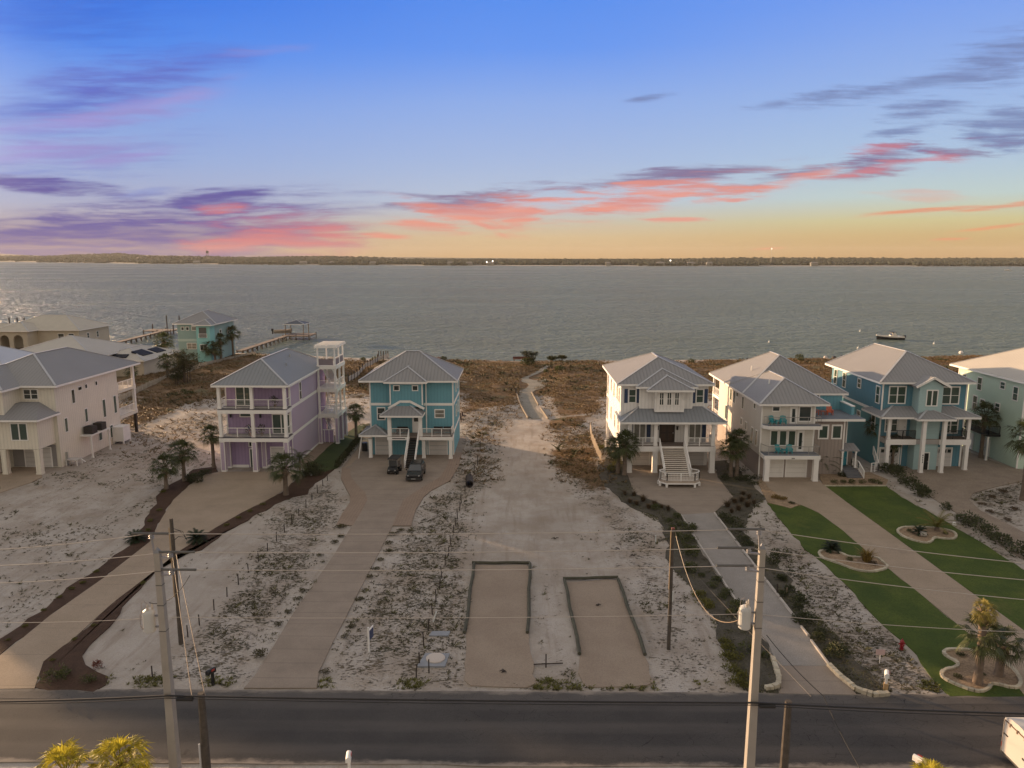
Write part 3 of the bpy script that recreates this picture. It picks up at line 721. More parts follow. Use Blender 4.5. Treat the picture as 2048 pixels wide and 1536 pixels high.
# ---- lilac house with front balconies and an open stair tower
PX, PY = -36.5, 88.4
h = thing('beach_house', 'lilac three storey house with front balconies and white open stair tower', 'house', (PX, PY, 0), group='beach houses along the road')
wallbox(h, purple, (.15, 8.15, 2.2, 19, .0, 10.66))
MB().box(8.15, 8.175, 2.35, 14.1, .1, 10.6).build('side_wall', purplel, h)
trim(h, (8.15,8.20,2.2,2.35,0,10.6), (8.15,8.205,2.352,14.15,3.9,4.28), (8.15,8.205,2.352,14.15,7.4,7.78), (8.15,8.205,2.352,14.15,0,.3), (8.15,8.205,2.352,14.15,10.2,10.55), (.15,.3,2.16,2.2,4.4,10.6), (8.0,8.15,2.16,2.2,4.4,10.6))
for i, z in enumerate((3.85, 7.35)):
    MB().box(-.02, 8.32, 0, 2.19, z, z+.5).build('balcony_deck', M('grey_balcony_deck', (.12,.11,.115), .8, .1, 2), h)
    MB().box(-.06, 8.36, -.05, 2.192, z-.02, z+.42).build('balcony_fascia', trimw, h)
for x in (.18, 4.13, 8.12):
    col(h, x, .2, 4.4, 7.33, .36); col(h, x, .2, 7.9, 10.68, .36)
for x, y in ((.25, .3), (4.15, .3), (8.05, .3), (.25, 2.05), (4.7, 2.05)):
    col(h, x, y, 0, 3.83, .58, trimw, panel=purplel)
for z in (4.4, 7.9):
    rail(h, [(.36, .2), (3.95, .2)], z, 1.1, step=1.8, cable=4); rail(h, [(4.31, .2), (7.94, .2)], z, 1.1, step=1.8, cable=4)
    rail(h, [(8.15, .4), (8.15, 2.15)], z, 1.1, step=1.7, cable=4); rail(h, [(.17, .4), (.17, 2.15)], z, 1.1, step=1.7, cable=4)
win(h, 'F', 2.2, 1.55, 3.5, 7.98, 10.2, '', glassg, n=2, name='sliding_door'); win(h, 'F', 2.2, 5.9, 7.95, 4.45, 6.75, '', glassg, n=2, name='sliding_door')
win(h, 'F', 2.2, 1.9, 3.5, 6.55, 6.95, '', glassg); win(h, 'F', 2.2, 5.0, 7.3, 10.2, 10.35, '', trimw)
gdoor(h, 'F', 2.2, 5.5, 7.85, 2.55); door(h, 'F', 2.2, 2.85, 3.65, .05, 2.35, M('dark_green_door', (.03,.05,.045), .5, .1)); win(h, 'F', 2.2, 2.8, 3.7, 2.75, 3.25, '')
trim(h, (.3, 2.6, 2.14, 2.2, 0, .35), (4.4, 5.3, 2.14, 2.2, 0, .35))
win(h, 'R', 8.175, 6.1, 6.85, 7.95, 10.1, 'h')
for x, z in ((1.2, 6.4), (4.9, 6.4), (8.0, 3.2)): lantern(h, x-.5, 2.2, z)
hip(h, -.45, 8.75, -.45, 19.6, 10.68, .56, roofb)
mb = MB()
for y, x, z in ((7, 6.4, 12.3), (11.5, 5.5, 12.85), (5, 2.5, 12.2)): mb.lathe((x, y, z-.3), [(.08, 0), (.08, .55)], 8)
mb.build('vent_pipe', steel, h)
# stair tower
tx0, tx1, ty0, ty1 = 8.25, 11.0, 14.2, 19.4
for x, y in ((tx0+.2, ty0+.18), (tx1-.18, ty0+.18), (tx1-.18, ty1-.18), (tx0+.2, ty1-.18), (tx1-.18, (ty0+ty1)/2)):
    col(h, x, y, 0, 3.8, .5, trimw, name='tower_post', panel=purplel)
    for a, b in ((4.3, 7.45), (7.95, 10.65)): col(h, x, y, a, b, .24, name='tower_post')
    col(h, x, y, 11.05, 13.6, .18, name='tower_post')
for z in (3.8, 7.45, 10.65):
    MB().box(tx0, tx1+.05, ty0-.05, ty1+.05, z, z+.5).build('tower_deck', white, h)
for z in (4.3, 7.95, 11.15):
    rail(h, [(tx0+.3, ty0+.15), (tx1-.3, ty0+.15)], z, 1.05, step=1.2, cable=5)
    rail(h, [(tx1-.15, ty0+.4), (tx1-.15, (ty0+ty1)/2-.2)], z, 1.05, step=1.2, cable=5); rail(h, [(tx1-.15, (ty0+ty1)/2+.2), (tx1-.15, ty1-.4)], z, 1.05, step=1.2, cable=5)
pl = MB().box(tx0+.35, tx1-.4, ty0+.1, ty0+.125, 11.2, 12.05)
pl.box(tx1-.128, tx1-.1, ty0+.4, ty0+2.3, 11.2, 12.05).box(tx1-.128, tx1-.1, ty0+2.9, ty1-.4, 11.2, 12.05).build('parapet_panel', M('lilac_grey_panel', (.20,.17,.19), .7), h)
pg = MB()
for y in (ty0-.1, ty1): pg.box(tx0-.15, tx1+.2, y, y+.16, 13.6, 13.9)
for x in (tx0-.1, tx1): pg.box(x, x+.16, ty0+.062, ty1-.002, 13.603, 13.9)
for k in range(9): pg.box(tx0-.15, tx1+.2, ty0+.3+k*.56, ty0+.36+k*.56, 13.905, 14.05)
pg.build('pergola', trimw, h)
st = MB()
for z0, z1, r in ((.1, 3.8, 0), (4.3, 7.45, 1), (7.95, 10.65, 0)):
    ya, yb = (ty0+.8, ty1-.8) if r else (ty1-.8, ty0+.8)
    for x in (tx0+.7, tx1-.75): st.bar((x, ya, z0), (x, yb, z1), .08, .3)
    for i in range(14): f = (i+.5)/14; st.box(tx0+.7, tx1-.75, ya+(yb-ya)*f-.14, ya+(yb-ya)*f+.14, z0+(z1-z0)*f+.1, z0+(z1-z0)*f+.15)
st.build('tower_stairs', trimw, h)
MB().box(tx0, tx0+1.9, ty0+.45, ty0+.55, .2, 1.9).build('gate_panel', purple, h)
g = MB()
for x in (tx0, tx0+.63, tx0+1.26, tx0+1.9): g.box(x, x+.08, ty0+.42, ty0+.5, .1, 1.95)
g.box(tx0, tx0+1.98, ty0+.415, ty0+.505, 1.9, 2.0).build('gate_frame', trimw, h)

# ---- turquoise house
CX, CY = -19.75, 96.8
h = thing('beach_house', 'turquoise house with white trim and dark front stairs down to the drive', 'house', (CX, CY, 0), group='beach houses along the road')
wallbox(h, cyan, (0, 11, 0, 9.6, 0, 10.0), (2.85, 7.1, -1.05, -.002, 6.7, 9.98))
tr = [(-.04,.14,-.04,.0,0,10), (10.86,11.04,-.04,0,0,10), (0.14,2.85,-.045,.0,6.72,7.05), (7.1,10.86,-.045,0,6.72,7.05), (11,11.05,-.04,9.6,3.0,3.35), (11,11.05,-.04,9.6,6.72,7.05), (11,11.04,9.45,9.6,0,10),
      (2.81,2.97,-1.09,-1.05,7.0,9.95), (6.98,7.14,-1.09,-1.05,7.0,9.95), (2.81,7.14,-1.095,-1.05,9.72,9.96), (7.35,7.5,-.05,0,0,9.9)]
trim(h, *tr)
hip(h, -1.2, 11.6, -.95, 9.1+.9, 9.98, .58)
hip(h, 2.2, 7.75, -1.75, 5.2, 9.955, .56, name='dormer_roof')
win(h, 'F', -1.05, 3.42, 4.05, 8.95, 9.5, ''); win(h, 'F', -1.05, 5.85, 6.45, 8.95, 9.5, '')
win(h, 'F', 0, 1.0, 1.9, 4.85, 6.35, 'h', n=1); win(h, 'F', 0, 8.6, 9.75, 5.15, 6.1, 'h', curt); win(h, 'F', 0, 3.7, 4.2, 5.45, 5.9, '')
door(h, 'F', 0, 5.65, 6.5, 3.08, 5.45, trimw, glasst=(.62, .92))
for y in (3.5, 6.5): win(h, 'R', 11, y, y+.8, 4.6, 6.0, 'h'); win(h, 'R', 11, y, y+.8, 8.0, 9.3, 'h')
win(h, 'L', 0, 4, 4.9, 4.6, 6.0, 'h'); win(h, 'L', 0, 4, 4.9, 8.0, 9.3, 'h')
gdoor(h, 'F', 0, .65, 2.6, 2.55); gdoor(h, 'F', 0, 7.75, 10.05, 2.55)
# porch
MB().box(2.6, 11.0, -2.2, -.05, 2.62, 3.05).build('porch_deck', deckm, h)
trim(h, (2.55, 5.35, -2.25, -2.2, 2.58, 3.0), (6.7, 11.05, -2.25, -2.2, 2.58, 3.0), (11.0, 11.055, -2.2, -.05, 2.58, 3.0), name='deck_fascia')
hip(h, 1.75, 7.25, -2.75, 1.4, 5.72, .55, name='porch_roof')
tb = MB()
for a, b in (((2.9, 4.1), (-.02)), ): pass
tb.bar((2.6, -1.12, 6.55), (4.15, -1.12, 7.45), .08, .3).bar((4.12, -1.12, 7.45), (5.5, -1.12, 7.45), .08, .3).bar((5.47, -1.12, 7.45), (7.3, -1.12, 6.5), .08, .3).build('gable_band', trimw, h)
for x in (2.85, 6.85): col(h, x, -1.95, 3.05, 5.72, .45)
for x, y in ((.2, -1.4), (2.9, -1.95), (10.75, -1.95), (7.2, -1.6)): col(h, x, y, 0, 2.6, .42)
hip(h, -1.15, 2.5, -2.1, 2.9, 3.0, .5, name='side_roof')
rail(h, [(3.1, -2.05), (5.35, -2.05)], 3.05, 1.0, step=1.2, cable=5); rail(h, [(7.1, -2.05), (10.85, -2.05), (10.85, -.15)], 3.05, 1.0, step=1.25, cable=5)
stairs(h, 5.4, 6.65, -2.22, 3.05, -6.6, .05, 18, M('dark_tread', (.035,.03,.028), .8, .2), M('dark_riser', (.02,.018,.017), .8, .2))
rail(h, [(5.4, -2.3, 3.05), (5.4, -6.7, .1)], 0, 1.0, step=1.5, cable=3); rail(h, [(6.68, -2.3, 3.05), (6.68, -6.7, .1)], 0, 1.0, step=1.5, cable=3)
MB().box(3.2, 4.9, -2.285, -2.252, 2.74, 2.86).build('name_board', M('board_letter_grey', (.10,.09,.085), .7), h)
MB().box(-1.6, -1.0, 1.6, 2.4, 0, 1.2).build('outdoor_unit', blackm, h)
MB().bar((-.9, -1.5, 3.0), (-1.3, -2.0, 0.02), .1).build('downspout', trimw, h)

# ---- white house with navy shutters and wide front stairs
WX, WY = 12.4, 90.5
h = thing('beach_house', 'white house with navy shutters and a wide cream front staircase', 'house', (WX, WY, 0), group='beach houses along the road')
wallbox(h, whites, (0, 10.6, 0, 12.6, 2.6, 10.62), (.9, 11.2, 1.5, 12.6, 0, 2.6), (2.2, 8.6, -.55, -.002, 7.75, 10.4), (3.95, 7.4, -1.35, -.552, 7.55, 10.15))
MB().box(0, 10.6, 12.6, 15.0, 3.0, 3.35).box(0, 10.6, 12.6, 15.0, 6.6, 6.95).build('rear_balcony', trimw, h)
for z0, z1 in ((0, 3.0), (3.35, 6.6), (6.95, 10.6)):
    for x in (.2, 5.3, 10.4): col(h, x, 14.8, z0, z1, .34)
for z in (3.35, 6.95): rail(h, [(.15, 12.8), (.15, 14.6)], z, 1.0, bal=.14); rail(h, [(.4, 14.8), (10.2, 14.8)], z, 1.0, bal=.2)
hip(h, -.6, 11.25, -.6, 15.5, 10.6, .43)
hip(h, 1.7, 9.1, -1.15, 9.0, 10.36, .45, name='dormer_roof')
hip(h, 2.9, 8.5, -2.0, 5.2, 10.1, .47, name='dormer_roof')
trim(h, (-.03,.12,-.04,0,7.9,10.6), (10.48,10.63,-.04,0,7.9,10.6), (3.9,4.05,-1.4,-1.35,7.7,10.12), (7.3,7.45,-1.4,-1.35,7.7,10.12), (3.9,7.45,-1.405,-1.35,7.5,7.72), (2.15,2.3,-.59,-.55,7.9,10.38), (8.5,8.65,-.59,-.55,7.9,10.38), (-.04,0,0,12.6,6.6,6.9), (-.04,0,0,12.6,3.0,3.35))
for x in (4.5, 5.42, 6.34): win(h, 'F', -1.35, x, x+.42, 8.4, 9.85, 'hv', glass)
br = MB()
for x in (3.95, 7.4): br.bar((x, -1.45, 9.1), (x, -1.95, 10.05), .1)
br.build('eave_bracket', trimw, h)
def shutter(x, z0, z1, w=.42): return MB().box(x, x+w, -.05, .0, z0, z1).build('shutter', navy, h)
for a, b in ((1.0, 1.75), (9.25, 10.0)):
    win(h, 'F', 0, a, b, 8.45, 10.0, 'h', glassg); shutter(a-.6, 8.35, 10.1); shutter(b+.17, 8.35, 10.1)
for a, b in ((1.75, 3.05), (8.55, 9.85)):
    win(h, 'F', 0, a, b, 3.45, 5.85, '', curt, n=2, name='french_door', fw=.13); shutter(a-.7, 3.4, 5.95, .48); shutter(b+.22, 3.4, 5.95, .48)
d = door(h, 'F', 0, 4.95, 6.6, 3.38, 5.85, darkdoor, frame=darkdoor)
m = MB(); [m.box(x, x+.5, -.055, -.03, z, z+.9) for x in (5.1, 5.95) for z in (3.6, 4.7)]; m.build('door_panel', M('door_panel_wood', (.05,.028,.018), .4, .2), d)
for x in (4.6, 7.0): lantern(h, x, 0, 5.0)
for y, z0, z1 in ((1.2, 8.2, 9.9), (3.2, 8.2, 9.9), (6.4, 8.0, 9.9), (9.4, 8.2, 9.9), (1.6, 4.4, 6.0), (5.0, 4.2, 6.0), (9.0, 4.4, 6.0)): win(h, 'L', 0, y, y+.55, z0, z1, 'h', glass)
for y in (2.5, 7): win(h, 'R', 10.6, y, y+.8, 8.2, 9.7, 'h'); win(h, 'R', 10.6, y, y+.8, 4.4, 6, 'h')
# porch
MB().box(.6, 11.3, -2.1, -.002, 2.75, 3.38).build('porch_deck', trimw, h)
MB().box(.7, 11.2, -2.0, -.01, 3.38, 3.42).build('deck_boards', deckm, h)
po = MB(); x0, x1, yf, yt, z0, z1 = -.3, 12.4, -2.65, -.05, 6.32, 7.95
c4 = [(x0, yf, z0+.2), (x1, yf, z0+.2), (x1, 3.5, z0+.2), (x0, 3.5, z0+.2)]; t2 = [(2.3, yt, z1), (9.9, yt, z1), (9.9, 3.5, z1), (2.3, 3.5, z1)]
po.q(c4[0], c4[1], t2[1], t2[0]).q(c4[1], c4[2], t2[2], t2[1]).q(c4[3], c4[0], t2[0], t2[3]).q(c4[2], c4[3], t2[3], t2[2]).q(*t2)
b4 = [(p[0], p[1], z0) for p in c4]
for i in range(4): po.q(b4[i], b4[(i+1) % 4], c4[(i+1) % 4], c4[i])
po.q(*b4[::-1]); p = po.build('porch_roof', roofb, h)
MB().box(x0-.03, x1+.03, yf-.03, yf-.003, z0-.06, z0+.18).box(x0-.03, x0-.003, yf, 3.5, z0-.06, z0+.18).box(x1+.003, x1+.03, yf, 3.5, z0-.06, z0+.18).build('fascia', trimw, p)
MB().bar((x0, yf, z0+.24), (2.3, yt, z1+.03), .22, .06).bar((x1, yf, z0+.24), (9.9, yt, z1+.03), .22, .06).build('ridge_cap', ridgem, p)
for x in (.95, 4.05, 7.7, 11.0): col(h, x, -1.75, 3.42, 6.32, .42)
for x in (.95, 4.05, 7.7, 11.0): col(h, x, -1.7, 0, 2.75, .6)
rail(h, [(1.2, -1.85), (3.85, -1.85)], 3.42, 1.0, step=1.3, bal=.13); rail(h, [(7.95, -1.85), (10.8, -1.85)], 3.42, 1.0, step=1.4, bal=.13)
rail(h, [(11.0, -1.5), (11.0, -.1)], 3.42, 1.0, step=1.4, bal=.13); rail(h, [(.85, -1.5), (.85, -.1)], 3.42, 1.0, step=1.4, bal=.13)
gdoor(h, 'F', 1.5, 1.4, 3.9, 2.3); gdoor(h, 'F', 1.5, 8.3, 10.8, 2.3)
stairs(h, 4.55, 7.45, -2.1, 3.4, -6.0, .75, 15, M('cream_tread', (.62,.55,.47), .7, .08), M('brown_riser', (.17,.12,.09), .8, .1))
rail(h, [(4.5, -2.1, 3.42), (4.5, -6.0, .8)], 0, 1.0, step=1.4, cable=3); rail(h, [(7.5, -2.1, 3.42), (7.5, -6.0, .8)], 0, 1.0, step=1.4, cable=3)
oct_ = [(3.9, -5.9), (3.7, -6.5), (3.75, -7.2), (4.4, -7.85), (7.6, -7.85), (8.25, -7.2), (8.3, -6.5), (8.1, -5.9)]
MB().prism(oct_, .55, .78).build('stair_landing', M('landing_boards', (.40,.33,.27), .8, .1), h)
MB().prism([(a*1.0, b) for a, b in [(p[0]+(.05 if p[0] > 6 else -.05), p[1]-.05) for p in oct_]], .42, .56).build('landing_skirt', trimw, h)
lg = MB(); [lg.box(p[0]-.12, p[0]+.12, p[1]-.02, p[1]+.2, 0, .45) for p in oct_]; lg.build('landing_leg', trimw, h)
rail(h, [(4.45, -6.0), (3.75, -6.5), (3.8, -7.15), (4.42, -7.78), (7.58, -7.78), (8.2, -7.15), (8.25, -6.5), (7.55, -6.0)], .78, .95, step=1.5, bal=.16)

# ---- cream and taupe house with two front decks
BX, BY = 28.5, 86.9
h = thing('beach_house', 'cream and taupe house with stacked front decks and turquoise upper wall', 'house', (BX, BY, 0), group='beach houses along the road')
wallbox(h, beigew, (0, 6.3, 0, 19, 2.75, 8.9))
wallbox(h, taupe, (.02, 6.28, .0, 19, 0, 2.748), (6.302, 10.5, 1.4, 19, 0, 6.75), (10.5, 11.5, 3.0, 19, 3.0, 6.6), name='lower_wall')
wallbox(h, cyan, (6.302, 12.2, 6.5, 19, 6.98, 9.2), (11.95, 12.3, 3.2, 6.498, 6.98, 8.0), name='upper_wall')
MB().box(11.9, 12.35, 3.15, 6.5, 8.003, 8.12).build('parapet_cap', trimw, h)
trim(h, (-.03,.13,-.04,0,0,8.85), (6.17,6.33,-.04,0,3.2,8.85), (10.38,10.54,1.36,1.4,0,6.7), (11.4,11.54,2.96,3.0,3.0,6.6))
MB().box(6.1, 12.6, .9, 6.49, 6.75, 6.98).build('roof_deck', deckb, h)
trim(h, (6.35, 12.65, .85, .9, 6.68, 6.96), (12.6, 12.65, .9, 6.5, 6.68, 6.96), name='deck_fascia')
hip(h, -.45, 7.7, -.65, 13.0, 8.88, .60)
hip(h, -.47, 12.8, 6.3, 23.2, 8.9, .60)
MB().box(.0, 6.9, 19.0, 22.6, 2.6, 3.0).box(0, 6.9, 19.0, 22.6, 5.8, 6.2).build('rear_deck', trimw, h)
for z0, z1 in ((0, 2.6), (3.0, 5.8), (6.2, 8.85)):
    for x in (.15, 6.7): col(h, x, 22.3, z0, z1, .32)
for z in (3.0, 6.2): rail(h, [(.15, 19.2), (.15, 22.1)], z, 1.0, bal=.2)
# front decks
MB().box(.0, 6.55, -1.8, -.002, 2.72, 3.15).build('front_deck', trimw, h); MB().box(.08, 6.47, -1.72, -.01, 3.15, 3.19).build('deck_boards', deckb, h)
MB().prism([(0, -.002), (.05, -.75), (.6, -1.25), (6.75, -1.25), (6.75, -.002)], 6.15, 6.55).build('front_deck', trimw, h)
MB().prism([(.08, -.01), (.12, -.7), (.64, -1.17), (6.67, -1.17), (6.67, -.01)], 6.55, 6.59).build('deck_boards', deckb, h)
for x in (.45, 6.15): col(h, x, -1.45, 0, 2.72, .55)
thin = M('rail_steel', (.30, .28, .26), .4, .05, 2)
rail(h, [(.1, -.1), (.55, -1.6)], 3.19, 1.0, thin, step=1.5, cable=0, pw=.045); rail(h, [(5.2, -1.6), (6.4, -1.6), (6.4, -.1)], 3.19, 1.0, thin, step=1.3, cable=3, pw=.045); rail(h, [(.55, -1.6), (5.2, -1.6)], 3.19, 1.0, thin, step=2.3, cable=0, pw=.03)
rail(h, [(.15, -.6), (.65, -1.1), (6.6, -1.1), (6.6, -.1)], 6.59, 1.0, thin, step=1.6, cable=0, pw=.035)
for a in (1.25, 2.3, 3.35): win(h, 'F', 0, a, a+.75, 4.0, 5.7, '', glassg)
door(h, 'F', 0, 4.45, 5.05, 3.22, 5.7, trimw, glasst=(.12, .92)); door(h, 'F', 0, 3.45, 4.05, 6.6, 8.55, trimw, glasst=(.1, .92))
win(h, 'F', 0, 1.3, 2.05, 8.15, 8.6, '', glass); win(h, 'F', 0, 4.45, 5.75, 6.95, 8.6, '', glass)
gdoor(h, 'F', 0, .75, 2.85, 2.4, mat=white); gdoor(h, 'F', 0, 3.3, 5.6, 2.4, mat=white)
MB().box(3.2, 3.55, -1.835, -1.802, 2.8, 2.9).build('number_plate', M('plate_grey', (.2,.18,.16), .7), h)
for a in (7.5, 9.1): win(h, 'F', 1.4, a, a+.95, 4.55, 6.0, '', glassg, fw=.16)
win(h, 'F', 1.4, 6.45, 6.8, 4.6, 5.9, '', glassg, fw=.1); win(h, 'F', 3.0, 10.75, 11.05, 5.2, 6.2, '', glass)
win(h, 'F', 6.5, 7.5, 8.0, 7.9, 8.8, '', glass); win(h, 'F', 6.5, 8.5, 9.2, 7.5, 8.9, '', glass, fw=.14)
for y, z0, z1 in ((12.5, 7.0, 8.5), (10.9, 6.9, 8.5), (9.6, 8.0, 8.5), (7.0, 6.9, 8.4), (2.2, 7.9, 8.5), (1.0, 3.6, 5.4), (2.6, 3.6, 5.4), (5.2, 4.6, 5.5), (7.2, 4.8, 5.6), (14.5, 4.0, 5.8)): win(h, 'L', 0, y, y+.75, z0, z1, '', glassg, fw=.08)
mb = MB()
for y, x, z in ((4.5, 2.2, 10.9), (13, 2.6, 11.4)): mb.lathe((x, y, z-.4), [(.09, 0), (.09, .6)], 8)
mb.build('vent_pipe', trimw, h)
# entry
en = MB().q((10.3, 2.9, 3.55), (10.0, 1.1, 3.05), (12.4, 1.1, 3.05), (12.4, 2.9, 3.55)).q((10.3, 2.9, 3.4), (12.4, 2.9, 3.4), (12.4, 1.1, 2.95), (10.0, 1.1, 2.95)).q((10.0,1.1,2.95),(12.4,1.1,2.95),(12.4,1.1,3.05),(10,1.1,3.05)).q((12.4,1.1,2.95),(12.4,2.9,3.4),(12.4,2.9,3.55),(12.4,1.1,3.05)).q((10.3,2.9,3.4),(10.0,1.1,2.95),(10.0,1.1,3.05),(10.3,2.9,3.55))
en.build('entry_roof', roofg, h)
col(h, 10.4, 1.25, 0, 2.95, .18); col(h, 12.0, 1.25, .9, 2.95, .14)
MB().box(10.52, 12.3, 3.0, 4.0, 0, 2.99).build('entry_wall', M('entry_wall_shade_tone', (.2,.17,.15), .8), h)  # shadow under the entry roof put into the wall colour
door(h, 'F', 3.0, 10.8, 11.7, .65, 2.7, M('turquoise_door', (.03,.25,.32), .5, .05))
es = MB(); [es.box(10.55, 12.3, -.3+i*.4, .1+i*.4+ (2.9 if i == 3 else .0), 0, .17*(i+1)) for i in range(4)]; es.build('entry_steps', M('grey_step', (.13,.13,.14), .8, .1), h)
rail(h, [(12.4, -.4, .0), (12.4, 1.2, .7), (12.4, 2.8, .75)], 0, .95, trimw, step=1.2, bal=.2)

# ---- teal house with pale gabled entry tower
TX, TY = 44.9, 91.9
h = thing('beach_house', 'teal house with a pale aqua gabled entry tower and black balcony rails', 'house', (TX, TY, 0), group='beach houses along the road')
wallbox(h, teal, (0, 10.4, 0, 15.2, 0, 10.7))
lowt = M('mid_teal_siding', (.12, .31, .33), .7, .06, .5, stripe=LAP)
MB().box(-.02, -.001, .1, 15.1, 0, 6.9).build('lower_side_wall', lowt, h)
wallbox(h, aqual, (3.75, 6.6, -1.55, -.002, 0, 10.55), name='entry_tower')
trim(h, (-.05,.14,-.05,0,0,10.65), (10.26,10.45,-.05,0,0,10.65), (-.06,-.02,.0,15.1,6.75,7.1), (10.4,10.45,0,15.2,6.75,7.1), (2.9,3.02,-.05,0,0,3.2), (7.25,7.37,-.05,0,0,3.2))
hip(h, -.75, 10.95, -.8, 16.0, 10.68, .53, bk=2.2)
# gable over the tower
gz = 10.5; gm = MB(); gx0, gx1, gy0, gy1 = 3.1, 7.25, -2.0, 3.2; pk = (5.17, gz+1.15)
gm.q((gx0, gy0, gz+.02), (pk[0], gy0, pk[1]), (pk[0], gy1, pk[1]), (gx0, gy1, gz+.02)).q((pk[0], gy0, pk[1]), (gx1, gy0, gz+.02), (gx1, gy1, gz+.02), (pk[0], gy1, pk[1]))
gm.q((gx0, gy0, gz-.14), (gx0, gy1, gz-.14), (pk[0], gy1, pk[1]-.16), (pk[0], gy0, pk[1]-.16)).q((pk[0], gy0, pk[1]-.16), (pk[0], gy1, pk[1]-.16), (gx1, gy1, gz-.14), (gx1, gy0, gz-.14))
gr = gm.build('gable_roof', roofg, h)
MB().bar((gx0-.02, gy0-.03, gz-.05), (pk[0], gy0-.03, pk[1]-.05), .06, .28).bar((pk[0], gy0-.03, pk[1]-.05), (gx1+.02, gy0-.03, gz-.05), .06, .28).build('bargeboard', trimw, gr)
MB().q((3.75, -1.56, 10.5), (6.6, -1.56, 10.5), (5.17, -1.56, 11.45)).q((3.75,-1.3,10.5),(5.17,-1.3,11.45),(6.6,-1.3,10.5)).q((3.75,-1.56,10.5),(5.17,-1.56,11.45),(5.17,-1.3,11.45),(3.75,-1.3,10.5)).q((6.6,-1.56,10.5),(6.6,-1.3,10.5),(5.17,-1.3,11.45),(5.17,-1.56,11.45)).build('gable_wall', aqual, h)
win(h, 'F', 0, .9, 2.8, 8.15, 10.15, 'h', glassg, n=2, fw=.13); win(h, 'F', 0, 7.45, 9.4, 8.1, 10.1, 'h', glassg, n=2, fw=.13)
win(h, 'F', -1.55, 4.7, 5.9, 8.15, 9.95, '', glassg, n=2, fw=.12)
win(h, 'F', 0, .75, 2.1, 4.55, 6.35, 'h', glassg, n=2, fw=.13); win(h, 'F', 0, 7.95, 9.6, 4.4, 6.3, 'h', glassg, n=2, fw=.13)
door(h, 'F', 0, 2.4, 3.2, 3.92, 6.3, trimw)
MB().box(.1, 10.4, -1.75, -.002, 3.3, 3.9).build('porch_deck', shade, h)
trim(h, (.05, 3.74, -1.8, -1.752, 3.25, 3.92), (6.61, 10.45, -1.8, -1.752, 3.25, 3.92), (10.402, 10.45, -1.75, 0, 3.25, 3.92), name='deck_fascia')
MB().box(.2, 10.3, -1.7, -.01, 3.9, 3.94).build('deck_boards', deckm, h)
hip(h, -.9, 11.1, -2.25, 3.2, 6.62, .42, name='porch_roof')
hip(h, 3.0, 7.5, -3.35, 1.6, 6.6, .40, name='entry_roof')
for x in (.4, 10.1): col(h, x, -1.55, 3.94, 6.62, .34); col(h, x, -1.55, 0, 3.25, .42)
for x in (4.0, 6.45): col(h, x, -2.85, 0, 6.6, .42)
for a, b in ((.6, 3.7), (6.65, 9.9)): rail(h, [(a, -1.6), (b, -1.6)], 3.94, 1.05, blackm, step=1.6, bal=.13, pw=.06)
rail(h, [(10.25, -1.4), (10.25, -.1)], 3.94, 1.05, blackm, step=1.3, bal=.13, pw=.06)
gdoor(h, 'F', 0, .35, 2.65, 2.35, True); gdoor(h, 'F', 0, 7.0, 9.2, 2.35, True)
door(h, 'F', -1.55, 4.75, 5.55, .03, 2.15, M('black_door', (.012,.011,.010), .5, .1))
nm = MB(); [nm.box(3.98+.012*k, 4.1, -3.075, -3.05, 2.15-.28*k, 2.35-.28*k) for k in range(4)]; nm.build('house_number', M('number_grey', (.05,.05,.05), .6), h)
for y, z0, z1 in ((.6, 8.0, 10.0), (5.9, 9.0, 10.1), (10.5, 8.3, 10.2), (13.4, 8.3, 10.2), (1.2, 4.3, 6.3), (5.4, 4.8, 5.9), (12.5, 4.3, 6.2)): win(h, 'L', -.02, y, y+.85, z0, z1, 'h', glassg)
# wooden side stairs of the teal house
rail(h, [(-2.0, -2.9, .1), (-.8, -2.2, .0), (-.3, .5, 1.4)], 0, 1.1, trimw, step=.9, cable=3)

# ---- mint house at the edge of the view
MX, MY = 61.8, 91.0
h = thing('beach_house', 'tall mint green house with a pale metal roof and black side balcony', 'house', (MX, MY, 0), group='beach houses along the road')
wallbox(h, mint, (0, 13, 0, 14, 0, 10.9))
trim(h, (-.05,.15,-.05,0,0,10.8), (12.85,13.05,-.05,0,0,10.8), (-.05,0,13.85,14.05,0,10.8))
hip(h, -.7, 13.7, -.8, 15.2, 10.85, .5, roofl)
for y, z0, z1 in ((12.2, 8.0, 9.9), (8.6, 8.4, 10.0), (9.2, 5.6, 7.4), (3.8, 9.4, 10.2), (4.4, 6.4, 7.3), (1.2, 8.4, 10.0), (11.0, .4, 2.4), (7.6, 6.4, 7.2)): win(h, 'L', 0, y, y+.85, z0, z1, 'h', glassg)
win(h, 'F', 0, 2, 4, 8, 9.8, 'h', n=2); win(h, 'F', 0, 8, 10, 8, 9.8, 'h', n=2); win(h, 'F', 0, 2, 4, 4.4, 6.2, 'h', n=2); gdoor(h, 'F', 0, 1.5, 5.5, 2.6); gdoor(h, 'F', 0, 7.5, 11.5, 2.6)
MB().box(-1.6, -.002, 3.6, 11.0, 3.2, 3.5).build('side_balcony', blackm, h)
rail(h, [(-.1, 3.7), (-1.5, 3.7), (-1.5, 10.9), (-.1, 10.9)], 3.5, 1.05, blackm, step=1.5, bal=.14, pw=.07)
for y in (3.8, 10.8): col(h, -1.45, y, 0, 3.2, .2, white)
for y in (5.6, 9.2): door(h, 'L', 0, y, y+.9, .05, 2.2, trimw)

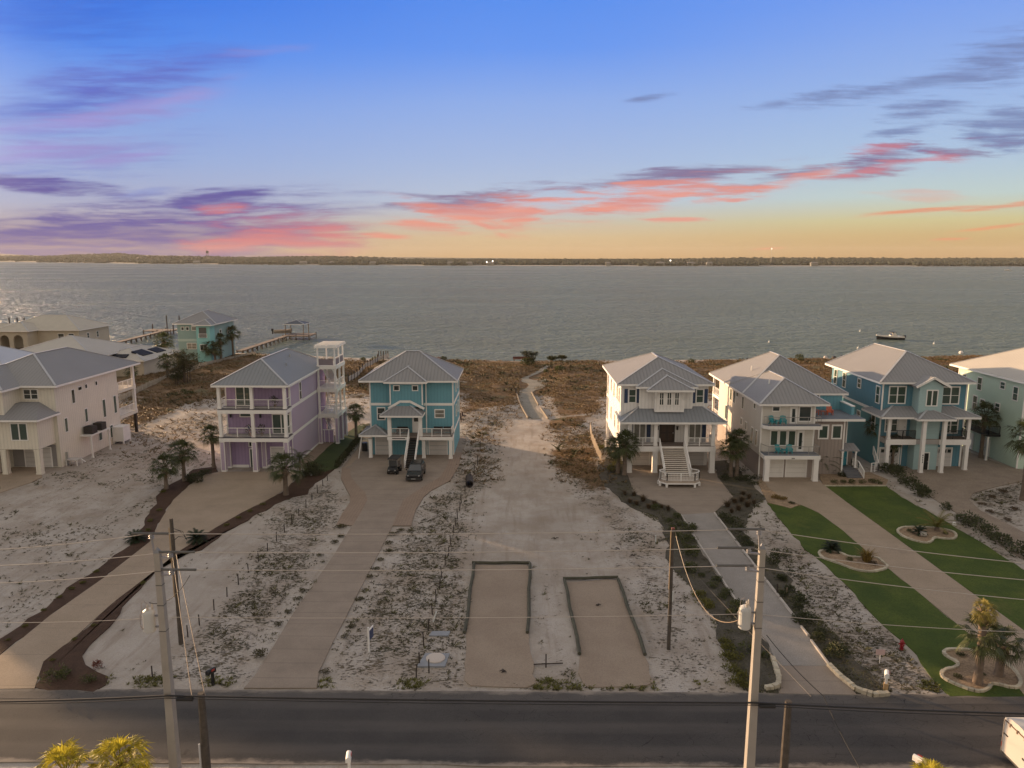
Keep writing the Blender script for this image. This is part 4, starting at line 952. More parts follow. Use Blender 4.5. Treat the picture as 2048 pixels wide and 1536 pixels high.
# ---- cream house in the west foreground
HX, HY_ = -57.4, 90.4
h = thing('beach_house', 'large cream board and batten house with grey roof and raised air conditioners', 'house', (HX, HY_, 0), group='beach houses along the road')
wallbox(h, cream, (-12.0, 0, 0, 14.4, 0, 10.3), (-12.0, -4.3, -3.2, -.002, 7.0, 10.28), (-11.2, -.45, -3.3, -.003, 3.15, 6.95), (-6.8, -6.1, -3.3, -.004, 0, 3.149), (-11.2,-10.6,-3.3,-.004,0,3.149))
hip(h, -12.7, .65, -.65, 20.0, 10.28, .46)
hip(h, -12.75, -3.7, -4.0, 8.0, 10.25, .46, name='front_roof')
# low skirt roof round the front wing
sk = MB(); a4 = [(-11.9, -4.2, 6.9), (.25, -4.2, 6.9), (.25, .4, 6.9), (-11.9, .4, 6.9)]; b4 = [(-11.9, -1.0, 8.35), (-3.4, -1.0, 8.35), (-2.0, .02, 8.35), (-11.9, .02, 8.35)]
sk.q(a4[0], a4[1], b4[1], b4[0]).q(a4[1], a4[2], b4[2], b4[1]).q(a4[3], a4[0], b4[0], b4[3]).q(*b4).q(*a4[::-1]).q(a4[2], a4[3], b4[3], b4[2])
so_ = sk.build('skirt_roof', roofg, h)
MB().box(-11.93, .28, -4.24, -4.203, 6.72, 6.92).box(.253, .29, -4.2, .4, 6.72, 6.92).build('fascia', trimw, so_)
for x in (-.75, -4.85, -9.2): col(h, x, -3.05, 0, 3.12, .62, cream)
MB().box(-6.0, -.5, -.05, -.004, .1, 2.9).build('garage_back_wall', M('grey_carport_wall', (.25,.23,.22), .8), h)
gdoor(h, 'F', -.06, -4.4, -1.2, 2.5)
win(h, 'F', -3.3, -3.55, -1.7, 4.35, 6.3, '', glassg, n=2); win(h, 'F', -3.3, -9.5, -7.5, 4.35, 6.3, '', glassg, n=2); win(h, 'F', -3.2, -10, -8, 7.9, 9.6, '', glassg, n=2)
win(h, 'F', 0, -3.75, -2.1, 8.75, 9.85, 'h', glass, n=2, frame=white)
for y, w_, z0, z1 in ((3.4, .6, 7.5, 9.2), (4.9, .8, 8.9, 9.3), (6.5, .45, 8.9, 9.4), (8.9, .45, 8.9, 9.4), (1.4, .55, 4.2, 5.9), (5.9, .55, 4.5, 6.2), (10.2, .65, 4.2, 6.6), (13.0, .65, 4.2, 6.6), (8.6, .75, 1.3, 2.5), (11.5, .7, 1.0, 2.7)): win(h, 'R', 0, y, y+w_, z0, z1, '', glassg if z0 < 7 else glass, white, .09)
# rear corner porch
for z in (3.0, 6.75): MB().box(-7, .05, 14.4, 19.4, z, z+.42).build('rear_deck', cream, h)
for z0, z1 in ((3.42, 6.75), (7.17, 10.28)): col(h, -.2, 19.15, z0, z1, .36, white); col(h, -6.5, 19.15, z0, z1, .36, white)
rail(h, [(-.1, 14.6), (-.1, 18.9)], 7.17, 1.1, white, step=1.4, bal=.16); rail(h, [(-.1, 14.6), (-.1, 18.9)], 3.42, 1.1, white, step=1.4, bal=.12)
col(h, -.25, 19.1, 0, 3.0, .32, woodd, 'post'); col(h, -6.5, 19.1, 0, 3.0, .32, woodd, 'post')
MB().box(-7, .3, 14.5, 19.6, .0, .08).build('patio_slab', conc, h)
# air conditioner platform
pf = MB().box(.02, 1.5, 4.3, 9.0, 2.9, 3.05); pf.build('equipment_platform', white, h)
for y in (4.5, 8.7): col(h, 1.38, y, 0, 2.9, .16, white, 'platform_post')
MB().bar((.05, .9, .1), (.05, 1.0, 1.7), .5, .12).build('meter_box', steel, h)
mb = MB()
for x, y in ((-3.2, 7.0), (-2.2, 11.5), (-.9, 15)): mb.lathe((x, y, 10.4), [(.1, 0), (.1, 2.2-.0)], 8)

# ---- houses farther back on the west side
def simple(label, x0, x1, y0, y1, z0, z1, mat, roof, pitch=.45, over=.7, wins=(), group='houses along the western shore', name='beach_house'):
    h = thing(name, label, 'house', (x0, y0, 0), group=group)
    w, d = x1-x0, y1-y0
    wallbox(h, mat, (0, w, 0, d, 0, z1)); hip(h, -over, w+over, -over, d+over, z1-.02, pitch, roof)
    for f, a, b, c, e, kw in wins: win(h, f, {'F': 0, 'R': w, 'L': 0, 'B': d}[f], a, b, c, e, kw)
    return h
h = simple('house with a pale blue metal roof peeping over the cream house', -90, -76.3, 109, 122.5, 0, 9.0, cream, M('pale_blue_metal_roof', (.46,.48,.53), .5, .05, .3, stripe=SEAM), .46, .8, [('F', 2, 3, 6.5, 8, 'h'), ('F', 9, 10, 6.5, 8, 'h'), ('R', 3, 4, 6.5, 8, 'h')])
h = simple('low house with a wide pale roof carrying solar panels', -108, -88.5, 153, 172, 0, 5.4, tanst, roofl, .34, .8, [('F', 2, 3.2, 2, 4, 'h'), ('F', 14, 16, 2, 4, 'h'), ('R', 4, 5.5, 2, 4, 'h'), ('R', 9, 11, 2, 4, 'h')])
wallbox(h, tanst, (16, 27, 6, 22, 0, 4.0), name='wing_wall'); hip(h, 15.5, 27.6, 5.2, 22.6, 3.98, .34, roofl, name='wing_roof')
wallbox(h, tanst, (-6, 0, -1.5, 6, 0, 5.2), name='wing_wall'); hip(h, -6.5, 3, -2.1, 9, 5.1, .3, roofl, name='wing_roof')
sol = M('solar_panel', (.012, .014, .020), .6, .15, 3, spec=.1)
for x, y, z, sx_, sy_ in ((23.4, 8.2, 5.75, 2.6, 4.6), (24.0, 14.2, 5.55, 2.2, 4.2), (19.8, 6.2, 4.70, 3.4, 1.5)):
    a, sl_ = MB(), (-.34 if sx_ < 3 else 0)
    v = [(x, y, z), (x+sx_, y, z+sl_*sx_), (x+sx_, y+sy_, z+sl_*sx_+(.34*sy_ if sl_ == 0 else 0)), (x, y+sy_, z+(.34*sy_ if sl_ == 0 else 0))]
    a.q(*v).q(*[(p[0], p[1], p[2]-.3) for p in v[::-1]])
    for i in range(4): j = (i+1) % 4; a.q(v[j], v[i], (v[i][0], v[i][1], v[i][2]-.3), (v[j][0], v[j][1], v[j][2]-.3))
    a.build('solar_panel', sol, h)
# tan stucco house with arches
h = simple('tan stucco house with an arched porch by the water', -150, -127.0, 214, 230, 0, 5.2, tanst, M('tan_tile_roof', (.44,.40,.33), .8, .08, .6), .42, .8, [('F', 17, 18.6, 2.4, 4.2, 'h'), ('R', 4, 5, 2.4, 4, 'h'), ('R', 9, 10, 2.4, 4, 'h'), ('F', 20, 21.5, 2.4, 4.2, 'h')])
tt = MATS['tan_tile_roof']
pw = MB(); X0, X1 = 2.0, 11.0
piers = [(X0, X0+1.1), (X0+3.7, X0+4.9), (X0+7.6, X1)]
for a, b in piers: pw.box(a, b, -4.5, -4.0, 0, 5.3)
for (a, b), (c, e) in zip(piers[:-1], piers[1:]):
    r_ = (c-b)/2; cx = (b+c)/2; n = 10; prev = None
    for k in range(n):
        a0 = math.pi*k/n; a1 = math.pi*(k+1)/n
        xa, za = cx+r_*math.cos(a0), 2.9+r_*math.sin(a0); xb, zb = cx+r_*math.cos(a1), 2.9+r_*math.sin(a1)
        pw.q((xb, -4.5, zb), (xa, -4.5, za), (xa, -4.5, 5.3), (xb, -4.5, 5.3)).q((xb, -4.5, zb), (xb, -4.0, zb), (xa, -4.0, za), (xa, -4.5, za))
pw.box(X1-.5, X1, -4.0, 0, 0, 5.3).box(X0, X0+.5, -4.0, 0, 0, 5.3).build('arched_porch', tanst, h)
hip(h, X0-.8, X1+.8, -5.2, 6, 5.28, .42, tt, name='porch_roof')
hip(h, -14, 4, 3, 13, 4.4, .38, tt, name='wing_roof'); wallbox(h, tanst, (-13.4, 0, 3.6, 12.4, 0, 4.4), name='wing_wall')
# far aqua house
h = simple('aqua stucco house with a grey hip roof standing alone near the water', -84.6, -75.4, 184, 196.5, 0, 9.7, aquaf, roofg, .50, .8, [('F', 1.0, 1.6, 8.2, 8.9, ''), ('F', 2.2, 2.8, 8.2, 8.9, ''), ('R', 3, 4, 6.5, 8, 'h'), ('R', 8, 9, 6.5, 8, 'h')])
wallbox(h, M('pale_aqua_stucco', (.24,.50,.48), .8, .05), (5.9, 9.2, -3.0, -.002, 0, 9.6), name='front_wing'); hip(h, 5.2, 9.95, -3.7, 6, 9.6, .46, roofg, name='wing_roof')
trim(h, (-.05, 5.9, -.06, 0, 5.4, 6.0), mat=M('pale_aqua_trim', (.40,.50,.46), .8), name='band')
fbox(MB(), 'F', -3.0, 6.6, 8.4, -.02, .05, 6.6, 9.1).build('opening_shade_panel', M('recess_shade_grey', (.10,.10,.09), .8), h)  # flat dark panel paints the shade of a balcony opening
win(h, 'F', 0, 3.6, 5.0, 8.2, 9.0, '', curt); win(h, 'F', -3.0, 6.7, 8.3, 3.6, 4.9, 'v', glass); win(h, 'F', 0, 2.2, 4.4, 3.6, 4.9, 'hv', curt)
rail(h, [(6.5, -3.12), (8.5, -3.12)], 6.6, 1.0, trimw, bal=.25)
# unseen neighbour houses, added west of the frame to shadow the front yards
for x, c_, nm in ((-93.5, cream, 'cream'), (-134, whites, 'white'), (-155, aqual, 'pale aqua')):
    simple(f'{nm} three storey house added out of view to shadow the front yards', x, x+13, 89, 105, 0, 10.2, c_, roofg, .48, .7, [('F', 2, 4, 8, 9.6, 'h'), ('F', 9, 11, 8, 9.6, 'h'), ('F', 2, 4, 4.4, 6.2, 'h'), ('F', 9, 11, 4.4, 6.2, 'h'), ('R', 4, 5, 8, 9.6, 'h')], group='beach houses along the road')
# ================================================================= vegetation
def leafmat(name, rgb, isl=.45, trans=.25, rough=.6):
    m = M(name, rgb, rough, .15, 1.5, island=isl, spec=.3)
    t = NT(m.node_tree); b = m.node_tree.nodes['Principled BSDF']; out = m.node_tree.nodes['Material Output']
    src = b.inputs['Base Color'].links[0].from_socket
    tr = t.n('BsdfTranslucent', {'Color': src}); mx = t.n('MixShader', {0: trans, 1: b.outputs[0], 2: tr})
    t.set(out.inputs[0], mx)
    return m
palmg = leafmat('palm_leaf', (.052, .063, .022)); palmd = leafmat('dead_palm_leaf', (.20, .14, .07))
palmy = leafmat('yellow_green_palm_leaf', (.36, .31, .035), trans=.45)
sagom = leafmat('dark_sago_leaf', (.018, .030, .012)); bushg = leafmat('bush_leaf', (.070, .078, .028)); bushd = leafmat('dark_bush_leaf', (.046, .052, .022))
bushy = leafmat('yellow_bush_leaf', (.13, .115, .03)); bushr = leafmat('red_tinged_leaf', (.17, .06, .045)); brng = leafmat('brown_grass_blade', (.105, .072, .045)); pinem = leafmat('pine_needle', (.040, .046, .016))
hedgeb = leafmat('loose_hedge_leaf', (.062, .070, .034)); duneg = leafmat('dune_grass_blade', (.150, .095, .043), trans=.15); weedm = leafmat('weed_blade', (.074, .064, .028))
gold = leafmat('golden_grass_blade', (.20, .13, .035)); lush = leafmat('yellow_green_weed', (.12, .115, .03))
bark = M('palm_trunk', (.16, .12, .09), .95, .3, 3, bump=.05, bs=9); boot = M('palm_boot', (.26, .19, .13), .95, .3, 4)
pbark = M('pine_bark', (.09, .065, .05), .95, .3, 3)
def fan(mb, B, d, rad, rr, n=17, droop=.35):
    up = Vector((0,0,1)); s = d.cross(up)
    if s.length < .05: s = Vector((1,0,0))
    s.normalize(); nrm = s.cross(d).normalized()
    s = (s*math.cos(rr.uniform(-.5,.5))+nrm*math.sin(rr.uniform(-.5,.5))).normalized()
    for i in range(n):
        a = R(-80+160*i/(n-1)); r = rad*(1-.25*abs(a)/1.4)*rr.uniform(.85, 1.08)
        dirv = d*math.cos(a)+s*math.sin(a); mid = B+dirv*r*.55+nrm*r*.05; tip = B+dirv*r-up*droop*r*rr.uniform(.5, 1.3)
        w = dirv.cross(nrm).normalized()*rad*.038
        mb.q(B, mid-w, tip, mid+w)
def sabal(seed, H=3.5, nl=34, rad=.95, pet=1.0, dead=6, tr=.2, lean=.0, boots=True, mat=None):
    rr = random.Random(seed)
    tk, cr, dd, bt = MB(), MB(), MB(), MB()
    path = [Vector((lean*(k/6)**1.6, 0, H*k/6)) for k in range(7)]
    tk.tube([path[0]-Vector((0,0,.15))]+path, [tr*1.5, tr*1.3, tr*1.05, tr, tr*.96, tr*.95, tr*1.0, tr*1.15], 9)
    top = path[-1]
    if boots:
        for i in range(26):
            z = H-rr.random()*1.0*min(1, H/2.5); a = rr.uniform(0, 6.28); p = Vector((lean*(z/H)**1.6, 0, z))
            o = Vector((math.cos(a), math.sin(a), 0)); bt.bar(p+o*tr*.9, p+o*(tr+.17)+Vector((0,0,.28)), .09, .05)
    for i in range(nl):
        el = R(85-115*((i+.5)/nl)**.9+rr.uniform(-8, 8)); az = i*2.399+rr.uniform(-.3, .3)
        d = Vector((math.cos(az)*math.cos(el), math.sin(az)*math.cos(el), math.sin(el)))
        pl = pet*rr.uniform(.8, 1.15); B = top+Vector((0,0,.1))+d*pl-Vector((0,0,.12*pl))
        cr.bar(top, B, .035, .03); d2 = (d-Vector((0,0,.35))).normalized()
        fan(cr, B, d2, rad*rr.uniform(.85, 1.1), rr)
    for i in range(dead):
        az = rr.uniform(0, 6.28); d = Vector((math.cos(az)*.55, math.sin(az)*.55, -.8)).normalized()
        B = top+d*pet*.7; dd.bar(top, B, .03); fan(dd, B, (d-Vector((0,0,.8))).normalized(), rad*.7, rr, 9, .2)
    return tk, cr, dd, bt
def palm_thing(name, label, loc, mbs, group, mat=None, rz=0, sc=1):
    t = thing(name, label, 'palm', loc, rz, group); t.scale = (sc, sc, sc)
    tk, cr, dd, bt = mbs
    k = tk.build('trunk', bark, t, smooth=True)
    if bt.v: bt.build('leaf_boots', boot, k)
    cr.build('crown', mat or palmg, t)
    if dd.v: dd.build('dead_fronds', palmd, t)
    return t
def pinnate(mb, B, az, el0, L, rr, nl=16, lw=.035, ll=.35, curl=1.2):
    p = Vector(B); el = el0; seg = L/8; pts = [p.copy()]
    for k in range(8):
        p = p+Vector((math.cos(az)*math.cos(el), math.sin(az)*math.cos(el), math.sin(el)))*seg; pts.append(p.copy()); el -= curl/8*(1+.5*k/8)
    for a, b in zip(pts[:-1], pts[1:]): mb.bar(a, b, .03, .02)
    side = Vector((-math.sin(az), math.cos(az), 0))
    for i in range(nl):
        f = .15+.85*i/nl; k = min(7, int(f*8)); q_ = pts[k].lerp(pts[k+1], f*8-k); d = (pts[k+1]-pts[k]).normalized()
        l = ll*(1-.55*abs(f-.45)/.55)
        for sg in (-1, 1):
            t_ = q_+(side*sg*.85+d*.55+Vector((0,0,-.12)))*l; w = d*lw
            mb.q(q_-w, q_+w, t_+w*.2, t_-w*.2)
def bush_mb(seed, rx=.6, rz=.45, n=240, ls=.09, upright=.3):
    rr = random.Random(seed); mb = MB()
    lob = [(Vector((rr.uniform(-.55,.55)*rx, rr.uniform(-.55,.55)*rx, rr.uniform(.35, 1.0)*rz)), rr.uniform(.45, .8)) for _ in range(7)]
    for i in range(n):
        c, s = rr.choice(lob); v = Vector((rr.gauss(0,1), rr.gauss(0,1), rr.gauss(0,1))).normalized()*rr.uniform(.55, 1.0)
        p = c+Vector((v.x*rx*s, v.y*rx*s, v.z*rz*s))
        if p.z < .02: p.z = rr.uniform(.02, .15)
        d = (v+Vector((rr.uniform(-.6,.6), rr.uniform(-.6,.6), upright+rr.uniform(0,.6)))).normalized()
        s_ = d.cross(Vector((rr.uniform(-1,1), rr.uniform(-1,1), .3))).normalized(); L = ls*rr.uniform(.7, 1.5)
        mb.q(p-s_*L*.4, p+d*L*.8-s_*L*.45, p+d*L*1.7, p+d*L*.8+s_*L*.45)
    return mb
def tuft_mb(seed, n=70, h=.8, spread=.35, w=.03):
    rr = random.Random(seed); mb = MB()
    for i in range(n):
        a = rr.uniform(0, 6.28); o = Vector((math.cos(a), math.sin(a), 0)); b = o*rr.uniform(0, spread*.35); L = h*rr.uniform(.6, 1.15); f = rr.uniform(.2, 1)*spread
        s = Vector((-o.y, o.x, 0))*w; m_ = b+o*f*.45+Vector((0,0,L*.65)); tp = b+o*f*1.3+Vector((0,0,L*rr.uniform(.75, 1)))
        mb.q(b-s, b+s, m_+s*.8, m_-s*.8).q(m_-s*.8, m_+s*.8, tp)
    return mb
# --- palms in the front yards and around the houses
WSET = sabal(1, 3.0, 34), sabal(2, 3.9, 30, .9, .9), sabal(3, 2.3, 32, .95, 1.0, 3), sabal(4, 4.6, 36, 1.0, 1.05, 8)
def place_palm(px, base_y, top_y, label, var, group='sabal palms around the houses', crown=1.0, mat=None, rz=None):
    x, y = G(px, base_y); zt = V(px, top_y, y)[2]
    Hs = (3.0, 3.9, 2.3, 4.6)[var]; sc_ = 1.12*zt/(Hs+1.35)
    key = (var, mat.name if mat else '')
    z_ = rnd.uniform(0, 6) if rz is None else rz
    if key not in PP: PP[key] = palm_thing('sabal_palm', label, (x, y, 0), WSET[var], group, mat, z_, sc_)
    else: dup(PP[key], (x, y, 0), label, z_, sc_, group)
PP = {}
for a in [(333,978,916,'short palm at the outer tip of the mulch beside the lilac house drive',2),
          (369,962,890,'middle palm of three west of the lilac house, in the mulch bed',0),
          (428,936,858,'palm standing close against the lilac house front column',1),
          (572,990,915,'low bushy palm at the curve of the lilac house drive',2),
          (713,884,815,'palm on the lawn strip between the lilac and turquoise houses',1),
          (1249,950,872,'palm at the front corner of the white house with shutters',0),
          (1236,946,880,'second palm tucked behind the one at the white house corner',2),
          (1461,953,882,'palm in front of the cream and taupe house side wall',0),
          (1473,953,868,'taller palm behind another by the cream and taupe house wall',1),
          (1784,934,874,'slim palm before the teal house garage door',1),
          (1748,925,845,'dark palm between the taupe wall and the teal house',3),
          (1961,916,820,'tall palm beside the mint house balcony',3),
          (2034,912,838,'palm in front of the mint house wall',1),
          (2046,1000,860,'large palm in the sandy island of the paver drive',3)]:
    place_palm(*a)
# background palms and pines on the west shore
for a in [(331,725,672,'palm beside the aqua stucco house on its west side',0),(336,762,714,'dark palm behind the picket fence near the pines',0),(266,783,735,'palm just behind the cream house rear porch',1),
          (421,729,686,'leaning round palm in front of the aqua stucco house',0),(431,729,690,'second palm in front of the aqua stucco house',2),(443,724,672,'taller palm at the aqua stucco house corner',1),(467,717,660,'palm alone on the shore lawn beyond the aqua house',3),(310,712,700,'tiny palm by the sandy yard near the pier',2)]:
    place_palm(*a, group='palms on the western shore')
# foreground palms on the near side of the road and in the stone edged bed
def fore(px, py, Y, H_, label, var, mat, sc=1.0, rz=0.0):
    x, y, zt = V(px, py, Y)
    t = palm_thing('sabal_palm', label, (x, y, 0), WSET[var], 'palms along the road', mat, rz, sc)
    s_ = zt/((3.0, 3.9, 2.3, 4.6)[var]+1.4*1); t.scale = (sc, sc, s_)
fore(128, 1497, 31.0, 0, 'yellow green palm crown at the near roadside, beside a second one', 2, palmy, .95)
fore(237, 1484, 31.5, 0, 'taller yellow green palm crown at the near roadside by the concrete pole', 0, palmy, .9, 1.0)
fore(1862, 1528, 31.0, 0, 'palm tip barely showing at the near roadside by a white mailbox', 2, palmy, .8, 2.0)
bx_, by_ = G(1955, 1368)
stack = palm_thing('sabal_palm', 'tall sunlit palm with two tiers of fronds in the stone edged bed', (bx_, by_, 0), sabal(11, 4.75, 18, .62, .42, 3, .24, -.12), 'palms along the road', leafmat('sun_toned_palm_leaf', (.24,.20,.05), trans=.4), .4)  # upper crown leaves lightened in colour to paint sunlight on them
tk, cr, dd, bt = sabal(12, 3.15, 26, .9, .85, 6, .22, 0)
cr.build('lower_crown', palmg, stack)
x, y = G(1997, 1352)
palm_thing('sabal_palm', 'shorter palm at the driveway side of the stone edged bed', (x, y, 0), sabal(13, 2.1, 26, .9, .8, 4, .25), 'palms along the road', None, 1.1)
# pinnate palms
def pinn_thing(name, label, px, py, H_, n, L, el, mat, group, ll=.35, curl=1.2, cat='palm', seed=5, tr=.12):
    rr = random.Random(seed); x, y = G(px, py); t = thing(name, label, cat, (x, y, 0), 0, group)
    MB().tube([(0,0,-.1), (0,0,H_*.6), (0,0,H_)], [tr*1.3, tr, tr*1.1], 8).build('trunk', bark, t)
    mb = MB()
    for i in range(n):
        f = (i+.5)/n; pinnate(mb, (0,0,H_), i*2.399+rr.uniform(-.2,.2), R(80-75*f*el), L*rr.uniform(.85,1.1), rr, 16, .035, ll, curl)
    mb.build('fronds', mat, t); return t
pinn_thing('date_palm', 'dark feathery palm beside the lilac house lawn', 601, 958, 2.4, 26, 2.2, 1.1, palmg, 'feather palms', .4, 1.7)
pinn_thing('date_palm', 'feathery palm against the taupe wall', 1644, 945, 1.0, 20, 2.6, .8, palmg, 'feather palms', .4, 1.3, seed=6)
pinn_thing('date_palm', 'young yellow green palm in the heart shaped stone bed', 1873, 1062, .35, 18, 2.3, .75, leafmat('young_palm_leaf', (.14,.12,.025)), 'feather palms', .4, 1.0, seed=7, tr=.2)
pinn_thing('sago_palm', 'dark sago palm at the bend of the lilac house drive, toward the open sand lot', 272, 1083, .25, 40, 1.05, 1.0, sagom, 'sago palms', .26, 1.0, seed=8)
pinn_thing('sago_palm', 'dark sago palm across the drive, just behind the wooden pole', 394, 1083, .25, 40, 1.15, 1.0, sagom, 'sago palms', .26, 1.0, seed=9)
pinn_thing('sago_palm', 'dark sago palm in the stone bed beside the tan driveway', 1663, 1102, .25, 36, 1.0, 1.0, sagom, 'sago palms', .26, 1.0, seed=10)
pinn_thing('sago_palm', 'small dark sago beside the boulder in the heart shaped bed', 1838, 1070, .3, 24, .8, 1.0, sagom, 'sago palms', .22, 1.0, seed=14)
# pines
def pine(label, px, py, top, seed, trunks=4, spread=2.2, name='pine_tree', clumps=26):
    rr = random.Random(seed); x, y = G(px, py); H_ = V(px, top, y)[2]
    t = thing(name, label, 'tree', (x, y, 0), 0, 'scrub pines'); tk, cr = MB(), MB()
    for k in range(trunks):
        bx, by = rr.uniform(-.8,.8)*spread*.35, rr.uniform(-.5,.5)*spread*.35; tx, ty = bx+rr.uniform(-.5,.5), by+rr.uniform(-.4,.4); h_ = H_*rr.uniform(.7, .97)
        tk.tube([(bx,by,-.1), ((bx+tx)/2+.1,(by+ty)/2,h_*.5), (tx,ty,h_)], [.13,.09,.03], 6)
        for i in range(clumps//trunks):
            z = h_*rr.uniform(.38, 1.0); az = rr.uniform(0, 6.28); L = spread*rr.uniform(.35, 1.0)*(1.15-z/H_*.75); f = z/h_
            b = Vector((bx+(tx-bx)*f, by+(ty-by)*f, z)); e = b+Vector((math.cos(az)*L, math.sin(az)*L, L*.25)); tk.tube([b, e], [.04, .015], 5)
            for c_ in (b.lerp(e, .55), e):
                r_ = rr.uniform(.45, .8)
                for j in range(46):
                    v = Vector((rr.gauss(0,1), rr.gauss(0,1), rr.gauss(0,.7)+.2)).normalized(); p = c_+Vector((v.x*r_, v.y*r_, v.z*r_*.65))*rr.uniform(.3, 1); s_ = v.cross(Vector((rr.random(),rr.random(),.5))).normalized()*.05
                    cr.q(p-s_, p+s_, p+v*.34)
    tk.build('trunk', pbark, t); cr.build('crown', pinem, t)
pine('clump of tall dark pines behind the picket fence', 373, 768, 700, 21, 6, 3.6, clumps=60)
pine('low dark pine beside the tall clump at the picket fence', 352, 770, 735, 22, 3, 2.2, clumps=24)
pine('lone scrub pine at the end of the boardwalk by the beach', 1059, 732, 699, 23, 2, 2.0, clumps=22)
pine('small scrub pine on the dune east of the boardwalk', 1123, 722, 711, 24, 2, 1.2, clumps=14)
pine('low wide scrub pine on the dune east of the boardwalk', 1102, 722, 714, 25, 2, 1.5, clumps=14)
# --- bushes: a few prototypes, copied
BP = {}
def bush(px, py, r, label, mat, group, kind='bush', flat=.75, lift=0):
    x, y = G(px, py); rpx = r
    rad = rpx*math.hypot(x*0, y)/F*1.0
    if group.startswith(('bushes along the gravel', 'loose shrubs', 'yellow green')): rpx *= 1.5
    rad = rpx*(y*math.cos(PITCH)+CAMH*math.sin(PITCH))/F
    key = (kind, mat.name, (px*7+py) % 3)
    if key not in BP:
        if kind == 'bush': mb = bush_mb(hash(key[2])+31, 1.0, .8, 420, .115)
        elif kind == 'ornamental_grass': mb = tuft_mb(key[2]+61, 150, 1.5, .9, .04)
        else: mb = bush_mb(key[2]+91, 1.0, .55, 320, .13, .9)
        BP[key] = mb.mesh(kind, mat)
    nm = {'bush': 'bush', 'ornamental_grass': 'ornamental_grass', 'low_plant': 'low_plant'}[kind]
    o = bpy.data.objects.new(nm, BP[key]); C.objects.link(o); o.location = (x, y, lift); o.rotation_euler.z = rnd.uniform(0, 6)
    o.scale = (rad, rad*rnd.uniform(.85, 1.1), rad*flat*rnd.uniform(.85, 1.1))
    return tag(o, label, {'bush': 'bush', 'ornamental_grass': 'grass clump', 'low_plant': 'plant'}[kind], group)
def row(pts, what, where, mat, group, kind='bush', flat=.75, r=None):
    pts = sorted(pts, key=lambda p: -p[1])
    for i, p in enumerate(pts):
        bush(p[0], p[1], p[2] if len(p) > 2 else r, f'{what}, {ORD[i]} from the road {where}', mat, group, kind, flat)
row([(16,1281),(50,1254),(87,1222),(118,1196),(143,1179),(166,1167),(193,1145),(297,1062),(302,1043),(318,1022),(326,985)], 'small grassy tuft', 'in the mulch toward the open sand lot', lush, 'tufts edging the lilac house drive', 'low_plant', .9, 6)
row([(287,1168),(188,1253),(150,1280),(372,1107),(402,1074),(452,1052),(477,1037),(500,1024),(525,1010),(105,1322)], 'small grassy tuft', 'in the mulch toward the post line', lush, 'tufts edging the lilac house drive', 'low_plant', .9, 6)
bush(113, 1358, 24, 'large round green bush in the mulch at the drive mouth', bushg, 'roadside bushes'); bush(178, 1362, 14, 'smaller green bush beside the large one in the mulch', bushg, 'roadside bushes')
bush(193, 1336, 11, 'small bush with red tinged leaves at the sand edge', bushr, 'roadside bushes', flat=1.1)
bush(388, 962, 22, 'dark bush beside the three palms west of the lilac house', bushd, 'bushes by the lilac house'); bush(408, 950, 14, 'small dark bush near the lilac house column', bushd, 'bushes by the lilac house')
for i, p in enumerate([(616,952,18),(628,945,20),(640,950,15),(622,940,18)]): bush(*p, ('dark bush by the lilac house lawn, closest to the road','large dark bush by the lilac house lawn','low dark bush at the mulch tip by the post line','dark bush against the lilac house wall')[i], bushd, 'bushes by the lilac house')
# clipped hedge strip between lawn strip and paving
hb = MB(); rr = random.Random(77); A_, B_ = G(674, 938), G(738, 858)
for i in range(3600):
    f = rr.random(); x = A_[0]+(B_[0]-A_[0])*f+rr.uniform(-.35,.35); y = A_[1]+(B_[1]-A_[1])*f; z = rr.random()**.6*.85
    d = Vector((rr.uniform(-1,1), rr.uniform(-1,1), rr.uniform(0,1.2))).normalized(); s_ = d.cross(Vector((rr.random(),rr.random(),rr.random()))).normalized()*.06; p = Vector((x, y, z)); hb.q(p-s_, p+d*.11-s_, p+d*.2, p+d*.11+s_)
tag(hb.build('hedge', bushd), 'long dark hedge between the lawn strip and the turquoise house paving', 'hedge')
for i, p in enumerate([(1752,918,24),(1764,905,22),(1742,900,20),(1770,928,18)]): bush(*p, ('tall dark shrub filling the gap between taupe wing and teal house','second tall dark shrub in the gap before the teal side wall','dark shrub against the end of the taupe wing','dark shrub by the white side railing of the teal house')[i], bushd, 'shrubs between taupe wing and teal house', flat=1.7)
WB = [(1339,1044,7),(1356,1037,8),(1362,1051,7),(1347,1061,7),(1375,1064,12),(1354,1074,8),(1381,1085,12),(1369,1095,8),(1383,1112,15),(1380,1140,13),(1404,1154,6),(1426,1173,8),(1435,1162,9),(1447,1187,10),(1444,1199,9),(1467,1218,14),(1460,1230,9),(1497,1303,16),(1532,1312,9),(1310,1020,8),(1390,1058,6)]
row(WB, 'rounded green bush', 'in the pole side bed of the gravel drive', bushg, 'bushes along the gravel drive')
EB = [(1447,1038,10),(1464,1048,11),(1475,1064,12),(1486,1083,11),(1496,1095,10),(1562,1160,7),(1577,1182,10),(1567,1192,8),(1600,1206,13),(1591,1220,10),(1622,1238,9),(1612,1250,17),(1640,1284,12),(1667,1314,19),(1682,1304,9),(1638,1268,9),(1558,1116,12),(1563,1158,8),(1581,1148,7),(1546,1128,9)]
row(EB, 'dark green bush', 'in the lawn side bed of the gravel drive', bushd, 'bushes along the gravel drive')
row([(1260,1006,9),(1273,1010,10),(1286,1003,12),(1297,1017,10),(1309,1010,9),(1323,1016,8),(1336,1021,9),(1250,990,8),(1268,992,9)], 'brown ornamental grass', 'beside the white house pad, pole side', brng, 'ornamental grasses by the white house', 'ornamental_grass', .8)
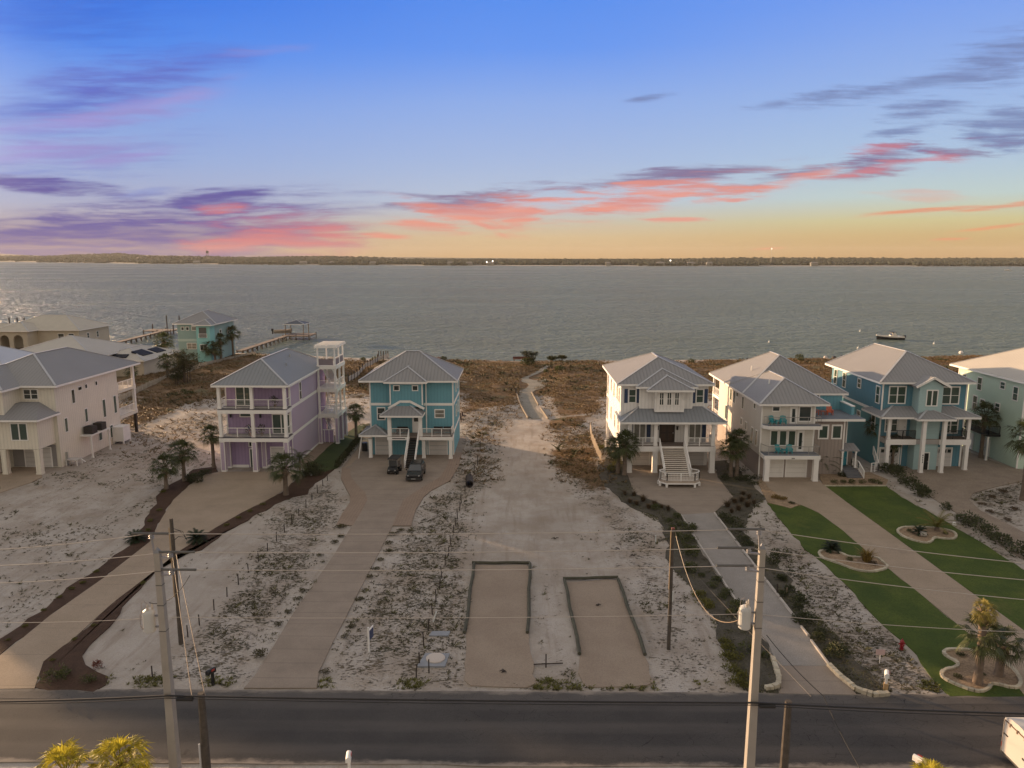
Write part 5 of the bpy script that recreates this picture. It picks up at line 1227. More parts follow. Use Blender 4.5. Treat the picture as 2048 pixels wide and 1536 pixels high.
row([(1455,1014,12),(1469,1006,11),(1484,1003,12),(1477,1021,11),(1495,1014,12),(1463,1026,9),(1498,998,11),(1507,1008,9),(1486,990,9)], 'brown ornamental grass', 'beside the white house pad, lawn side', brng, 'ornamental grasses by the white house', 'ornamental_grass', .8)
row([(1395,1195,10),(1408,1206,11),(1420,1215,9),(1402,1190,8),(1455,1300,12),(1468,1318,13),(1450,1318,11),(1462,1340,13),(1480,1352,12),(1470,1366,12),(1448,1285,9),(1492,1372,10)], 'sprawling yellow green plant', 'along the bed edge beneath the guyed pole', lush, 'yellow green plants by the pole', 'low_plant', .7)
row([(1774,946,12),(1793,954,11),(1813,966,12),(1828,977,13),(1843,991,13),(1856,994,12),(1800,945,10)], 'leafy shrub', 'in the hedge row ending at the teal house', hedgeb, 'loose shrubs between lawn and pavers', flat=.95)
row([(1936,1050,14),(1948,1047,12),(1966,1068,16),(1985,1080,10),(2006,1092,16),(2036,1114,18),(1915,1040,9),(1890,1020,9)], 'leafy shrub', 'in the scattered row between lawn and paver drive', hedgeb, 'loose shrubs between lawn and pavers', flat=.9)
row([(1668,967,7),(1687,967,7),(1706,967,8),(1725,967,7),(1745,966,9),(1757,968,8)], 'clipped little shrub', 'in the strip before the taupe wing', bushg, 'clipped shrubs before the taupe wing', flat=.9)
for i, p in enumerate([(1658,944,16),(1672,938,18),(1692,940,20),(1700,930,14),(1682,952,10)]): bush(*p, ('dark bush below the feather palm at the taupe wall','bush under the first taupe wall window','broad bush beside the grey entry steps','upright bush at the entry post','low bush at the walk by the taupe wing')[i], bushd, 'bushes at the taupe wall')
for i, p in enumerate([(1552,997,10),(1565,1000,9),(1583,1008,7)]): bush(*p, ('golden tuft in the chip bed at the cream house drive','second golden tuft in the chip bed','small dark plant in the chip bed point')[i], (gold, gold, bushd)[i], 'plants in the chip bed', 'low_plant', .8)
for i, p in enumerate([(1446,960,12),(1484,962,14),(1496,958,12),(1505,968,11),(1512,958,9),(1480,945,12)]): bush(*p, ('dark bush at the white house pad corner','bush at the foot of the paired palms','bush behind the paired palms','bush near the cream house corner post','small bush at the cream house corner','dense bush by the shaded side passage')[i], bushd, 'bushes between white and cream houses')
bush(1733, 1124, 22, 'golden ornamental grass in the stone bed by the tan driveway', gold, 'plants in the stone beds', 'ornamental_grass', .75); bush(1700, 1122, 8, 'small green plant between sago and golden grass', bushg, 'plants in the stone beds'); bush(1745, 1130, 10, 'brown plant at the tip of the stone bed', brng, 'plants in the stone beds', 'low_plant')
bush(1818, 1064, 7, 'small green plant in the heart shaped bed', bushg, 'plants in the stone beds'); bush(1890, 1068, 6, 'little plant near the rounded end of the heart shaped bed', bushg, 'plants in the stone beds')
bush(1922, 1312, 10, 'dark spiky plant in the road side stone bed, toward the lawn', bushd, 'plants in the stone beds', 'low_plant'); bush(1917, 1356, 9, 'dark spiky plant in the road side stone bed, toward the road', bushd, 'plants in the stone beds', 'low_plant'); bush(1966, 1352, 8, 'small plant between the two palms of the stone bed', bushg, 'plants in the stone beds')
for i, p in enumerate([(1230,915,16),(1218,905,14),(1240,930,14),(1226,940,12),(1205,900,12)]): bush(*p, ('sunlit bush inside the sand fence','yellowish bush behind the sand fence','bush next to the white house ground floor','low bush at the sand fence end','bush near the back of the sand fence')[i], lush, 'bushes at the sand fence')
for i, p in enumerate([(1118,744,14),(1092,746,8),(888,722,9),(876,722,9),(726,722,8),(752,722,10),(1058,732,18),(920,728,7)]): bush(*p, ('large dark bush on the dune beside the boardwalk bend','small bush near the boardwalk bend','dark bush behind the turquoise house roof','reddish bush behind the turquoise house roof','round bush by the post and panel fence','spreading bush at the end of the post and panel fence','bush at the foot of the lone scrub pine','dune bush beside the sand gap to the beach')[i], (bushg, bushg, bushd, bushr, bushg, lush, bushg, bushd)[i], 'dune bushes')
for i, p in enumerate([(1600,718,10),(1383,726,9),(1880,722,8),(1600,724,9),(500,712,7),(380,790,10),(368,786,8)]): bush(*p, ('yellowish dune bush between two roofs','dune bush behind the white house roof','dune bush east of the teal roof','second dune bush between two roofs','round bush at the shore end of the picket fence','dark bush under the pines','small bush under the pines')[i], bushg, 'dune bushes')
row([(1965,1010,9),(1985,995,8),(2005,985,10),(1980,1025,8),(2015,1040,8),(2030,1020,9),(2012,1075,5)], 'scrubby plant', 'in the sandy island by the paver drive', brng, 'scrub in the sandy island', 'low_plant', .7)
DR = [(656,1338,13),(588,1290,8),(563,1245,10),(578,1225,8),(597,1200,9),(607,1182,9),(645,1125,6),(640,1112,8),(668,1086,10),(682,1074,9),(680,1055,12)]
row([(522,1310,18),(558,1250,11)]+DR[3:], 'scrubby brown weed clump', 'along the concrete drive, post side', weedm, 'weed clumps along the concrete drive', 'low_plant', .55)
row([(652,1345,12),(690,1275,9),(703,1255,9),(720,1200,9),(730,1180,6),(742,1155,9),(750,1140,10),(762,1120,9),(775,1105,11),(785,1070,11),(800,1062,9),(778,1088,9)], 'scrubby brown weed clump', 'along the concrete drive, empty lot side', weedm, 'weed clumps along the concrete drive', 'low_plant', .55)
# --- stuff: low weeds over the sand and tall dune grass, one object each
EXCL = []
def scatter(n, xr, yr, fn, seed):
    rs = np.random.RandomState(seed); out = []
    x = rs.uniform(xr[0], xr[1], n); y = rs.uniform(yr[0], yr[1], n)
    p = fn(x, y); k = rs.rand(n) < p
    return x[k], y[k], rs
def blades(name, x, y, rs, nb, h, spread, w, mat, label):
    n = len(x); z = gheight(x, y)
    a = rs.uniform(0, 2*np.pi, (n, nb)); r0 = rs.uniform(0, .3, (n, nb))*spread; L = h*rs.uniform(.5, 1.2, (n, nb))*rs.uniform(.6, 1.3, (n, 1)); out_ = spread*rs.uniform(.3, 1.2, (n, nb))
    sc_ = rs.uniform(.6, 1.5, (n, 1)); r0 *= sc_; out_ *= sc_
    bx = x[:,None]+np.cos(a)*r0; by = y[:,None]+np.sin(a)*r0; bz = z[:,None]-.02+np.zeros_like(bx)
    tx = bx+np.cos(a)*out_; ty = by+np.sin(a)*out_; tz = bz+L
    sx, sy = -np.sin(a)*w, np.cos(a)*w
    v = np.stack([np.stack([bx-sx, by-sy, bz], -1), np.stack([bx+sx, by+sy, bz], -1), np.stack([(bx+tx)/2+sx*.8, (by+ty)/2+sy*.8, bz+L*.72], -1), np.stack([tx, ty, tz], -1)], 2).reshape(-1, 3)
    f = np.arange(len(v)).reshape(-1, 4)
    o = bpy.data.objects.new(name, np_mesh(name, v, f, mat)); C.objects.link(o)
    return tag(o, label, None, kind='stuff')
SHEETS = [PDL+PDR, [(682,930),(682,957),(700,992),(700,1005),(672,1051),(704,1052),(667,1112),(582,1235),(488,1377),(634,1377),(665,1287),(717,1185),(785,1052),(822,1052),(847,995),(900,962),(930,890),(720,872)],
          [(1254,925),(1269,988),(1347,1018),(1425,1130),(1562,1385),(1712,1389),(1617,1274),(1428,1026),(1466,994),(1430,925)], [(1515,955),(1601,1010),(1726,1097),(2043,1384),(2210,1397),(2048,1262),(1640,965)],
          [(947,1131),(1058,1131),(1072,1370),(926,1366)], [(1131,1164),(1234,1160),(1302,1370),(1163,1370)], [(1800,935),(1911,1025),(2048,1120),(2150,1180),(2150,1120),(1938,1000),(1998,927),(1800,905)],
          [(1648,972),(1771,972),(1861,1025),(2048,1140),(2150,1330),(1896,1152)], [(1534,1006),(1601,1010),(1836,1185),(2053,1396),(1896,1392),(1661,1140)], [(597,946),(656,950),(516,1028),(262,1200),(160,1340),(215,1352),(195,1381),(60,1381),(140,1284),(382,1090)], MU1+PDL[::-1],
          [(588,932),(722,848),(742,880),(690,935)], [(1045,832),(1093,832),(1068,770),(1098,735),(1040,760)]]
SHEETS = [GP(p) for p in SHEETS]
HB = [(-70.5,-57,86,111),(-36.5,-25.3,88.2,108),(-20.2,-8.2,94,106.5),(12.2,24,88,106),(28.3,41.5,85,110),(44.5,55.6,89,111),(61,75,90,106),(-200,-57,33,41.9),(-200,200,33,41.9)]
def clear(x, y):
    k = np.ones(len(x), bool)
    for p in SHEETS: k &= ~inpoly(p, x, y)
    for a in HB: k &= ~((x > a[0]) & (x < a[1]) & (y > a[2]) & (y < a[3]))
    return k
def wf(x, y):
    w, d, r = regions(x, y); n = vnoise(x, y, .17, 11)*.62+vnoise(x, y, .8, 12)*.38
    return np.clip((w-.15)*1.5*np.clip((n-.47)*6, 0, 1.0), 0, .8)*clear(x, y)
x, y, rs = scatter(110000, (-64, 66), (41.9, 120), wf, 5)
blades('weeds', x, y, rs, 7, .10, .17, .028, weedm, 'low brown green weeds scattered over the sandy lots')
def df(x, y):
    w, d, r = regions(x, y); n = vnoise(x, y, .12, 21)*.55+vnoise(x, y, .5, 22)*.45
    return np.clip(d*1.5*np.clip((n-.30)*4.5, 0, 1), 0, 1)*clear(x, y)
x, y, rs = scatter(85000, (-82, 150), (84, 212), df, 6)
blades('dune_grass', x, y, rs, 8, .30, .34, .026, duneg, 'tall tan and brown grass covering the dunes behind the houses')
BEDP = [GP([(1236,996),(1273,1020),(1325,1050),(1340,1137),(1382,1175),(1440,1275),(1490,1384),(1560,1388),(1552,1332),(1490,1232),(1425,1130),(1360,1028),(1300,1000),(1254,945),(1215,915)]), GP([(1428,1026),(1466,994),(1436,956),(1450,920),(1530,995),(1487,1060),(1580,1162),(1670,1270),(1775,1392),(1714,1391),(1657,1332),(1560,1197),(1475,1092)])]
def bf(x, y):
    m = np.zeros(len(x))
    for p in BEDP: m = np.maximum(m, inpoly(p, x, y)*1.0)
    return m*np.clip((vnoise(x, y, .35, 71)*.5+vnoise(x, y, 1.1, 72)*.5-.36)*4, 0, 1)
x, y, rs = scatter(42000, (10, 34), (41.8, 96), bf, 19)
blades('bed_ground_cover', x, y, rs, 8, .13, .2, .026, M('bed_cover_blade', (.080, .076, .034), .9, .3, .4, island=.5), 'low brown green ground cover in the beds beside the gravel drive')
def sf(x, y):
    w, d, r = regions(x, y); n = vnoise(x, y, .16, 61)*.6+vnoise(x, y, .6, 62)*.4
    return np.clip((d-.25)*np.clip((n-.52)*7, 0, 1), 0, 1)*clear(x, y)
x, y, rs = scatter(9000, (-82, 150), (86, 205), sf, 9)
blades('dune_scrub', x, y, rs, 16, .5, .55, .05, M('olive_scrub_blade', (.062, .060, .026), .9, .25, .3, island=.5), 'dark olive scrub patches among the dune grass')
def rf(x, y):
    return np.clip((vnoise(x, y, .5, 31)-.5)*2.5, 0, 1)*((y < 43.2) & (y > 42.0) & (x > -30) & (x < 30))*clear(x, y)*.8
x, y, rs = scatter(7000, (-64, 66), (42, 118), lambda x, y: wf(x, y)*.8, 15)
blades('tall_weeds', x, y, rs, 12, .26, .34, .022, M('dry_weed_blade', (.085, .080, .034), .9, .2, .4, island=.5), 'taller dry weed clumps among the low weeds on the lots')
LAWNS = [GP([(1534,1006),(1581,1017),(1601,1010),(1636,1025),(1686,1062),(1726,1097),(1773,1135),(1836,1185),(1946,1275),(2043,1384),(2053,1396),(1896,1392),(1856,1347),(1831,1307),(1766,1250),(1721,1200),(1661,1140),(1613,1100),(1561,1040)]), GP([(1648,972),(1771,972),(1811,1000),(1861,1025),(1911,1055),(1961,1085),(2011,1118),(2048,1140),(2150,1200),(2150,1330),(2048,1262),(1896,1152),(1786,1072),(1696,1007)])]
def lf(x, y):
    m = np.zeros(len(x))
    for p in LAWNS: m = np.maximum(m, soft(p, x, y, .35))
    for p in (BEDS_): m *= ~inpoly(p, x, y)
    return m*(.35+.65*vnoise(x, y, .6, 51))
BEDS_ = [GP([(1636,1104),(1666,1127),(1711,1144),(1777,1137),(1753,1113),(1681,1105)]), GP([(1790,1064),(1818,1053),(1896,1059),(1915,1075),(1868,1078),(1853,1090),(1806,1077)]), GP([(1883,1305),(1966,1307),(2031,1342),(2044,1377),(1963,1388),(1880,1358),(1918,1332)])]
x, y, rs = scatter(120000, (27, 66), (41.9, 86), lf, 17)
blades('lawn_blades', x, y, rs, 5, .07, .09, .014, M('turf_blade', (.088, .125, .018), .8, .35, .35, island=.4), 'short turf blades over the two lawns')
x, y, rs = scatter(5000, (-32, 32), (41.9, 43.4), rf, 8)
blades('verge_weeds', x, y, rs, 7, .14, .2, .035, lush, 'yellow green weeds along the road edge')
# ================================================================= far shore
def far_shore():
    xs_ = np.linspace(-5200, 4200, 150)
    def yshore(x): return np.interp(x, [-5200,-2850,-1500,-700,-25,800,1450,4200], [5200,4150,3050,2560,2310,2240,2205,2100])
    ys_ = np.array([0, 25, 120, 300, 700, 1300, 1900])
    hz = np.array([-2.0, 1.0, 4.0, 8, 14, 22, 26])
    X, T = np.meshgrid(xs_, np.arange(7)); Y = yshore(X)+ys_[T]; bump = vnoise(X, Y, .0015, 41); left = np.clip((-X-300)/2400, 0, 1)
    Z = hz[T]*(.35+bump*.6)*(1+1.3*left)
    i = np.arange(X.size).reshape(X.shape); q = np.stack([i[:-1,:-1], i[:-1,1:], i[1:,1:], i[1:,:-1]], -1).reshape(-1, 4)
    m, t, b = newmat('far_shore_land'); pos = t.n('NewGeometry').outputs['Position']; zz = t.n('SeparateXYZ', {0: pos}).outputs[2]
    t.set(b.inputs['Base Color'], t.mix(t.rng(zz, .2, 1.6), (.32, .29, .25), (.04, .042, .025))); b.inputs['Roughness'].default_value = 1
    o = bpy.data.objects.new('far_shore', np_mesh('far_shore', np.stack([X.ravel(), Y.ravel(), Z.ravel()], 1), q, m)); C.objects.link(o); tag(o, None, None, kind='structure')
    # far-off wood: thousands of small rough crowns, one mass
    ico = bpy.data.meshes.new('tmp'); import bmesh
    bm = bmesh.new(); bmesh.ops.create_icosphere(bm, subdivisions=1, radius=1); bv = np.array([v.co[:] for v in bm.verts]); bf = np.array([[v.index for v in f.verts] for f in bm.faces]); bm.free()
    rs = np.random.RandomState(3); n = 15000
    x = np.where(rs.rand(n) < .3, rs.uniform(-4600, -600, n), rs.uniform(-1500, 2400, n)); dpt = rs.rand(n)**1.7*1300+18; y = yshore(x)+dpt
    bmp = vnoise(x, y, .0015, 41); lf = np.clip((-x-300)/2400, 0, 1); z = np.interp(dpt, ys_, hz)*(.35+bmp*.6)*(1+1.3*lf)
    r = rs.uniform(4.5, 10, n)*(1+.4*lf); hh = rs.uniform(4, 6.5, n)*(1+.25*lf)*(.72+.35*vnoise(x, y, .004, 44))
    keep = ~((dpt < 70) & (vnoise(x, y*0, .006, 47) > .55)); x, y, z, r, hh = (a[keep] for a in (x, y, z, r, hh)); n = len(x)
    v = bv[None]*(1+rs.uniform(-.28, .28, (n, len(bv), 1))); v = v*np.stack([r, r, hh], -1)[:, None, :]+np.stack([x, y, z+hh*.7], -1)[:, None, :]
    f = bf[None]+(np.arange(n)*len(bv))[:, None, None]
    wm = M('far_wood_foliage', (.024, .030, .018), .95, .35, .012, island=.45)
    o = bpy.data.objects.new('forest', np_mesh('forest', v.reshape(-1, 3), f.reshape(-1, 3), wm)); C.objects.link(o); tag(o, 'dark band of woods along the far shore of the sound', None, kind='stuff')
    fw = M('far_house_wall', (.20, .19, .17), .9, .1, .01); fr = M('far_house_roof', (.25, .22, .2), .8, .1, .01)
    LBL = {388:'tiny pale house on the far shore, below the water tower', 600:'broad pale house on the far shore above the first pier', 660:'pale house on the far shore just east of the broad one', 895:'small white house on the far shore with a low roof', 975:'bright house on the far shore near the white marker lights', 1210:'tiny house on the far shore beyond the white house roof', 1310:'pale waterfront house east of a bright light', 1372:'pale waterfront house, middle of the far shore cluster', 1410:'wide waterfront house at the cluster end', 1616:'single white house in the dark woods of the far shore', 932:'small house among trees left of the marker lights', 740:'tiny roof among the far woods beyond the dock shelter'}
    for px, l in LBL.items():
        sx = (px-1024)/F; X0 = sx*2300-.0106*2300
        for _ in range(4): Y0 = float(yshore(X0)); X0 = (sx-.0106)*Y0
        rr_ = random.Random(px); w_ = rr_.uniform(14, 26); Y0 += 14
        t_ = thing('shore_house', l, 'house', (X0, Y0, 1.0), 0, 'houses on the far shore')
        MB().box(0, w_, 0, 10, -2, 7).build('wall', fw, t_); MB().q((-1,-1,7),(w_+1,-1,7),(w_-3,5,11),(3,5,11)).q((w_+1,-1,7),(w_+1,11,7),(w_-3,5,11)).q((w_+1,11,7),(-1,11,7),(3,5,11),(w_-3,5,11)).q((-1,11,7),(-1,-1,7),(3,5,11)).q((-1,-1,7),(-1,11,7),(w_+1,11,7),(w_+1,-1,7)).build('roof', fr, t_)
    # water tower and mast
    X0 = (413-1024)/F*2700; t_ = thing('water_tower', 'tiny water tower above the far shore woods', 'tower', (-1300, 3150, 12)); t_.scale = (.62,.62,.72)
    tm = M('tower_paint', (.10, .08, .09), .8)
    mb = MB(); [mb.bar((a*9, b*9, 0), (a*5, b*5, 42), 1.6) for a in (-1, 1) for b in (-1, 1)]; mb.build('leg', tm, t_)
    MB().lathe((0,0,40), [(2,0),(9,4),(10,10),(6,15),(.5,17)], 12).build('tank', tm, t_); MB().tube([(-7,0,36),(-7,0,80)], [.7,.4], 6).build('antenna', tm, t_)
    t_ = thing('radio_mast', 'thin mast with a light rising from the far woods', 'mast', ((1537-1024)/F*2300-20, 2330, 5)); MB().tube([(0,0,0),(0,0,44)], [.9,.5], 6).build('pole', M('mast_grey', (.45,.4,.36), .8), t_)
    lm = bpy.data.materials.new('lamp_glow'); lm.use_nodes = True; lb = lm.node_tree.nodes['Principled BSDF']; lb.inputs['Emission Color'].default_value = (1,.9,.75,1); lb.inputs['Emission Strength'].default_value = 1.2
    MB().lathe((0,0,44), [(.2,0),(2.0,1.6),(.2,3.2)], 8).build('lamp', lm, t_)
    for px, dz, l in ((973, 9, 'bright marker light at the far waterline, lower of two'), (985, 12, 'orange marker light at the far waterline beside another'), (1330, 14, 'single white light in the far woods')):
        X0 = (px-1024)/F*2320-24; t_ = thing('shore_light', l, 'light', (X0, float(yshore(X0))+6, 0), 0, 'lights on the far shore')
        MB().tube([(0,0,0),(0,0,dz)], .6, 6).build('pole', fr, t_); MB().lathe((0,0,dz-1), [(.3,0),(2.2,2.2),(2.2,3.5),(.3,5)], 8).build('lamp', lm, t_)
far_shore()
# ================================================================= docks, boats
pile = M('dock_piling', (.095, .072, .055), .9, .25, 2); plank = M('dock_plank', (.19, .14, .105), .85, .2, 2)
def dock(label, a, b, w, zt, head, roofp=None, extra=None):
    t = thing('dock', label, 'dock', (a[0], a[1], 0), 0, 'wooden docks on the sound'); bx, by = b[0]-a[0], b[1]-a[1]; L = math.hypot(bx, by); d = (bx/L, by/L); s = (-d[1], d[0])
    MB().bar((0,0,zt), (bx,by,zt), w, .16).bar((0,0,zt-.2), (bx,by,zt-.2), w*.8, .2).build('walkway', plank, t)
    n = int(L/3.6)
    for i in range(n+1):
        f = i/n; o = MB()
        for sg in (-1, 1): o.tube([(bx*f+s[0]*sg*w*.48, by*f+s[1]*sg*w*.48, -3.5), (bx*f+s[0]*sg*w*.48, by*f+s[1]*sg*w*.48, zt+(.0 if i % 4 else .25))], .17, 7)
        o.build('piling_pair', pile, t)
    hx0, hx1, hy0, hy1 = head
    MB().box(hx0, hx1, hy0, hy1, zt-.25, zt+.05).build('head_platform', plank, t)
    k = MB()
    for x in (hx0+.2, (hx0+hx1)/2, hx1-.2):
        for y in (hy0+.2, hy1-.2): k.tube([(x, y, -3.5), (x, y, zt+.4)], .17, 7)
    k.build('head_pilings', pile, t)
    if roofp:
        x0, x1, y0, y1, z = roofp; p = MB()
        for x in (x0+.5, x1-.5):
            for y in (y0+.5, y1-.5): p.tube([(x, y, zt), (x, y, z)], .14, 7)
        p.build('shelter_posts', plank, t); hip(t, x0, x1, y0, y1, z, .3, M('blue_grey_shelter_roof', (.07,.08,.10), .6, .06), name='shelter_roof')
    for x, y, z in extra or (): MB().tube([(x, y, -3.5), (x, y, z)], .2, 7).build('tall_piling', pile, t)
    return t
a = G(213, 690, .3); b = G(330, 661, .3)
dock('long wooden dock running out from the tan stucco house', a, b, 1.9, .35, (b[0]-a[0]-7, b[0]-a[0]+3, b[1]-a[1]-2, b[1]-a[1]+5), None, [(b[0]-a[0]-2, b[1]-a[1]+6, 5.2), (b[0]-a[0]+2.6, b[1]-a[1]+6, 5.2), (b[0]-a[0]-6.8, b[1]-a[1]+5, 2.2), (b[0]-a[0]+3, b[1]-a[1], 2.5)])
a = G(480, 702, .3); b = G(574, 671, .3)
dock('wooden dock ending in a roofed boat shelter beyond the lilac house', a, b, 1.8, .35, (b[0]-a[0]-1, b[0]-a[0]+8, b[1]-a[1]-2, b[1]-a[1]+7), (b[0]-a[0]-.8, b[0]-a[0]+6.2, b[1]-a[1]-1, b[1]-a[1]+6, 4.0))
for i, (px, yy) in enumerate(((20,660),(36,660),(50,660),(366,662))):
    x, y = G(px, 655, -1); z = 3.4+(i == 3)*1.4
    tag(MB().tube([(0,0,-3), (0,0,z)], .22, 8).build('mooring_pile', pile, None, (x if i < 3 else -92, y if i < 3 else 228, -.5)), ('tall mooring pile beyond the tan house roof, westernmost','tall mooring pile beyond the tan house roof, second of three','tall mooring pile beyond the tan house roof, third of three','tall mooring pile showing beside the aqua house roof')[i], 'pile', 'mooring piles')
def boat(name, label, loc, rz, L, hull, deck, canopy=True):
    t = thing(name, label, 'boat', loc, rz, 'boats on the sound'); N = 13; w = L*.14
    def sec(f):
        hw = w*(1-max(0, (f-.45)/.55)**2.4); sh = L*(.085+.06*f**2); kw = hw*.62*(1-.5*f); kz = -.25+.35*max(0, (f-.6)/.4)**2*L*.07
        return [(L*f, -hw, sh), (L*f-.1*f, -kw, kz+.02), (L*f-.15*f, 0, kz-.12), (L*f-.1*f, kw, kz+.02), (L*f, hw, sh)]
    secs = [sec(i/(N-1)) for i in range(N)]; m_ = MB(); m_.v = [p for s in secs for p in s]
    for i in range(N-1):
        for k in range(4): m_.f.append((i*5+k, (i+1)*5+k, (i+1)*5+k+1, i*5+k+1))
    m_.f.append((0, 1, 2, 3, 4)); m_.build('hull', hull, t, smooth=False)
    g = MB(); b0 = 0
    for sg in (0, 4):
        for i in range(N-1):
            p, q_ = Vector(secs[i][sg]), Vector(secs[i+1][sg]); g.bar(p+Vector((0,0,.1)), q_+Vector((0,0,.1)), .4, .42)
    g.build('gunwale', deck, t)
    fl = MB(); fl.q(*[(s[0][0], s[0][1]*.93, L*.05) for s in secs], *[(s[4][0], s[4][1]*.93, L*.05) for s in secs[::-1]]); fl.build('cockpit_floor', deck, t)
    fd = MB(); ks = [s for i, s in enumerate(secs) if i >= 7]; fd.q(*[(s[0][0], s[0][1]*.96, s[0][2]+.06) for s in ks], *[(s[4][0], s[4][1]*.96, s[4][2]+.06) for s in ks[::-1]]); fd.build('foredeck', deck, t)
    MB().box(L*.42, L*.5, -w*.6, w*.6, L*.05, L*.17).build('console', deck, t); MB().q((L*.5, -w*.6, L*.17), (L*.5, w*.6, L*.17), (L*.45, w*.5, L*.215), (L*.45, -w*.5, L*.215)).q((L*.49, -w*.6, L*.17), (L*.44, -w*.5, L*.215), (L*.44, w*.5, L*.215), (L*.49, w*.6, L*.17)).build('windshield', glass, t)
    MB().box(L*.14, L*.2, -w*.75, w*.75, L*.05, L*.12).box(L*.3, L*.34, -w*.6, w*.6, L*.05, L*.13).build('seat', deck, t)
    if canopy:
        c_ = MB()
        for sg in (-1, 1): c_.bar((L*.28, sg*w*.85, L*.1), (L*.38, sg*w*.65, L*.27), .16, .5).bar((L*.38, sg*w*.65, L*.1), (L*.46, sg*w*.65, L*.27), .1)
        c_.build('arch', deck, t); MB().box(L*.3, L*.52, -w*.72, w*.72, L*.27, L*.29).build('canopy', blackm, t)
    mo = MB().box(-.75, -.1, -.3, .3, .55, 1.35).box(-.6, -.2, -.12, .12, -.5, .55).box(-.7, .05, -.38, .38, 1.1, 1.28); mo.build('outboard_motor', blackm, t)
    return t
x, y = G(1806, 679, -1)
boat('motorboat', 'black and white motorboat with a dark canopy floating offshore', (x, y, -.95), R(176), 8.6, M('black_hull', (.012,.014,.020), .35, .05), M('gelcoat_white', (.70,.64,.56), .4, .04))
x, y = G(546, 671, 0)
boat('motorboat', 'small boat raised on a lift beside the dock shelter', (x-1, y+4, .6), R(12), 6.0, M('grey_hull', (.30,.25,.22), .5), M('boat_cover_tan', (.36,.29,.23), .8), False)
x, y = G(2000, 539, -1); x, y = 990, 1540
boat('motorboat', 'tiny white boat far out near the far shore', (x, y, -.9), R(170), 12, M('gelcoat_white2', (.8,.76,.7), .5), MATS['gelcoat_white'], False)
bm_ = M('buoy_white', (.75,.72,.66), .6)
for i, (px, py) in enumerate([(1538,685),(1720,663),(1868,688),(1716,697)]):
    x, y = G(px, py, -1); tag(MB().lathe((0,0,-.2), [(.1,0),(.3,.15),(.32,.35),(.2,.55),(.06,.75),(.04,1.1)], 10).build('buoy', bm_, None, (x, y, -1.0)), ('small white buoy offshore of the cream house roof','small white buoy west of the motorboat','small white buoy east of the motorboat','small white buoy close to the teal house roof')[i], 'buoy', 'white buoys')
# ================================================================= fences and posts
def picket(label, pts, h_, mat, step=.22, w=.12, name='picket_fence', post=2.4):
    a0 = pts[0]; t = thing(name, label, 'fence', (a0[0], a0[1], 0)); pk, rl, ps = MB(), MB(), MB()
    for a, b in zip(pts[:-1], pts[1:]):
        A, B = Vector((a[0]-a0[0], a[1]-a0[1], 0)), Vector((b[0]-a0[0], b[1]-a0[1], 0)); L = (B-A).length; n = int(L/step); d = (B-A)/L
        for i in range(n):
            p = A+d*(i*step); pk.bar(p+Vector((0,0,.08)), p+Vector((0,0,h_)), w, .03)
        for z in (.3, h_-.3): rl.bar(A+Vector((0,0,z)), B+Vector((0,0,z)), .04, .09)
        for i in range(int(L/post)+1): p = A+d*(i*post); ps.bar(p, p+Vector((0,0,h_+.12)), .13)
    pk.build('pickets', mat, t); rl.build('rail', mat, t); ps.build('fence_post', mat, t); return t
picket('weathered white picket fence running to the shore past the pines', GP([(240,806),(300,775),(345,758),(400,737),(512,712)]), 1.25, M('weathered_white_picket', (.38,.34,.29), .85, .15, 1.5))
picket('short pale fence around the yard of the solar panel house', GP([(262,752),(330,733),(372,728)]), 1.7, M('pale_privacy_board', (.40,.37,.33), .85, .1, 1.5), .2, .19)
FE = GP([(697,770),(730,742),(755,724),(778,717)])
t = thing('panel_fence', 'fence of pale panels between dark posts on the dune east of the lilac house', 'fence', (FE[0][0], FE[0][1], 0)); pm = M('fence_panel_pale', (.42,.37,.31), .85, .12, 2)
for a, b in zip(FE[:-1], FE[1:]):
    A, B = Vector((a[0]-FE[0][0], a[1]-FE[0][1], 0)), Vector((b[0]-FE[0][0], b[1]-FE[0][1], 0)); n = max(2, int((B-A).length/2.8))
    for i in range(n):
        p, q_ = A.lerp(B, i/n), A.lerp(B, (i+1)/n); z = gheight(np.array([p.x+FE[0][0]]), np.array([p.y+FE[0][1]]))[0]; p.z = q_.z = z
        MB().bar(p+Vector((0,0,.75)), q_+Vector((0,0,.75)), .05, .95).build('panel', pm, t); MB().tube([p+Vector((0,0,-.4)), p+Vector((0,0,1.9))], .13, 7).build('fence_post', woodd, t)
for i, px in enumerate((757,762,767,772,776)):
    x, y = G(px, 717); tag(MB().tube([(0,0,-.5), (0,0,2.0)], .13, 7).build('shore_post', woodd, None, (x, y, 0)), f'{ORD[i]} dark post from the west where the panel fence meets the beach', 'post', 'posts at the beach')
SF = GP([(1181,862),(1183,880),(1190,897),(1196,912),(1203,925)])
picket('bent pale slat sand fence on the dune beside the white house', SF, 1.15, M('sand_fence_slat', (.50,.42,.33), .85, .15, 3), .13, .07, 'sand_fence', 2.2)
x, y = G(1211, 905); tag(MB().box(-.1,.1,-.1,.1,0,1.6).box(-.14,.14,-.14,.14,1.6,1.68).build('marker_post', trimw, None, (x, y, 0)), 'pale square post among bushes by the white house', 'post')
def stub_post(px, py, h_, lean, label, group):
    x, y = G(px, py); o = MB().tube([(0,0,-.25), (lean*.5,0,h_*.5), (lean,0,h_)], [.048,.042,.042], 7).build('short_post', woodd, None, (x, y, 0)); return tag(o, label, 'post', group)
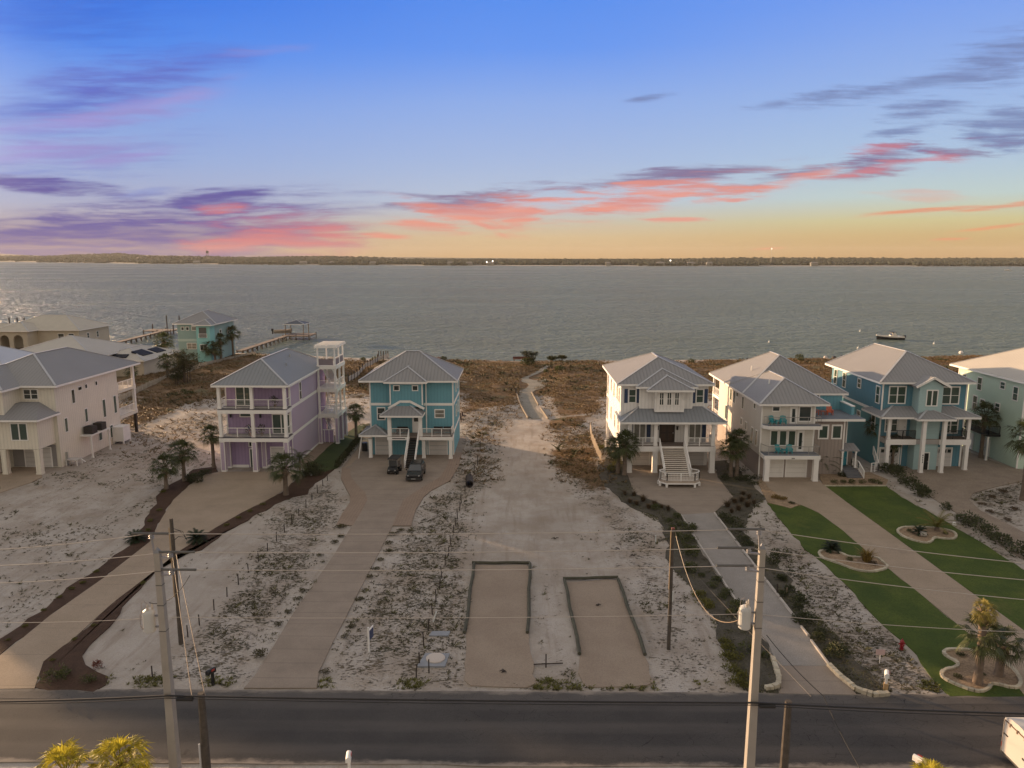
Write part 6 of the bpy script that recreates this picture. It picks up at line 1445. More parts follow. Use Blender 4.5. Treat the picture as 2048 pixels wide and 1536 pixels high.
for i, p in enumerate([(305,1356),(376,1273),(399,1250),(428,1220),(454,1193),(477,1169),(497,1145),(517,1122),(535,1102),(553,1082),(569,1064),(584,1047),(598,1031),(612,1015),(624,1000),(635,985),(646,972),(655,961)]):
    stub_post(*p, .82+.08*math.sin(i*3), .03*math.sin(i*5), f'short dark post, {ORD[i]} from the road in the row beside the lilac house mulch', 'posts edging the lilac house lot')
for i, p in enumerate([(832,1355),(839,1328),(848,1292),(856,1260),(865,1228),(872,1203),(879,1177),(884,1155),(890,1131),(897,1111),(902,1090),(906,1068),(911,1051),(915,1036),(919,1021),(923,1006),(930,988)]):
    stub_post(*p, .9+.1*math.sin(i*4), .09*math.sin(i*2.3+1), f'short dark post, {ORD[i]} from the road in the row along the empty lot', 'posts edging the empty lot')
for i, p in enumerate([(976,850),(960,900),(955,930),(948,950),(940,965)]): stub_post(*p, 1.3, .05, f'taller weathered post, {ORD[4-i]} from the culvert pipe beside the turquoise house', 'posts beside the turquoise house')
stub_post(858, 1345, .9, 0, 'short dark post standing at the edge of the utility slab', 'single posts')
stub_post(1092, 1334, .9, 0, 'short dark post with a fallen rail between the two sand pads', 'single posts')
x, y = G(1095, 1330); tag(MB().tube([(-.9,-.1,.10), (1.0,.1,.08)], .04, 7).build('fallen_rail', woodd, None, (x, y, 0)), 'thin dark rail lying on the ground at the lone post', 'rail')
# timbers round the sand pads
timb = M('green_grey_timber', (.066, .064, .045), .9, .25, 2, bump=.02, bs=12)
for p, q_, l in [((944,1128),(1061,1128),'weathered timber across the back of the pad by the post row'), ((948,1130),(930,1268),'weathered timber on the post row side of its pad'), ((1060,1130),(1056,1268),'weathered timber between pad and bare sand, facing its twin'),
                 ((1126,1160),(1237,1157),'slightly bowed timber across the back of the pad by the guyed pole'), ((1129,1163),(1160,1311),'dark timber on the bare sand side of the slanted pad'), ((1236,1161),(1291,1312),'timber on the guyed pole side of the slanted pad')]:
    a, b = G(*p), G(*q_); L = (b[0]-a[0], b[1]-a[1]); n = 5; pts = [(L[0]*k/n+.05*math.sin(k*2.1), L[1]*k/n+.05*math.cos(k*1.7), .13+.02*math.sin(k*3)) for k in range(n+1)]
    tag(MB().tube(pts, .125, 8).build('landscape_timber', timb, None, (a[0], a[1], 0)), l, 'timber', 'timbers around the sand pads')
# low boardwalk walls
bwm = M('pale_curb_board', (.20,.165,.125), .85, .15, 2)
for p, q_, l in [((1032,785),(1041,812),'curb board at the start of the boardwalk, west side, dune half'), ((1041,812),(1056,838),'curb board of the boardwalk, west side, lot half'), ((1063,786),(1077,812),'curb board of the boardwalk, east side, dune half'), ((1081,818),(1096,840),'curb board of the boardwalk, east side, lot half')]:
    a, b = G(*p), G(*q_); tag(MB().bar((0,0,.2), (b[0]-a[0], b[1]-a[1], .2), .18, .4).build('curb_board', bwm, None, (a[0], a[1], 0)), l, 'curb', 'boardwalk curbs')
x, y = G(1032, 790); tag(MB().box(-.12,.12,-.12,.12,0,1.3).build('boardwalk_post', woodd, None, (x, y, 0)), 'dark post at the dune corner of the boardwalk', 'post')
x, y = G(1043, 719); tag(MB().box(-2.2,2.2,-.5,.5,.3,.45).box(-2.0,-1.8,-.4,.4,-.4,.3).box(1.8,2.0,-.4,.4,-.4,.3).box(-2.2,2.2,.4,.5,.45,.9).build('beach_bench', M('red_brown_wood', (.13,.05,.035), .85, .15, 2), None, (x, y, -.2)), 'low red brown bench on the beach beside the scrub pine', 'bench')
# stone edging of beds and drive
stonem = M('edging_stone', (.42, .37, .31), .9, .2, 2.5, bump=.03, bs=8, island=.15)
def edging(label, px, w=.24, hgt=.2, closed=True, sm=1, seed=0, white_=False):
    pts = GP(px); rr = random.Random(seed)
    if closed and sm: pts = smoothp(pts, sm)
    if closed: pts = pts+[pts[0]]
    a0 = pts[0]; mb = MB(); acc = 0
    for a, b in zip(pts[:-1], pts[1:]):
        L = math.hypot(b[0]-a[0], b[1]-a[1]); n = max(1, round(L/.32))
        for k in range(n):
            f0, f1 = k/n, (k+.93)/n; p = Vector((a[0]+(b[0]-a[0])*f0-a0[0], a[1]+(b[1]-a[1])*f0-a0[1], hgt/2+rr.uniform(-.02,.02))); q_ = Vector((a[0]+(b[0]-a[0])*f1-a0[0], a[1]+(b[1]-a[1])*f1-a0[1], hgt/2+rr.uniform(-.02,.02)))
            mb.bar(p, q_, w*rr.uniform(.85,1.15), hgt*rr.uniform(.85,1.15))
    return tag(mb.build('stone_edging', stonem, None, (a0[0], a0[1], .03)), label, 'edging', 'stone edgings')
BEDA = [(1636,1104),(1643,1117),(1666,1125),(1686,1132),(1711,1142),(1743,1146),(1766,1141),(1777,1135),(1766,1126),(1753,1115),(1728,1118),(1696,1115),(1681,1107),(1656,1102)]
BEDB = [(1793,1064),(1801,1057),(1818,1055),(1861,1057),(1896,1061),(1910,1067),(1913,1075),(1906,1080),(1886,1079),(1868,1076),(1863,1085),(1853,1088),(1831,1084),(1806,1075)]
BEDC = [(1885,1307),(1896,1301),(1921,1301),(1946,1303),(1966,1309),(1991,1316),(2011,1328),(2031,1344),(2042,1364),(2038,1377),(2023,1378),(2001,1372),(1982,1369),(1978,1379),(1963,1386),(1943,1383),(1916,1373),(1891,1362),(1881,1352),(1888,1342),(1908,1338),(1918,1332),(1911,1324),(1896,1317)]
for i, (bd, l) in enumerate(((BEDA, 'curved stone edging of the bed with the sago and golden grass'), (BEDB, 'stone edging of the heart shaped bed in the far lawn'), (BEDC, 'stone edging of the large lobed bed with two palms'))):
    drive('planting_bed', bd, chip, .055, 1); edging(l, bd, .2, .15, seed=i)
edging('low pale edging between clipped shrubs and the far lawn', [(1648,973),(1700,973),(1772,973)], .15, .12, False, seed=5)
edging('chunky white stones curving at the mouth of the gravel drive, lawn side', [(1657,1333),(1675,1352),(1697,1370),(1712,1382),(1735,1390),(1745,1393),(1778,1391)], .30, .24, False, seed=6)
edging('chunky white stones curving at the mouth of the gravel drive, pole side', [(1545,1318),(1552,1340),(1558,1360),(1556,1374),(1545,1378),(1530,1380)], .30, .24, False, seed=7)
curbm = M('pale_timber_edge', (.42,.38,.34), .85, .12, 2)
for p, q_, l in [((1362,1032),(1376,1054),'pale edge timber, pole side of the gravel drive, beside the white house pad'), ((1387,1073),(1471,1203),'long pale edge timber, pole side of the gravel drive'), ((1429,1028),(1531,1162),'long pale edge timber, lawn side of the gravel drive'), ((1533,1164),(1558,1196),'short pale edge timber on the lawn side, before the bent stakes'), ((1560,1199),(1590,1238),'pale edge timber on the lawn side, past the bent stakes'), ((1602,1256),(1616,1274),'short pale edge timber among bushes, lawn side'), ((1622,1284),(1657,1332),'pale edge timber on the lawn side ending at the concrete apron')]:
    a, b = G(*p), G(*q_); tag(MB().bar((0,0,.09), (b[0]-a[0], b[1]-a[1], .09), .12, .18).build('edge_timber', curbm, None, (a[0], a[1], .03)), l, 'timber', 'edge timbers of the gravel drive')
# ================================================================= utility poles and wires
PY_ = 33.0
p1 = V(313, 1105, PY_); p2 = V(1522, 1097, PY_)
def concrete_pole(label, loc, top, lean, flip):
    t = thing('utility_pole', label, 'utility pole', (loc[0], loc[1], 0), 0, 'concrete utility poles')
    s = MB(); n = len(s.v); s.v += [(-.22,-.22,-.5),(.22,-.22,-.5),(.22,.22,-.5),(-.22,.22,-.5),(-.13+lean,-.13,top),(.13+lean,-.13,top),(.13+lean,.13,top),(-.13+lean,.13,top)]
    s.f += [(0,3,2,1),(4,5,6,7),(0,1,5,4),(1,2,6,5),(2,3,7,6),(3,0,4,7)]; s.build('shaft', concp, t)
    MB().q((-.135+lean,-.135,top+.01),(.135+lean,-.135,top+.01),(lean,0,top+.28)).q((.135+lean,-.135,top+.01),(.135+lean,.135,top+.01),(lean,0,top+.28)).q((.135+lean,.135,top+.01),(-.135+lean,.135,top+.01),(lean,0,top+.28)).q((-.135+lean,.135,top+.01),(-.135+lean,-.135,top+.01),(lean,0,top+.28)).build('cap', M('pole_cap_grey', (.2,.2,.21), .6), t)
    ins = M('insulator_grey', (.24,.23,.23), .4, .1)
    for k, (dx, dz) in enumerate(((-.24, .75), (-.35, -.15), (-.35, -1.0))):
        m_ = MB(); x, z = dx*flip if k else (-.18)*1, top+dz
        if k == 0: m_.bar((lean-.12, -.05, top-.1), (lean-.2, -.05, z-.08), .07)
        else: m_.bar((lean, -.05, z-.1), (lean+.62*flip*(-1 if flip < 0 else -1), -.05, z-.05), .08)
        xx = lean-.2 if k == 0 else lean-.62*flip
        m_.lathe((xx, -.05, z-.08), [(.07,0),(.13,.05),(.08,.1),(.13,.15),(.08,.2),(.11,.28)], 8); m_.build('insulator', ins, t)
    bd = MB()
    for z in (top-.9, top-1.6, top-2.6, top-3.9): (lambda k: bd.box(-k+lean, k+lean, -k, k, z, z+.05))(.137+.09*(top-z)/(top+.5))
    bd.build('pole_band', M('band_dark', (.10,.09,.085), .6), t)
    # transformer
    tz = top-3.95; sx_ = -.62 if flip > 0 else -.66
    tr_ = thing('transformer', f'grey transformer can hung on the {"pole by the gravel drive" if loc[0] > 0 else "pole by the lilac house drive"}', 'transformer', (loc[0]+sx_, loc[1], tz), 0, 'pole transformers')
    MB().lathe((0,0,0), [(.24,0),(.28,.05),(.28,.95),(.25,1.05),(.12,1.14),(.02,1.16)], 16).build('tank', M('transformer_grey', (.44,.44,.42), .45, .06, 2), tr_, smooth=False)
    b_ = MB(); [b_.lathe((x, y, 1.0), [(.05,0),(.065,.1),(.04,.15),(.06,.2),(.035,.28),(.05,.33),(.02,.42)], 8) for x, y in ((.02, -.12), (.16, .05))]; b_.build('bushing', M('bushing_tan', (.42,.38,.32), .4), tr_)
    MB().bar((.2,0,.25), (.5,0,.25), .07).bar((.2,0,.8), (.5,0,.8), .07).build('bracket', M('bracket_steel', (.2,.2,.2), .5, metal=.5), tr_)
    MB().tube([(-.28,-.1,.15),(-.36,-.12,.3),(-.36,-.12,.85),(-.3,-.1,.95)], .025, 6).tube([(.02,-.12,1.42),(-.1,-.15,1.6),(-.25,-.12,1.5),(-.3,-.1,.95)], .014, 6).build('arrester', M('arrester_grey', (.25,.22,.2), .5), tr_)
    return t
T1 = concrete_pole('square concrete pole with transformer by the lilac house drive mouth', (p1[0]+.05, PY_), p1[2], .0, -1)
T2 = concrete_pole('square concrete pole with transformer at the mouth of the gravel drive', (p2[0]+.05, PY_), p2[2], 0, 1)
def wood_pole(label, x, y, h_, r_, lean=0, extra=True):
    t = thing('utility_pole', label, 'utility pole', (x, y, 0), 0, 'wooden utility poles'); MB().tube([(0,0,-.4), (lean*.5,0,h_*.5), (lean,0,h_)], [r_*1.1, r_, r_*.82], 10).build('shaft', polew, t); return t
x1w, y1w = G(362, 1287); h1w = V(353, 1037, y1w)[2]
t = wood_pole('slim wooden pole with slack cables behind the concrete pole', x1w, y1w, h1w, .14, .0)
MB().tube([(.1,0,h1w-.9),(.5,0,h1w-.85),(.85,0,h1w-1.3),(.4,0,h1w-1.25),(.1,0,h1w-1.5)], .025, 6).tube([(.1,0,h1w-.7),(.7,0,h1w-.9),(.95,0,h1w-1.5)], .018, 6).build('cable_loop', cablem, t)
MB().bar((-.15,-.1,h1w-5.5),(-.15,-.1,h1w-.6),.05).build('conduit', M('conduit_tan', (.40,.28,.16), .6), t)
x2w, y2w = G(1337, 1298); h2w = V(1338, 1057, y2w)[2]
t = wood_pole('lone wooden pole standing beside the slanted sand pad', x2w, y2w, h2w, .12, .0)
MB().box(-.1,.1,-.1,.1,h2w-.05,h2w+.05).build('red_cap', M('red_pole_cap', (.16,.05,.035), .6), t); MB().bar((-.13,-.05,h2w-4.2),(-.13,-.05,h2w-.1),.05).build('conduit', MATS['conduit_tan'], t)
for px, py, l in ((402, 1386, 'thick weathered wooden stub pole beside the concrete pole by the near roadside'), (1577, 1402, 'thick weathered wooden stub pole at the near roadside by the gravel drive mouth')):
    x, y, z = V(px, py, 33.6); t = wood_pole(l, x, y, z, .20, 0)
    if px < 1000: MB().tube([(-.24,-.1,-.2), (-.24,-.1,2.2)], .05, 8).build('guard_pipe', M('guard_pipe_white', (.55,.55,.55), .5), t)
def wire(label, pts, r_, mat, sag=.4, n=26, name='power_line', group='overhead wires', cat='wire'):
    out = []
    for a, b in zip(pts[:-1], pts[1:]):
        for k in range(n+(b is pts[-1])):
            f = k/n; s = sag*4*f*(1-f); out.append((a[0]+(b[0]-a[0])*f, a[1]+(b[1]-a[1])*f, a[2]+(b[2]-a[2])*f-s))
    o = MB().tube(out, r_, 6).build(name, mat); return tag(o, label, cat, group)
def pt(px, py, Y): v_ = V(px, py, Y); return (v_[0], v_[1], v_[2])
WL = -60.0; WR = 62.0
for k, (dz, nm, pr_, pl_) in enumerate(((.95, 'top bare wire crossing the picture between the pole pins', 1128, 1094), (.05, 'second bare wire from the top on the pole arms', 1161, 1125), (-.82, 'third bare wire from the top on the pole arms', 1201, 1160), (-3.2, 'low neutral wire passing the transformers', 1263, 1236))):
    xo1 = (p1[0]-.2 if k == 0 else p1[0]+.62) if k < 3 else p1[0]+.2; xo2 = (p2[0]-.2 if k == 0 else p2[0]-.62) if k < 3 else p2[0]-.2
    L_ = pt(-60, pl_+8, PY_); R_ = pt(2110, pr_+4, PY_)
    wire(nm, [L_, (xo1, PY_-.05, p1[2]+dz), (xo2, PY_-.05, p2[2]+dz), R_], .017 if k < 3 else .013, wirem, .12, 14)
    if k < 3:
        for xo, pz, sd in ((xo1, p1[2], 'west'), (xo2, p2[2], 'east')):
            tag(MB().tube([(-.85,0,0), (.85,0,0)], .06, 8).build('armour_rod', M('armour_rod_grey', (.10,.095,.09), .45, .05, 2, metal=.3), None, (xo+(-.55 if sd == 'east' else .35 if k else 0), PY_-.05, pz+dz)), f'thick grey armour rod on the {("top", "second", "third")[k]} wire at the {"pole by the lilac house drive" if sd == "west" else "pole by the gravel drive"}', 'wire sleeve', 'armour rods')
c1 = V(345, 1392, PY_-.35)[2]; c2 = V(1513, 1406, PY_-.35)[2]
wire('thick black communications cable strung low along the road', [pt(-60, 1404, PY_-.3), (p1[0], PY_-.33, c1), (p2[0], PY_-.33, c2), pt(2110, 1429, PY_-.3)], .045, cablem, .06, 14)
wire('second thinner black cable just under the thick one', [pt(-60, 1407, PY_-.3), (p1[0], PY_-.33, c1-.12), (p2[0], PY_-.33, c2-.12), pt(2110, 1434, PY_-.3)], .022, cablem, .10, 14)
for px, cz, l in ((370, c1, 'black splice closure on the cable beside the concrete pole by the lilac drive'), (1535, c2, 'black splice closure on the cable beside the pole by the gravel drive')):
    v_ = V(px, 1400, PY_-.35); tag(MB().tube([(-.38,0,0),(.38,0,0)], .1, 10).build('cable_closure', cablem, None, (v_[0], v_[1], cz-.16)), l, 'cable box', 'cable closures')
gm = M('guy_cable', (.24, .175, .115), .5, .1, 2)
stx1, stx2 = V(402, 1386, 33.6), V(1577, 1402, 33.6)
wire('sunlit service cable dropping from the slim wooden pole, steeper one', [(x1w-.1, y1w, h1w-2.6), (stx1[0]-.45, 33.6, stx1[2]-.35)], .02, gm, .05, 12, 'service_cable'); wire('sunlit service cable dropping from the slim wooden pole, wider one', [(x1w+.12, y1w, h1w-2.2), (stx1[0]+.2, 33.6, stx1[2]-.2)], .02, gm, .05, 12, 'service_cable')
wire('twisted service cable hanging from the lone wooden pole to the transformer', [(x2w+.15, y2w, h2w-.25), (p2[0]-.6, PY_, p2[2]-3.4)], .02, gm, 2.3, 20, 'service_cable')
wire('thin guy wire from the lone pole area down across the road edge', [G(1400,1165)+(.3,), (stx2[0]+.95, 33.3, c2-.05)], .009, M('dull_guy_wire', (.14,.12,.10), .7), .05, 10, 'guy_wire')
wire('black drop cable from the near roadside up toward the gravel drive', [(V(1533, 1270, 36)[0], 36, V(1533, 1270, 36)[2]), (stx2[0]+1.6, 33.4, c2-.1), pt(1720, 1536, 30.5)], .02, cablem, .15, 12, 'drop_cable')
wire('loop of wire linking the concrete pole transformer to the slim pole', [(p1[0]-.55, PY_, p1[2]-2.5), (p1[0]+1.3, PY_+.4, p1[2]-1.3)], .016, cablem, .5, 12, 'jumper_wire')
# ================================================================= mailboxes, signs, hydrant, slabs, pipes
mbw = M('mailbox_white', (.74,.72,.68), .5, .04)
def mailbox(label, x, y, h_, rz, mat, postm, base=None):
    t = thing('mailbox', label, 'mailbox', (x, y, 0), rz, 'mailboxes'); n = 8; mb = MB(); prof = [(-.13,0),(.13,0)]+[(.13*math.cos(math.pi*k/n), .16+.12*math.sin(math.pi*k/n)) for k in range(n+1)]
    a = [(p[0], -.35, h_-.3+p[1]) for p in prof]; b = [(p[0], .25, h_-.3+p[1]) for p in prof]; m = len(prof); mb.v = a+b; mb.f = [tuple(range(m-1,-1,-1)), tuple(range(m, 2*m))]+[(i, (i+1) % m, m+(i+1) % m, m+i) for i in range(m)]
    mb.f = mb.f; mb.build('box', mat, t); MB().box(-.07,.07,-.02,.12,-.2,h_-.3).build('post', postm, t); MB().box(.135,.15,-.1,.12,h_-.15,h_-.02).build('flag', M('flag_red', (.35,.04,.03), .5), t)
    if base: MB().box(-.13,.13,-.09,.18,-.1,.42).build('base', base, t)
x, y = G(1771, 1380); mailbox('white mailbox on a white post with tan base beside the lawn sign', x, y, 1.25, R(-25), mbw, trimw, M('mailbox_base_tan', (.42,.28,.14), .8))
x, y = G(425, 1371); mailbox('black mailbox on a thin post in the weeds by the concrete drive', x, y, 1.15, R(-30), blackm, blackm)
x, y, z = V(697, 1506, 33.7); mailbox('white mailbox at the near roadside, facing the concrete drive', x, y, z, R(8), mbw, trimw)
x, y, z = V(1838, 1512, 33.6); mailbox('white mailbox at the near roadside, by the palm tip', x, y, z, R(38), mbw, trimw)
x, y = G(738, 1304); t = thing('yard_sign', 'slim white yard sign with a dark blue panel in the weedy lot', 'sign', (x, y, 0), R(78)); MB().box(-.05,.05,-.05,.05,-.1,1.75).box(.05,.8,-.03,.03,1.45,1.53).build('post', trimw, t); MB().box(.1,.78,-.02,.02,.75,1.42).build('panel', M('sign_blue', (.06,.07,.13), .6), t)
x, y = G(1759, 1327); t = thing('small_sign', 'small pale pink sign on a thin stake at the lawn edge', 'sign', (x, y, 0), R(-6)); MB().box(-.02,.02,-.02,.02,0,.75).build('stake', trimw, t); MB().box(-.28,.28,-.03,-.021,.62,1.0).build('panel', M('sign_pink', (.50,.36,.35), .6), t)
x, y = G(1803, 1299); t = thing('fire_hydrant', 'red fire hydrant standing at the edge of the green lawn', 'hydrant', (x, y, 0)); hm = M('hydrant_red', (.22,.012,.018), .45, .1, 4)
MB().lathe((0,0,0), [(.17,0),(.17,.05),(.11,.07),(.11,.5),(.15,.52),(.15,.57),(.12,.62),(.07,.70),(.03,.74),(.03,.8)], 12).build('body', hm, t); MB().tube([(-.2,0,.42),(.2,0,.42)], .06, 8).tube([(0,-.2,.38),(0,0,.38)], .075, 8).build('nozzle_caps', hm, t)
grs = M('utility_slab', (.24,.25,.27), .8, .1, 1.5)
x, y = G(866, 1322); t = thing('utility_slab', 'blue grey concrete utility slab with a pale round lid in the weeds', 'slab', (x, y, 0), 0); MB().prism([(-.95,-.75),(.85,-.75),(1.0,.85),(-.6,.85)], -.1, .08).build('slab', grs, t); MB().lathe((.15,.2,.08), [(.62,0),(.62,.05),(.5,.08),(.02,.09)], 24).build('lid', M('lid_pale', (.48,.42,.37), .8, .05), t)
x, y = G(876, 1268); tag(MB().prism([(-.6,-.3),(.75,-.3),(.85,.35),(-.45,.35)], -.1, .03).build('buried_slab', grs, None, (x, y, .02)), 'half buried grey slab behind the utility slab', 'slab')
pvc = M('pvc_white', (.62,.64,.62), .4)
for px, py, l, ln in ((866,1243,'white plastic pipe leaning in the weedy lot by the post row',.25),(1311,1086,'short white plastic pipe stub near the lone wooden pole top',.0),(1345,1202,'short white plastic pipe stub behind the lone wooden pole',.0)):
    x, y = G(px, py); tag(MB().tube([(0,0,-.1),(ln,0,.75)], .045, 8).build('plastic_pipe', pvc, None, (x, y, 0)), l, 'pipe', 'white pipe stubs')
x, y = G(939, 968); t = thing('culvert_pipe', 'dark corrugated culvert pipe lying on the sand beside the turquoise house', 'pipe', (x, y, .42), R(4)); mb = MB(); prof = []
N_ = 18; rings = []
for k in range(N_+1): r_ = .42+(.03 if k % 2 else 0); rings.append((r_, -1.4+2.8*k/N_))
n = 16; out = MB()
for r_, yy in rings: out.v += [(r_*math.cos(2*math.pi*i/n), yy, r_*math.sin(2*math.pi*i/n)) for i in range(n)]
for r_, yy in rings[::-1]: out.v += [((r_-.05)*math.cos(2*math.pi*i/n), yy, (r_-.05)*math.sin(2*math.pi*i/n)) for i in range(n)]
m = len(rings)*2
for k in range(m):
    for i in range(n): j = (i+1) % n; l = (k+1) % m; out.f.append((k*n+i, k*n+j, l*n+j, l*n+i))
out.build('corrugated_shell', M('culvert_dark', (.04,.032,.028), .7, .2, 4), t)
x, y = G(1572, 1192); mb = MB().tube([(0,0,0),(.05,0,.7)], .035, 6); tag(mb.build('bent_stake', gm, None, (x, y, 0)), 'pale bent stake at the joint of the edge timbers', 'stake', 'stakes'); x, y = G(1554, 1190); tag(MB().tube([(0,0,0),(-.02,0,.95)], .06, 6).build('stake', woodd, None, (x, y, 0)), 'dark upright stake at the joint of the edge timbers', 'stake', 'stakes')
x, y = G(1846, 1073); tag(MB().lathe((0,0,0), [(.2,0),(.34,.12),(.3,.35),(.12,.46),(.02,.47)], 9).build('boulder', M('boulder_grey', (.35,.32,.28), .9, .2, 3), None, (x, y, .05), True), 'small grey boulder in the heart shaped bed', 'boulder')
for px, py, l, s_ in ((1110,1079,'small dark driftwood scrap on the bare sand',.5),(1268,1112,'little dead branch lying on the sand by the bed',.6),(1008,1344,'short dark scrap lying on the sand pad',.3),(1196,1212,'thin twig lying on the slanted sand pad',.3),(1236,1098,'pair of dark clods on the bare sand',.35)):
    x, y = G(px, py); rr = random.Random(px); mb = MB()
    for k in range(5): a = rr.uniform(0,6.28); L = s_*rr.uniform(.4,1); mb.tube([(0,0,.05),(math.cos(a)*L*.5,math.sin(a)*L*.5,.12),(math.cos(a)*L,math.sin(a)*L,.06)], [.05,.035,.02], 5)
    tag(mb.build('driftwood', woodd, None, (x, y, .02)), l, 'driftwood', 'scraps on the sand')
# ================================================================= vehicles
def suv():
    x, y = (-12.42, 84.4); t = thing('parked_suv', 'black suv parked at the foot of the turquoise house stairs', 'car', (x, y, 0), 0); pm = M('black_car_paint', (.010,.010,.011), .25, .05, 1, spec=.6)
    w = .93; sec = [(0, .55, .72), (.12, .42, .92), (1.1, .38, 1.06), (1.25, .38, 1.08), (1.95, .38, 1.10), (4.0, .40, 1.10), (4.45, .45, 1.05), (4.55, .5, .9)]
    b = MB(); R_ = []
    for yy, z0, z1 in sec:
        ww = w*(.88 if yy < .05 else .97 if yy < .2 else 1); zz = (z0+z1)/2
        R_.append([(-ww*.94, yy, z0), (-ww, yy, zz), (-ww*.95, yy, z1-.02), (-ww*.80, yy, z1), (ww*.80, yy, z1), (ww*.95, yy, z1-.02), (ww, yy, zz), (ww*.94, yy, z0)])
    b.v = [p for r in R_ for p in r]; m = 8
    for i in range(len(R_)-1):
        for k in range(m): l = (k+1) % m; b.f.append((i*m+k, i*m+l, (i+1)*m+l, (i+1)*m+k))
    b.f += [tuple(range(m)), tuple(range(len(R_)*m-1, len(R_)*m-m-1, -1))]; body = b.build('body', pm, t)
    c = MB(); low = [(-.84,1.1,1.05),(.84,1.1,1.05),(.86,4.42,1.08),(-.86,4.42,1.08)]; top = [(-.66,1.95,1.66),(.66,1.95,1.66),(.68,4.05,1.68),(-.68,4.05,1.68)]
    for i in range(4): j = (i+1) % 4; c.q(low[i], low[j], top[j], top[i])
    c.q(*top); cab = c.build('cabin', pm, t)
    def lerp(a, b_, f): return tuple(a[i]+(b_[i]-a[i])*f for i in range(3))
    ws = MB().q(*[(p[0]*s, p[1]-.02, p[2]+.012) for p, s in ((lerp(low[0], top[0], .08), .93), (lerp(low[1], top[1], .08), .93), (lerp(low[1], top[1], .93), .93), (lerp(low[0], top[0], .93), .93))]); ws.build('windshield', M('car_glass', (.05,.055,.06), .08, .05, 1, spec=.8), cab)
    for sg in (0, 1):
        a, b_, cc, d = (low[1], low[2], top[2], top[1]) if sg else (low[0], low[3], top[3], top[0]); e = .012 if sg else -.012
        o = MB().q(*[(p[0]+e, p[1], p[2]) for p in (lerp(lerp(a, b_, .1), lerp(d, cc, .1), .15), lerp(lerp(a, b_, .93), lerp(d, cc, .93), .15), lerp(lerp(a, b_, .95), lerp(d, cc, .95), .88), lerp(lerp(a, b_, .06), lerp(d, cc, .06), .88))]); o.build('side_window', MATS['car_glass'], cab)
    MB().box(-.5,.5,-.02,.1,.62,.78).build('grille', blackm, body); MB().box(-.9,.9,-.06,.2,.32,.54).build('bumper', M('bumper_grey', (.03,.03,.032), .5), body); MB().box(-.26,.26,-.075,-.055,.40,.50).build('chrome_plate', steel, body)
    for sg in (-1, 1):
        MB().bar((sg*.58,.0,.78),(sg*.86,.22,.84),.1,.13).build('headlight', M('headlight_glass', (.30,.29,.28), .15), body); MB().box(sg*.9,sg*1.08,1.35,1.5,1.08,1.22).build('mirror', pm, body)
        for yy in (.85, 3.6):
            o = MB().tube([(sg*.72,yy,.35),(sg*.95,yy,.35)], .35, 18).build('wheel', M('tyre_black', (.012,.012,.012), .85), t); MB().tube([(sg*.94,yy,.35),(sg*.965,yy,.35)], .21, 12).build('rim', M('rim_grey', (.12,.12,.12), .4, metal=.6), o)
    rr_ = MB().bar((-.6,2.0,1.73),(-.6,3.9,1.73),.05).bar((.6,2.0,1.73),(.6,3.9,1.73),.05); rr_.build('roof_rack', blackm, cab)
suv()
def cart():
    t = thing('golf_cart', 'black golf cart with a canopy parked beside the suv', 'golf cart', (-15.42, 87.3, 0), R(-6)); k = blackm; bd = M('cart_body_black', (.009,.009,.010), .35)
    prof = [(0,.35),(0,.62),(.25,.86),(.75,.95),(.8,.45),(1.25,.42),(1.3,.72),(2.3,.78),(2.4,.4)]
    b = MB(); n = len(prof); b.v = [(-.58,p[0],p[1]) for p in prof]+[(.58,p[0],p[1]) for p in prof]
    for i in range(n): j = (i+1) % n; b.f.append((i, j, n+j, n+i))
    b.f += [tuple(range(n)), tuple(range(2*n-1, n-1, -1))]; b.build('body', bd, t)
    MB().box(-.62,.62,.35,2.35,1.86,1.93).build('canopy', M('canopy_black', (.02,.02,.022), .6), t); p = MB()
    for sg in (-.52,.52): p.bar((sg,.62,.9),(sg,.5,1.87),.05).bar((sg,2.2,.75),(sg,2.25,1.87),.05)
    p.build('canopy_posts', steel, t); MB().box(-.55,.55,1.3,1.75,.72,.88).build('seat', M('cart_seat', (.20,.17,.15), .7), t); MB().box(-.55,.55,1.75,1.88,.85,1.35).build('backrest', MATS['cart_seat'], t)
    MB().bar((-.25,.85,.9),(-.25,1.1,1.15),.04).build('steering_column', k, t); MB().q((-.5,.6,.98),(.5,.6,.98),(.5,.51,1.75),(-.5,.51,1.75)).q((-.5,.62,.98),(-.5,.53,1.75),(.5,.53,1.75),(.5,.62,.98)).build('windshield', MATS['car_glass'], t)
    for sg in (-1, 1):
        MB().box(sg*.3,sg*.48,-.02,.05,.55,.66).build('headlight', MATS['headlight_glass'], t)
        for yy in (.4, 1.95): MB().tube([(sg*.45,yy,.25),(sg*.66,yy,.25)], .25, 14).build('wheel', MATS['tyre_black'], t)
cart()
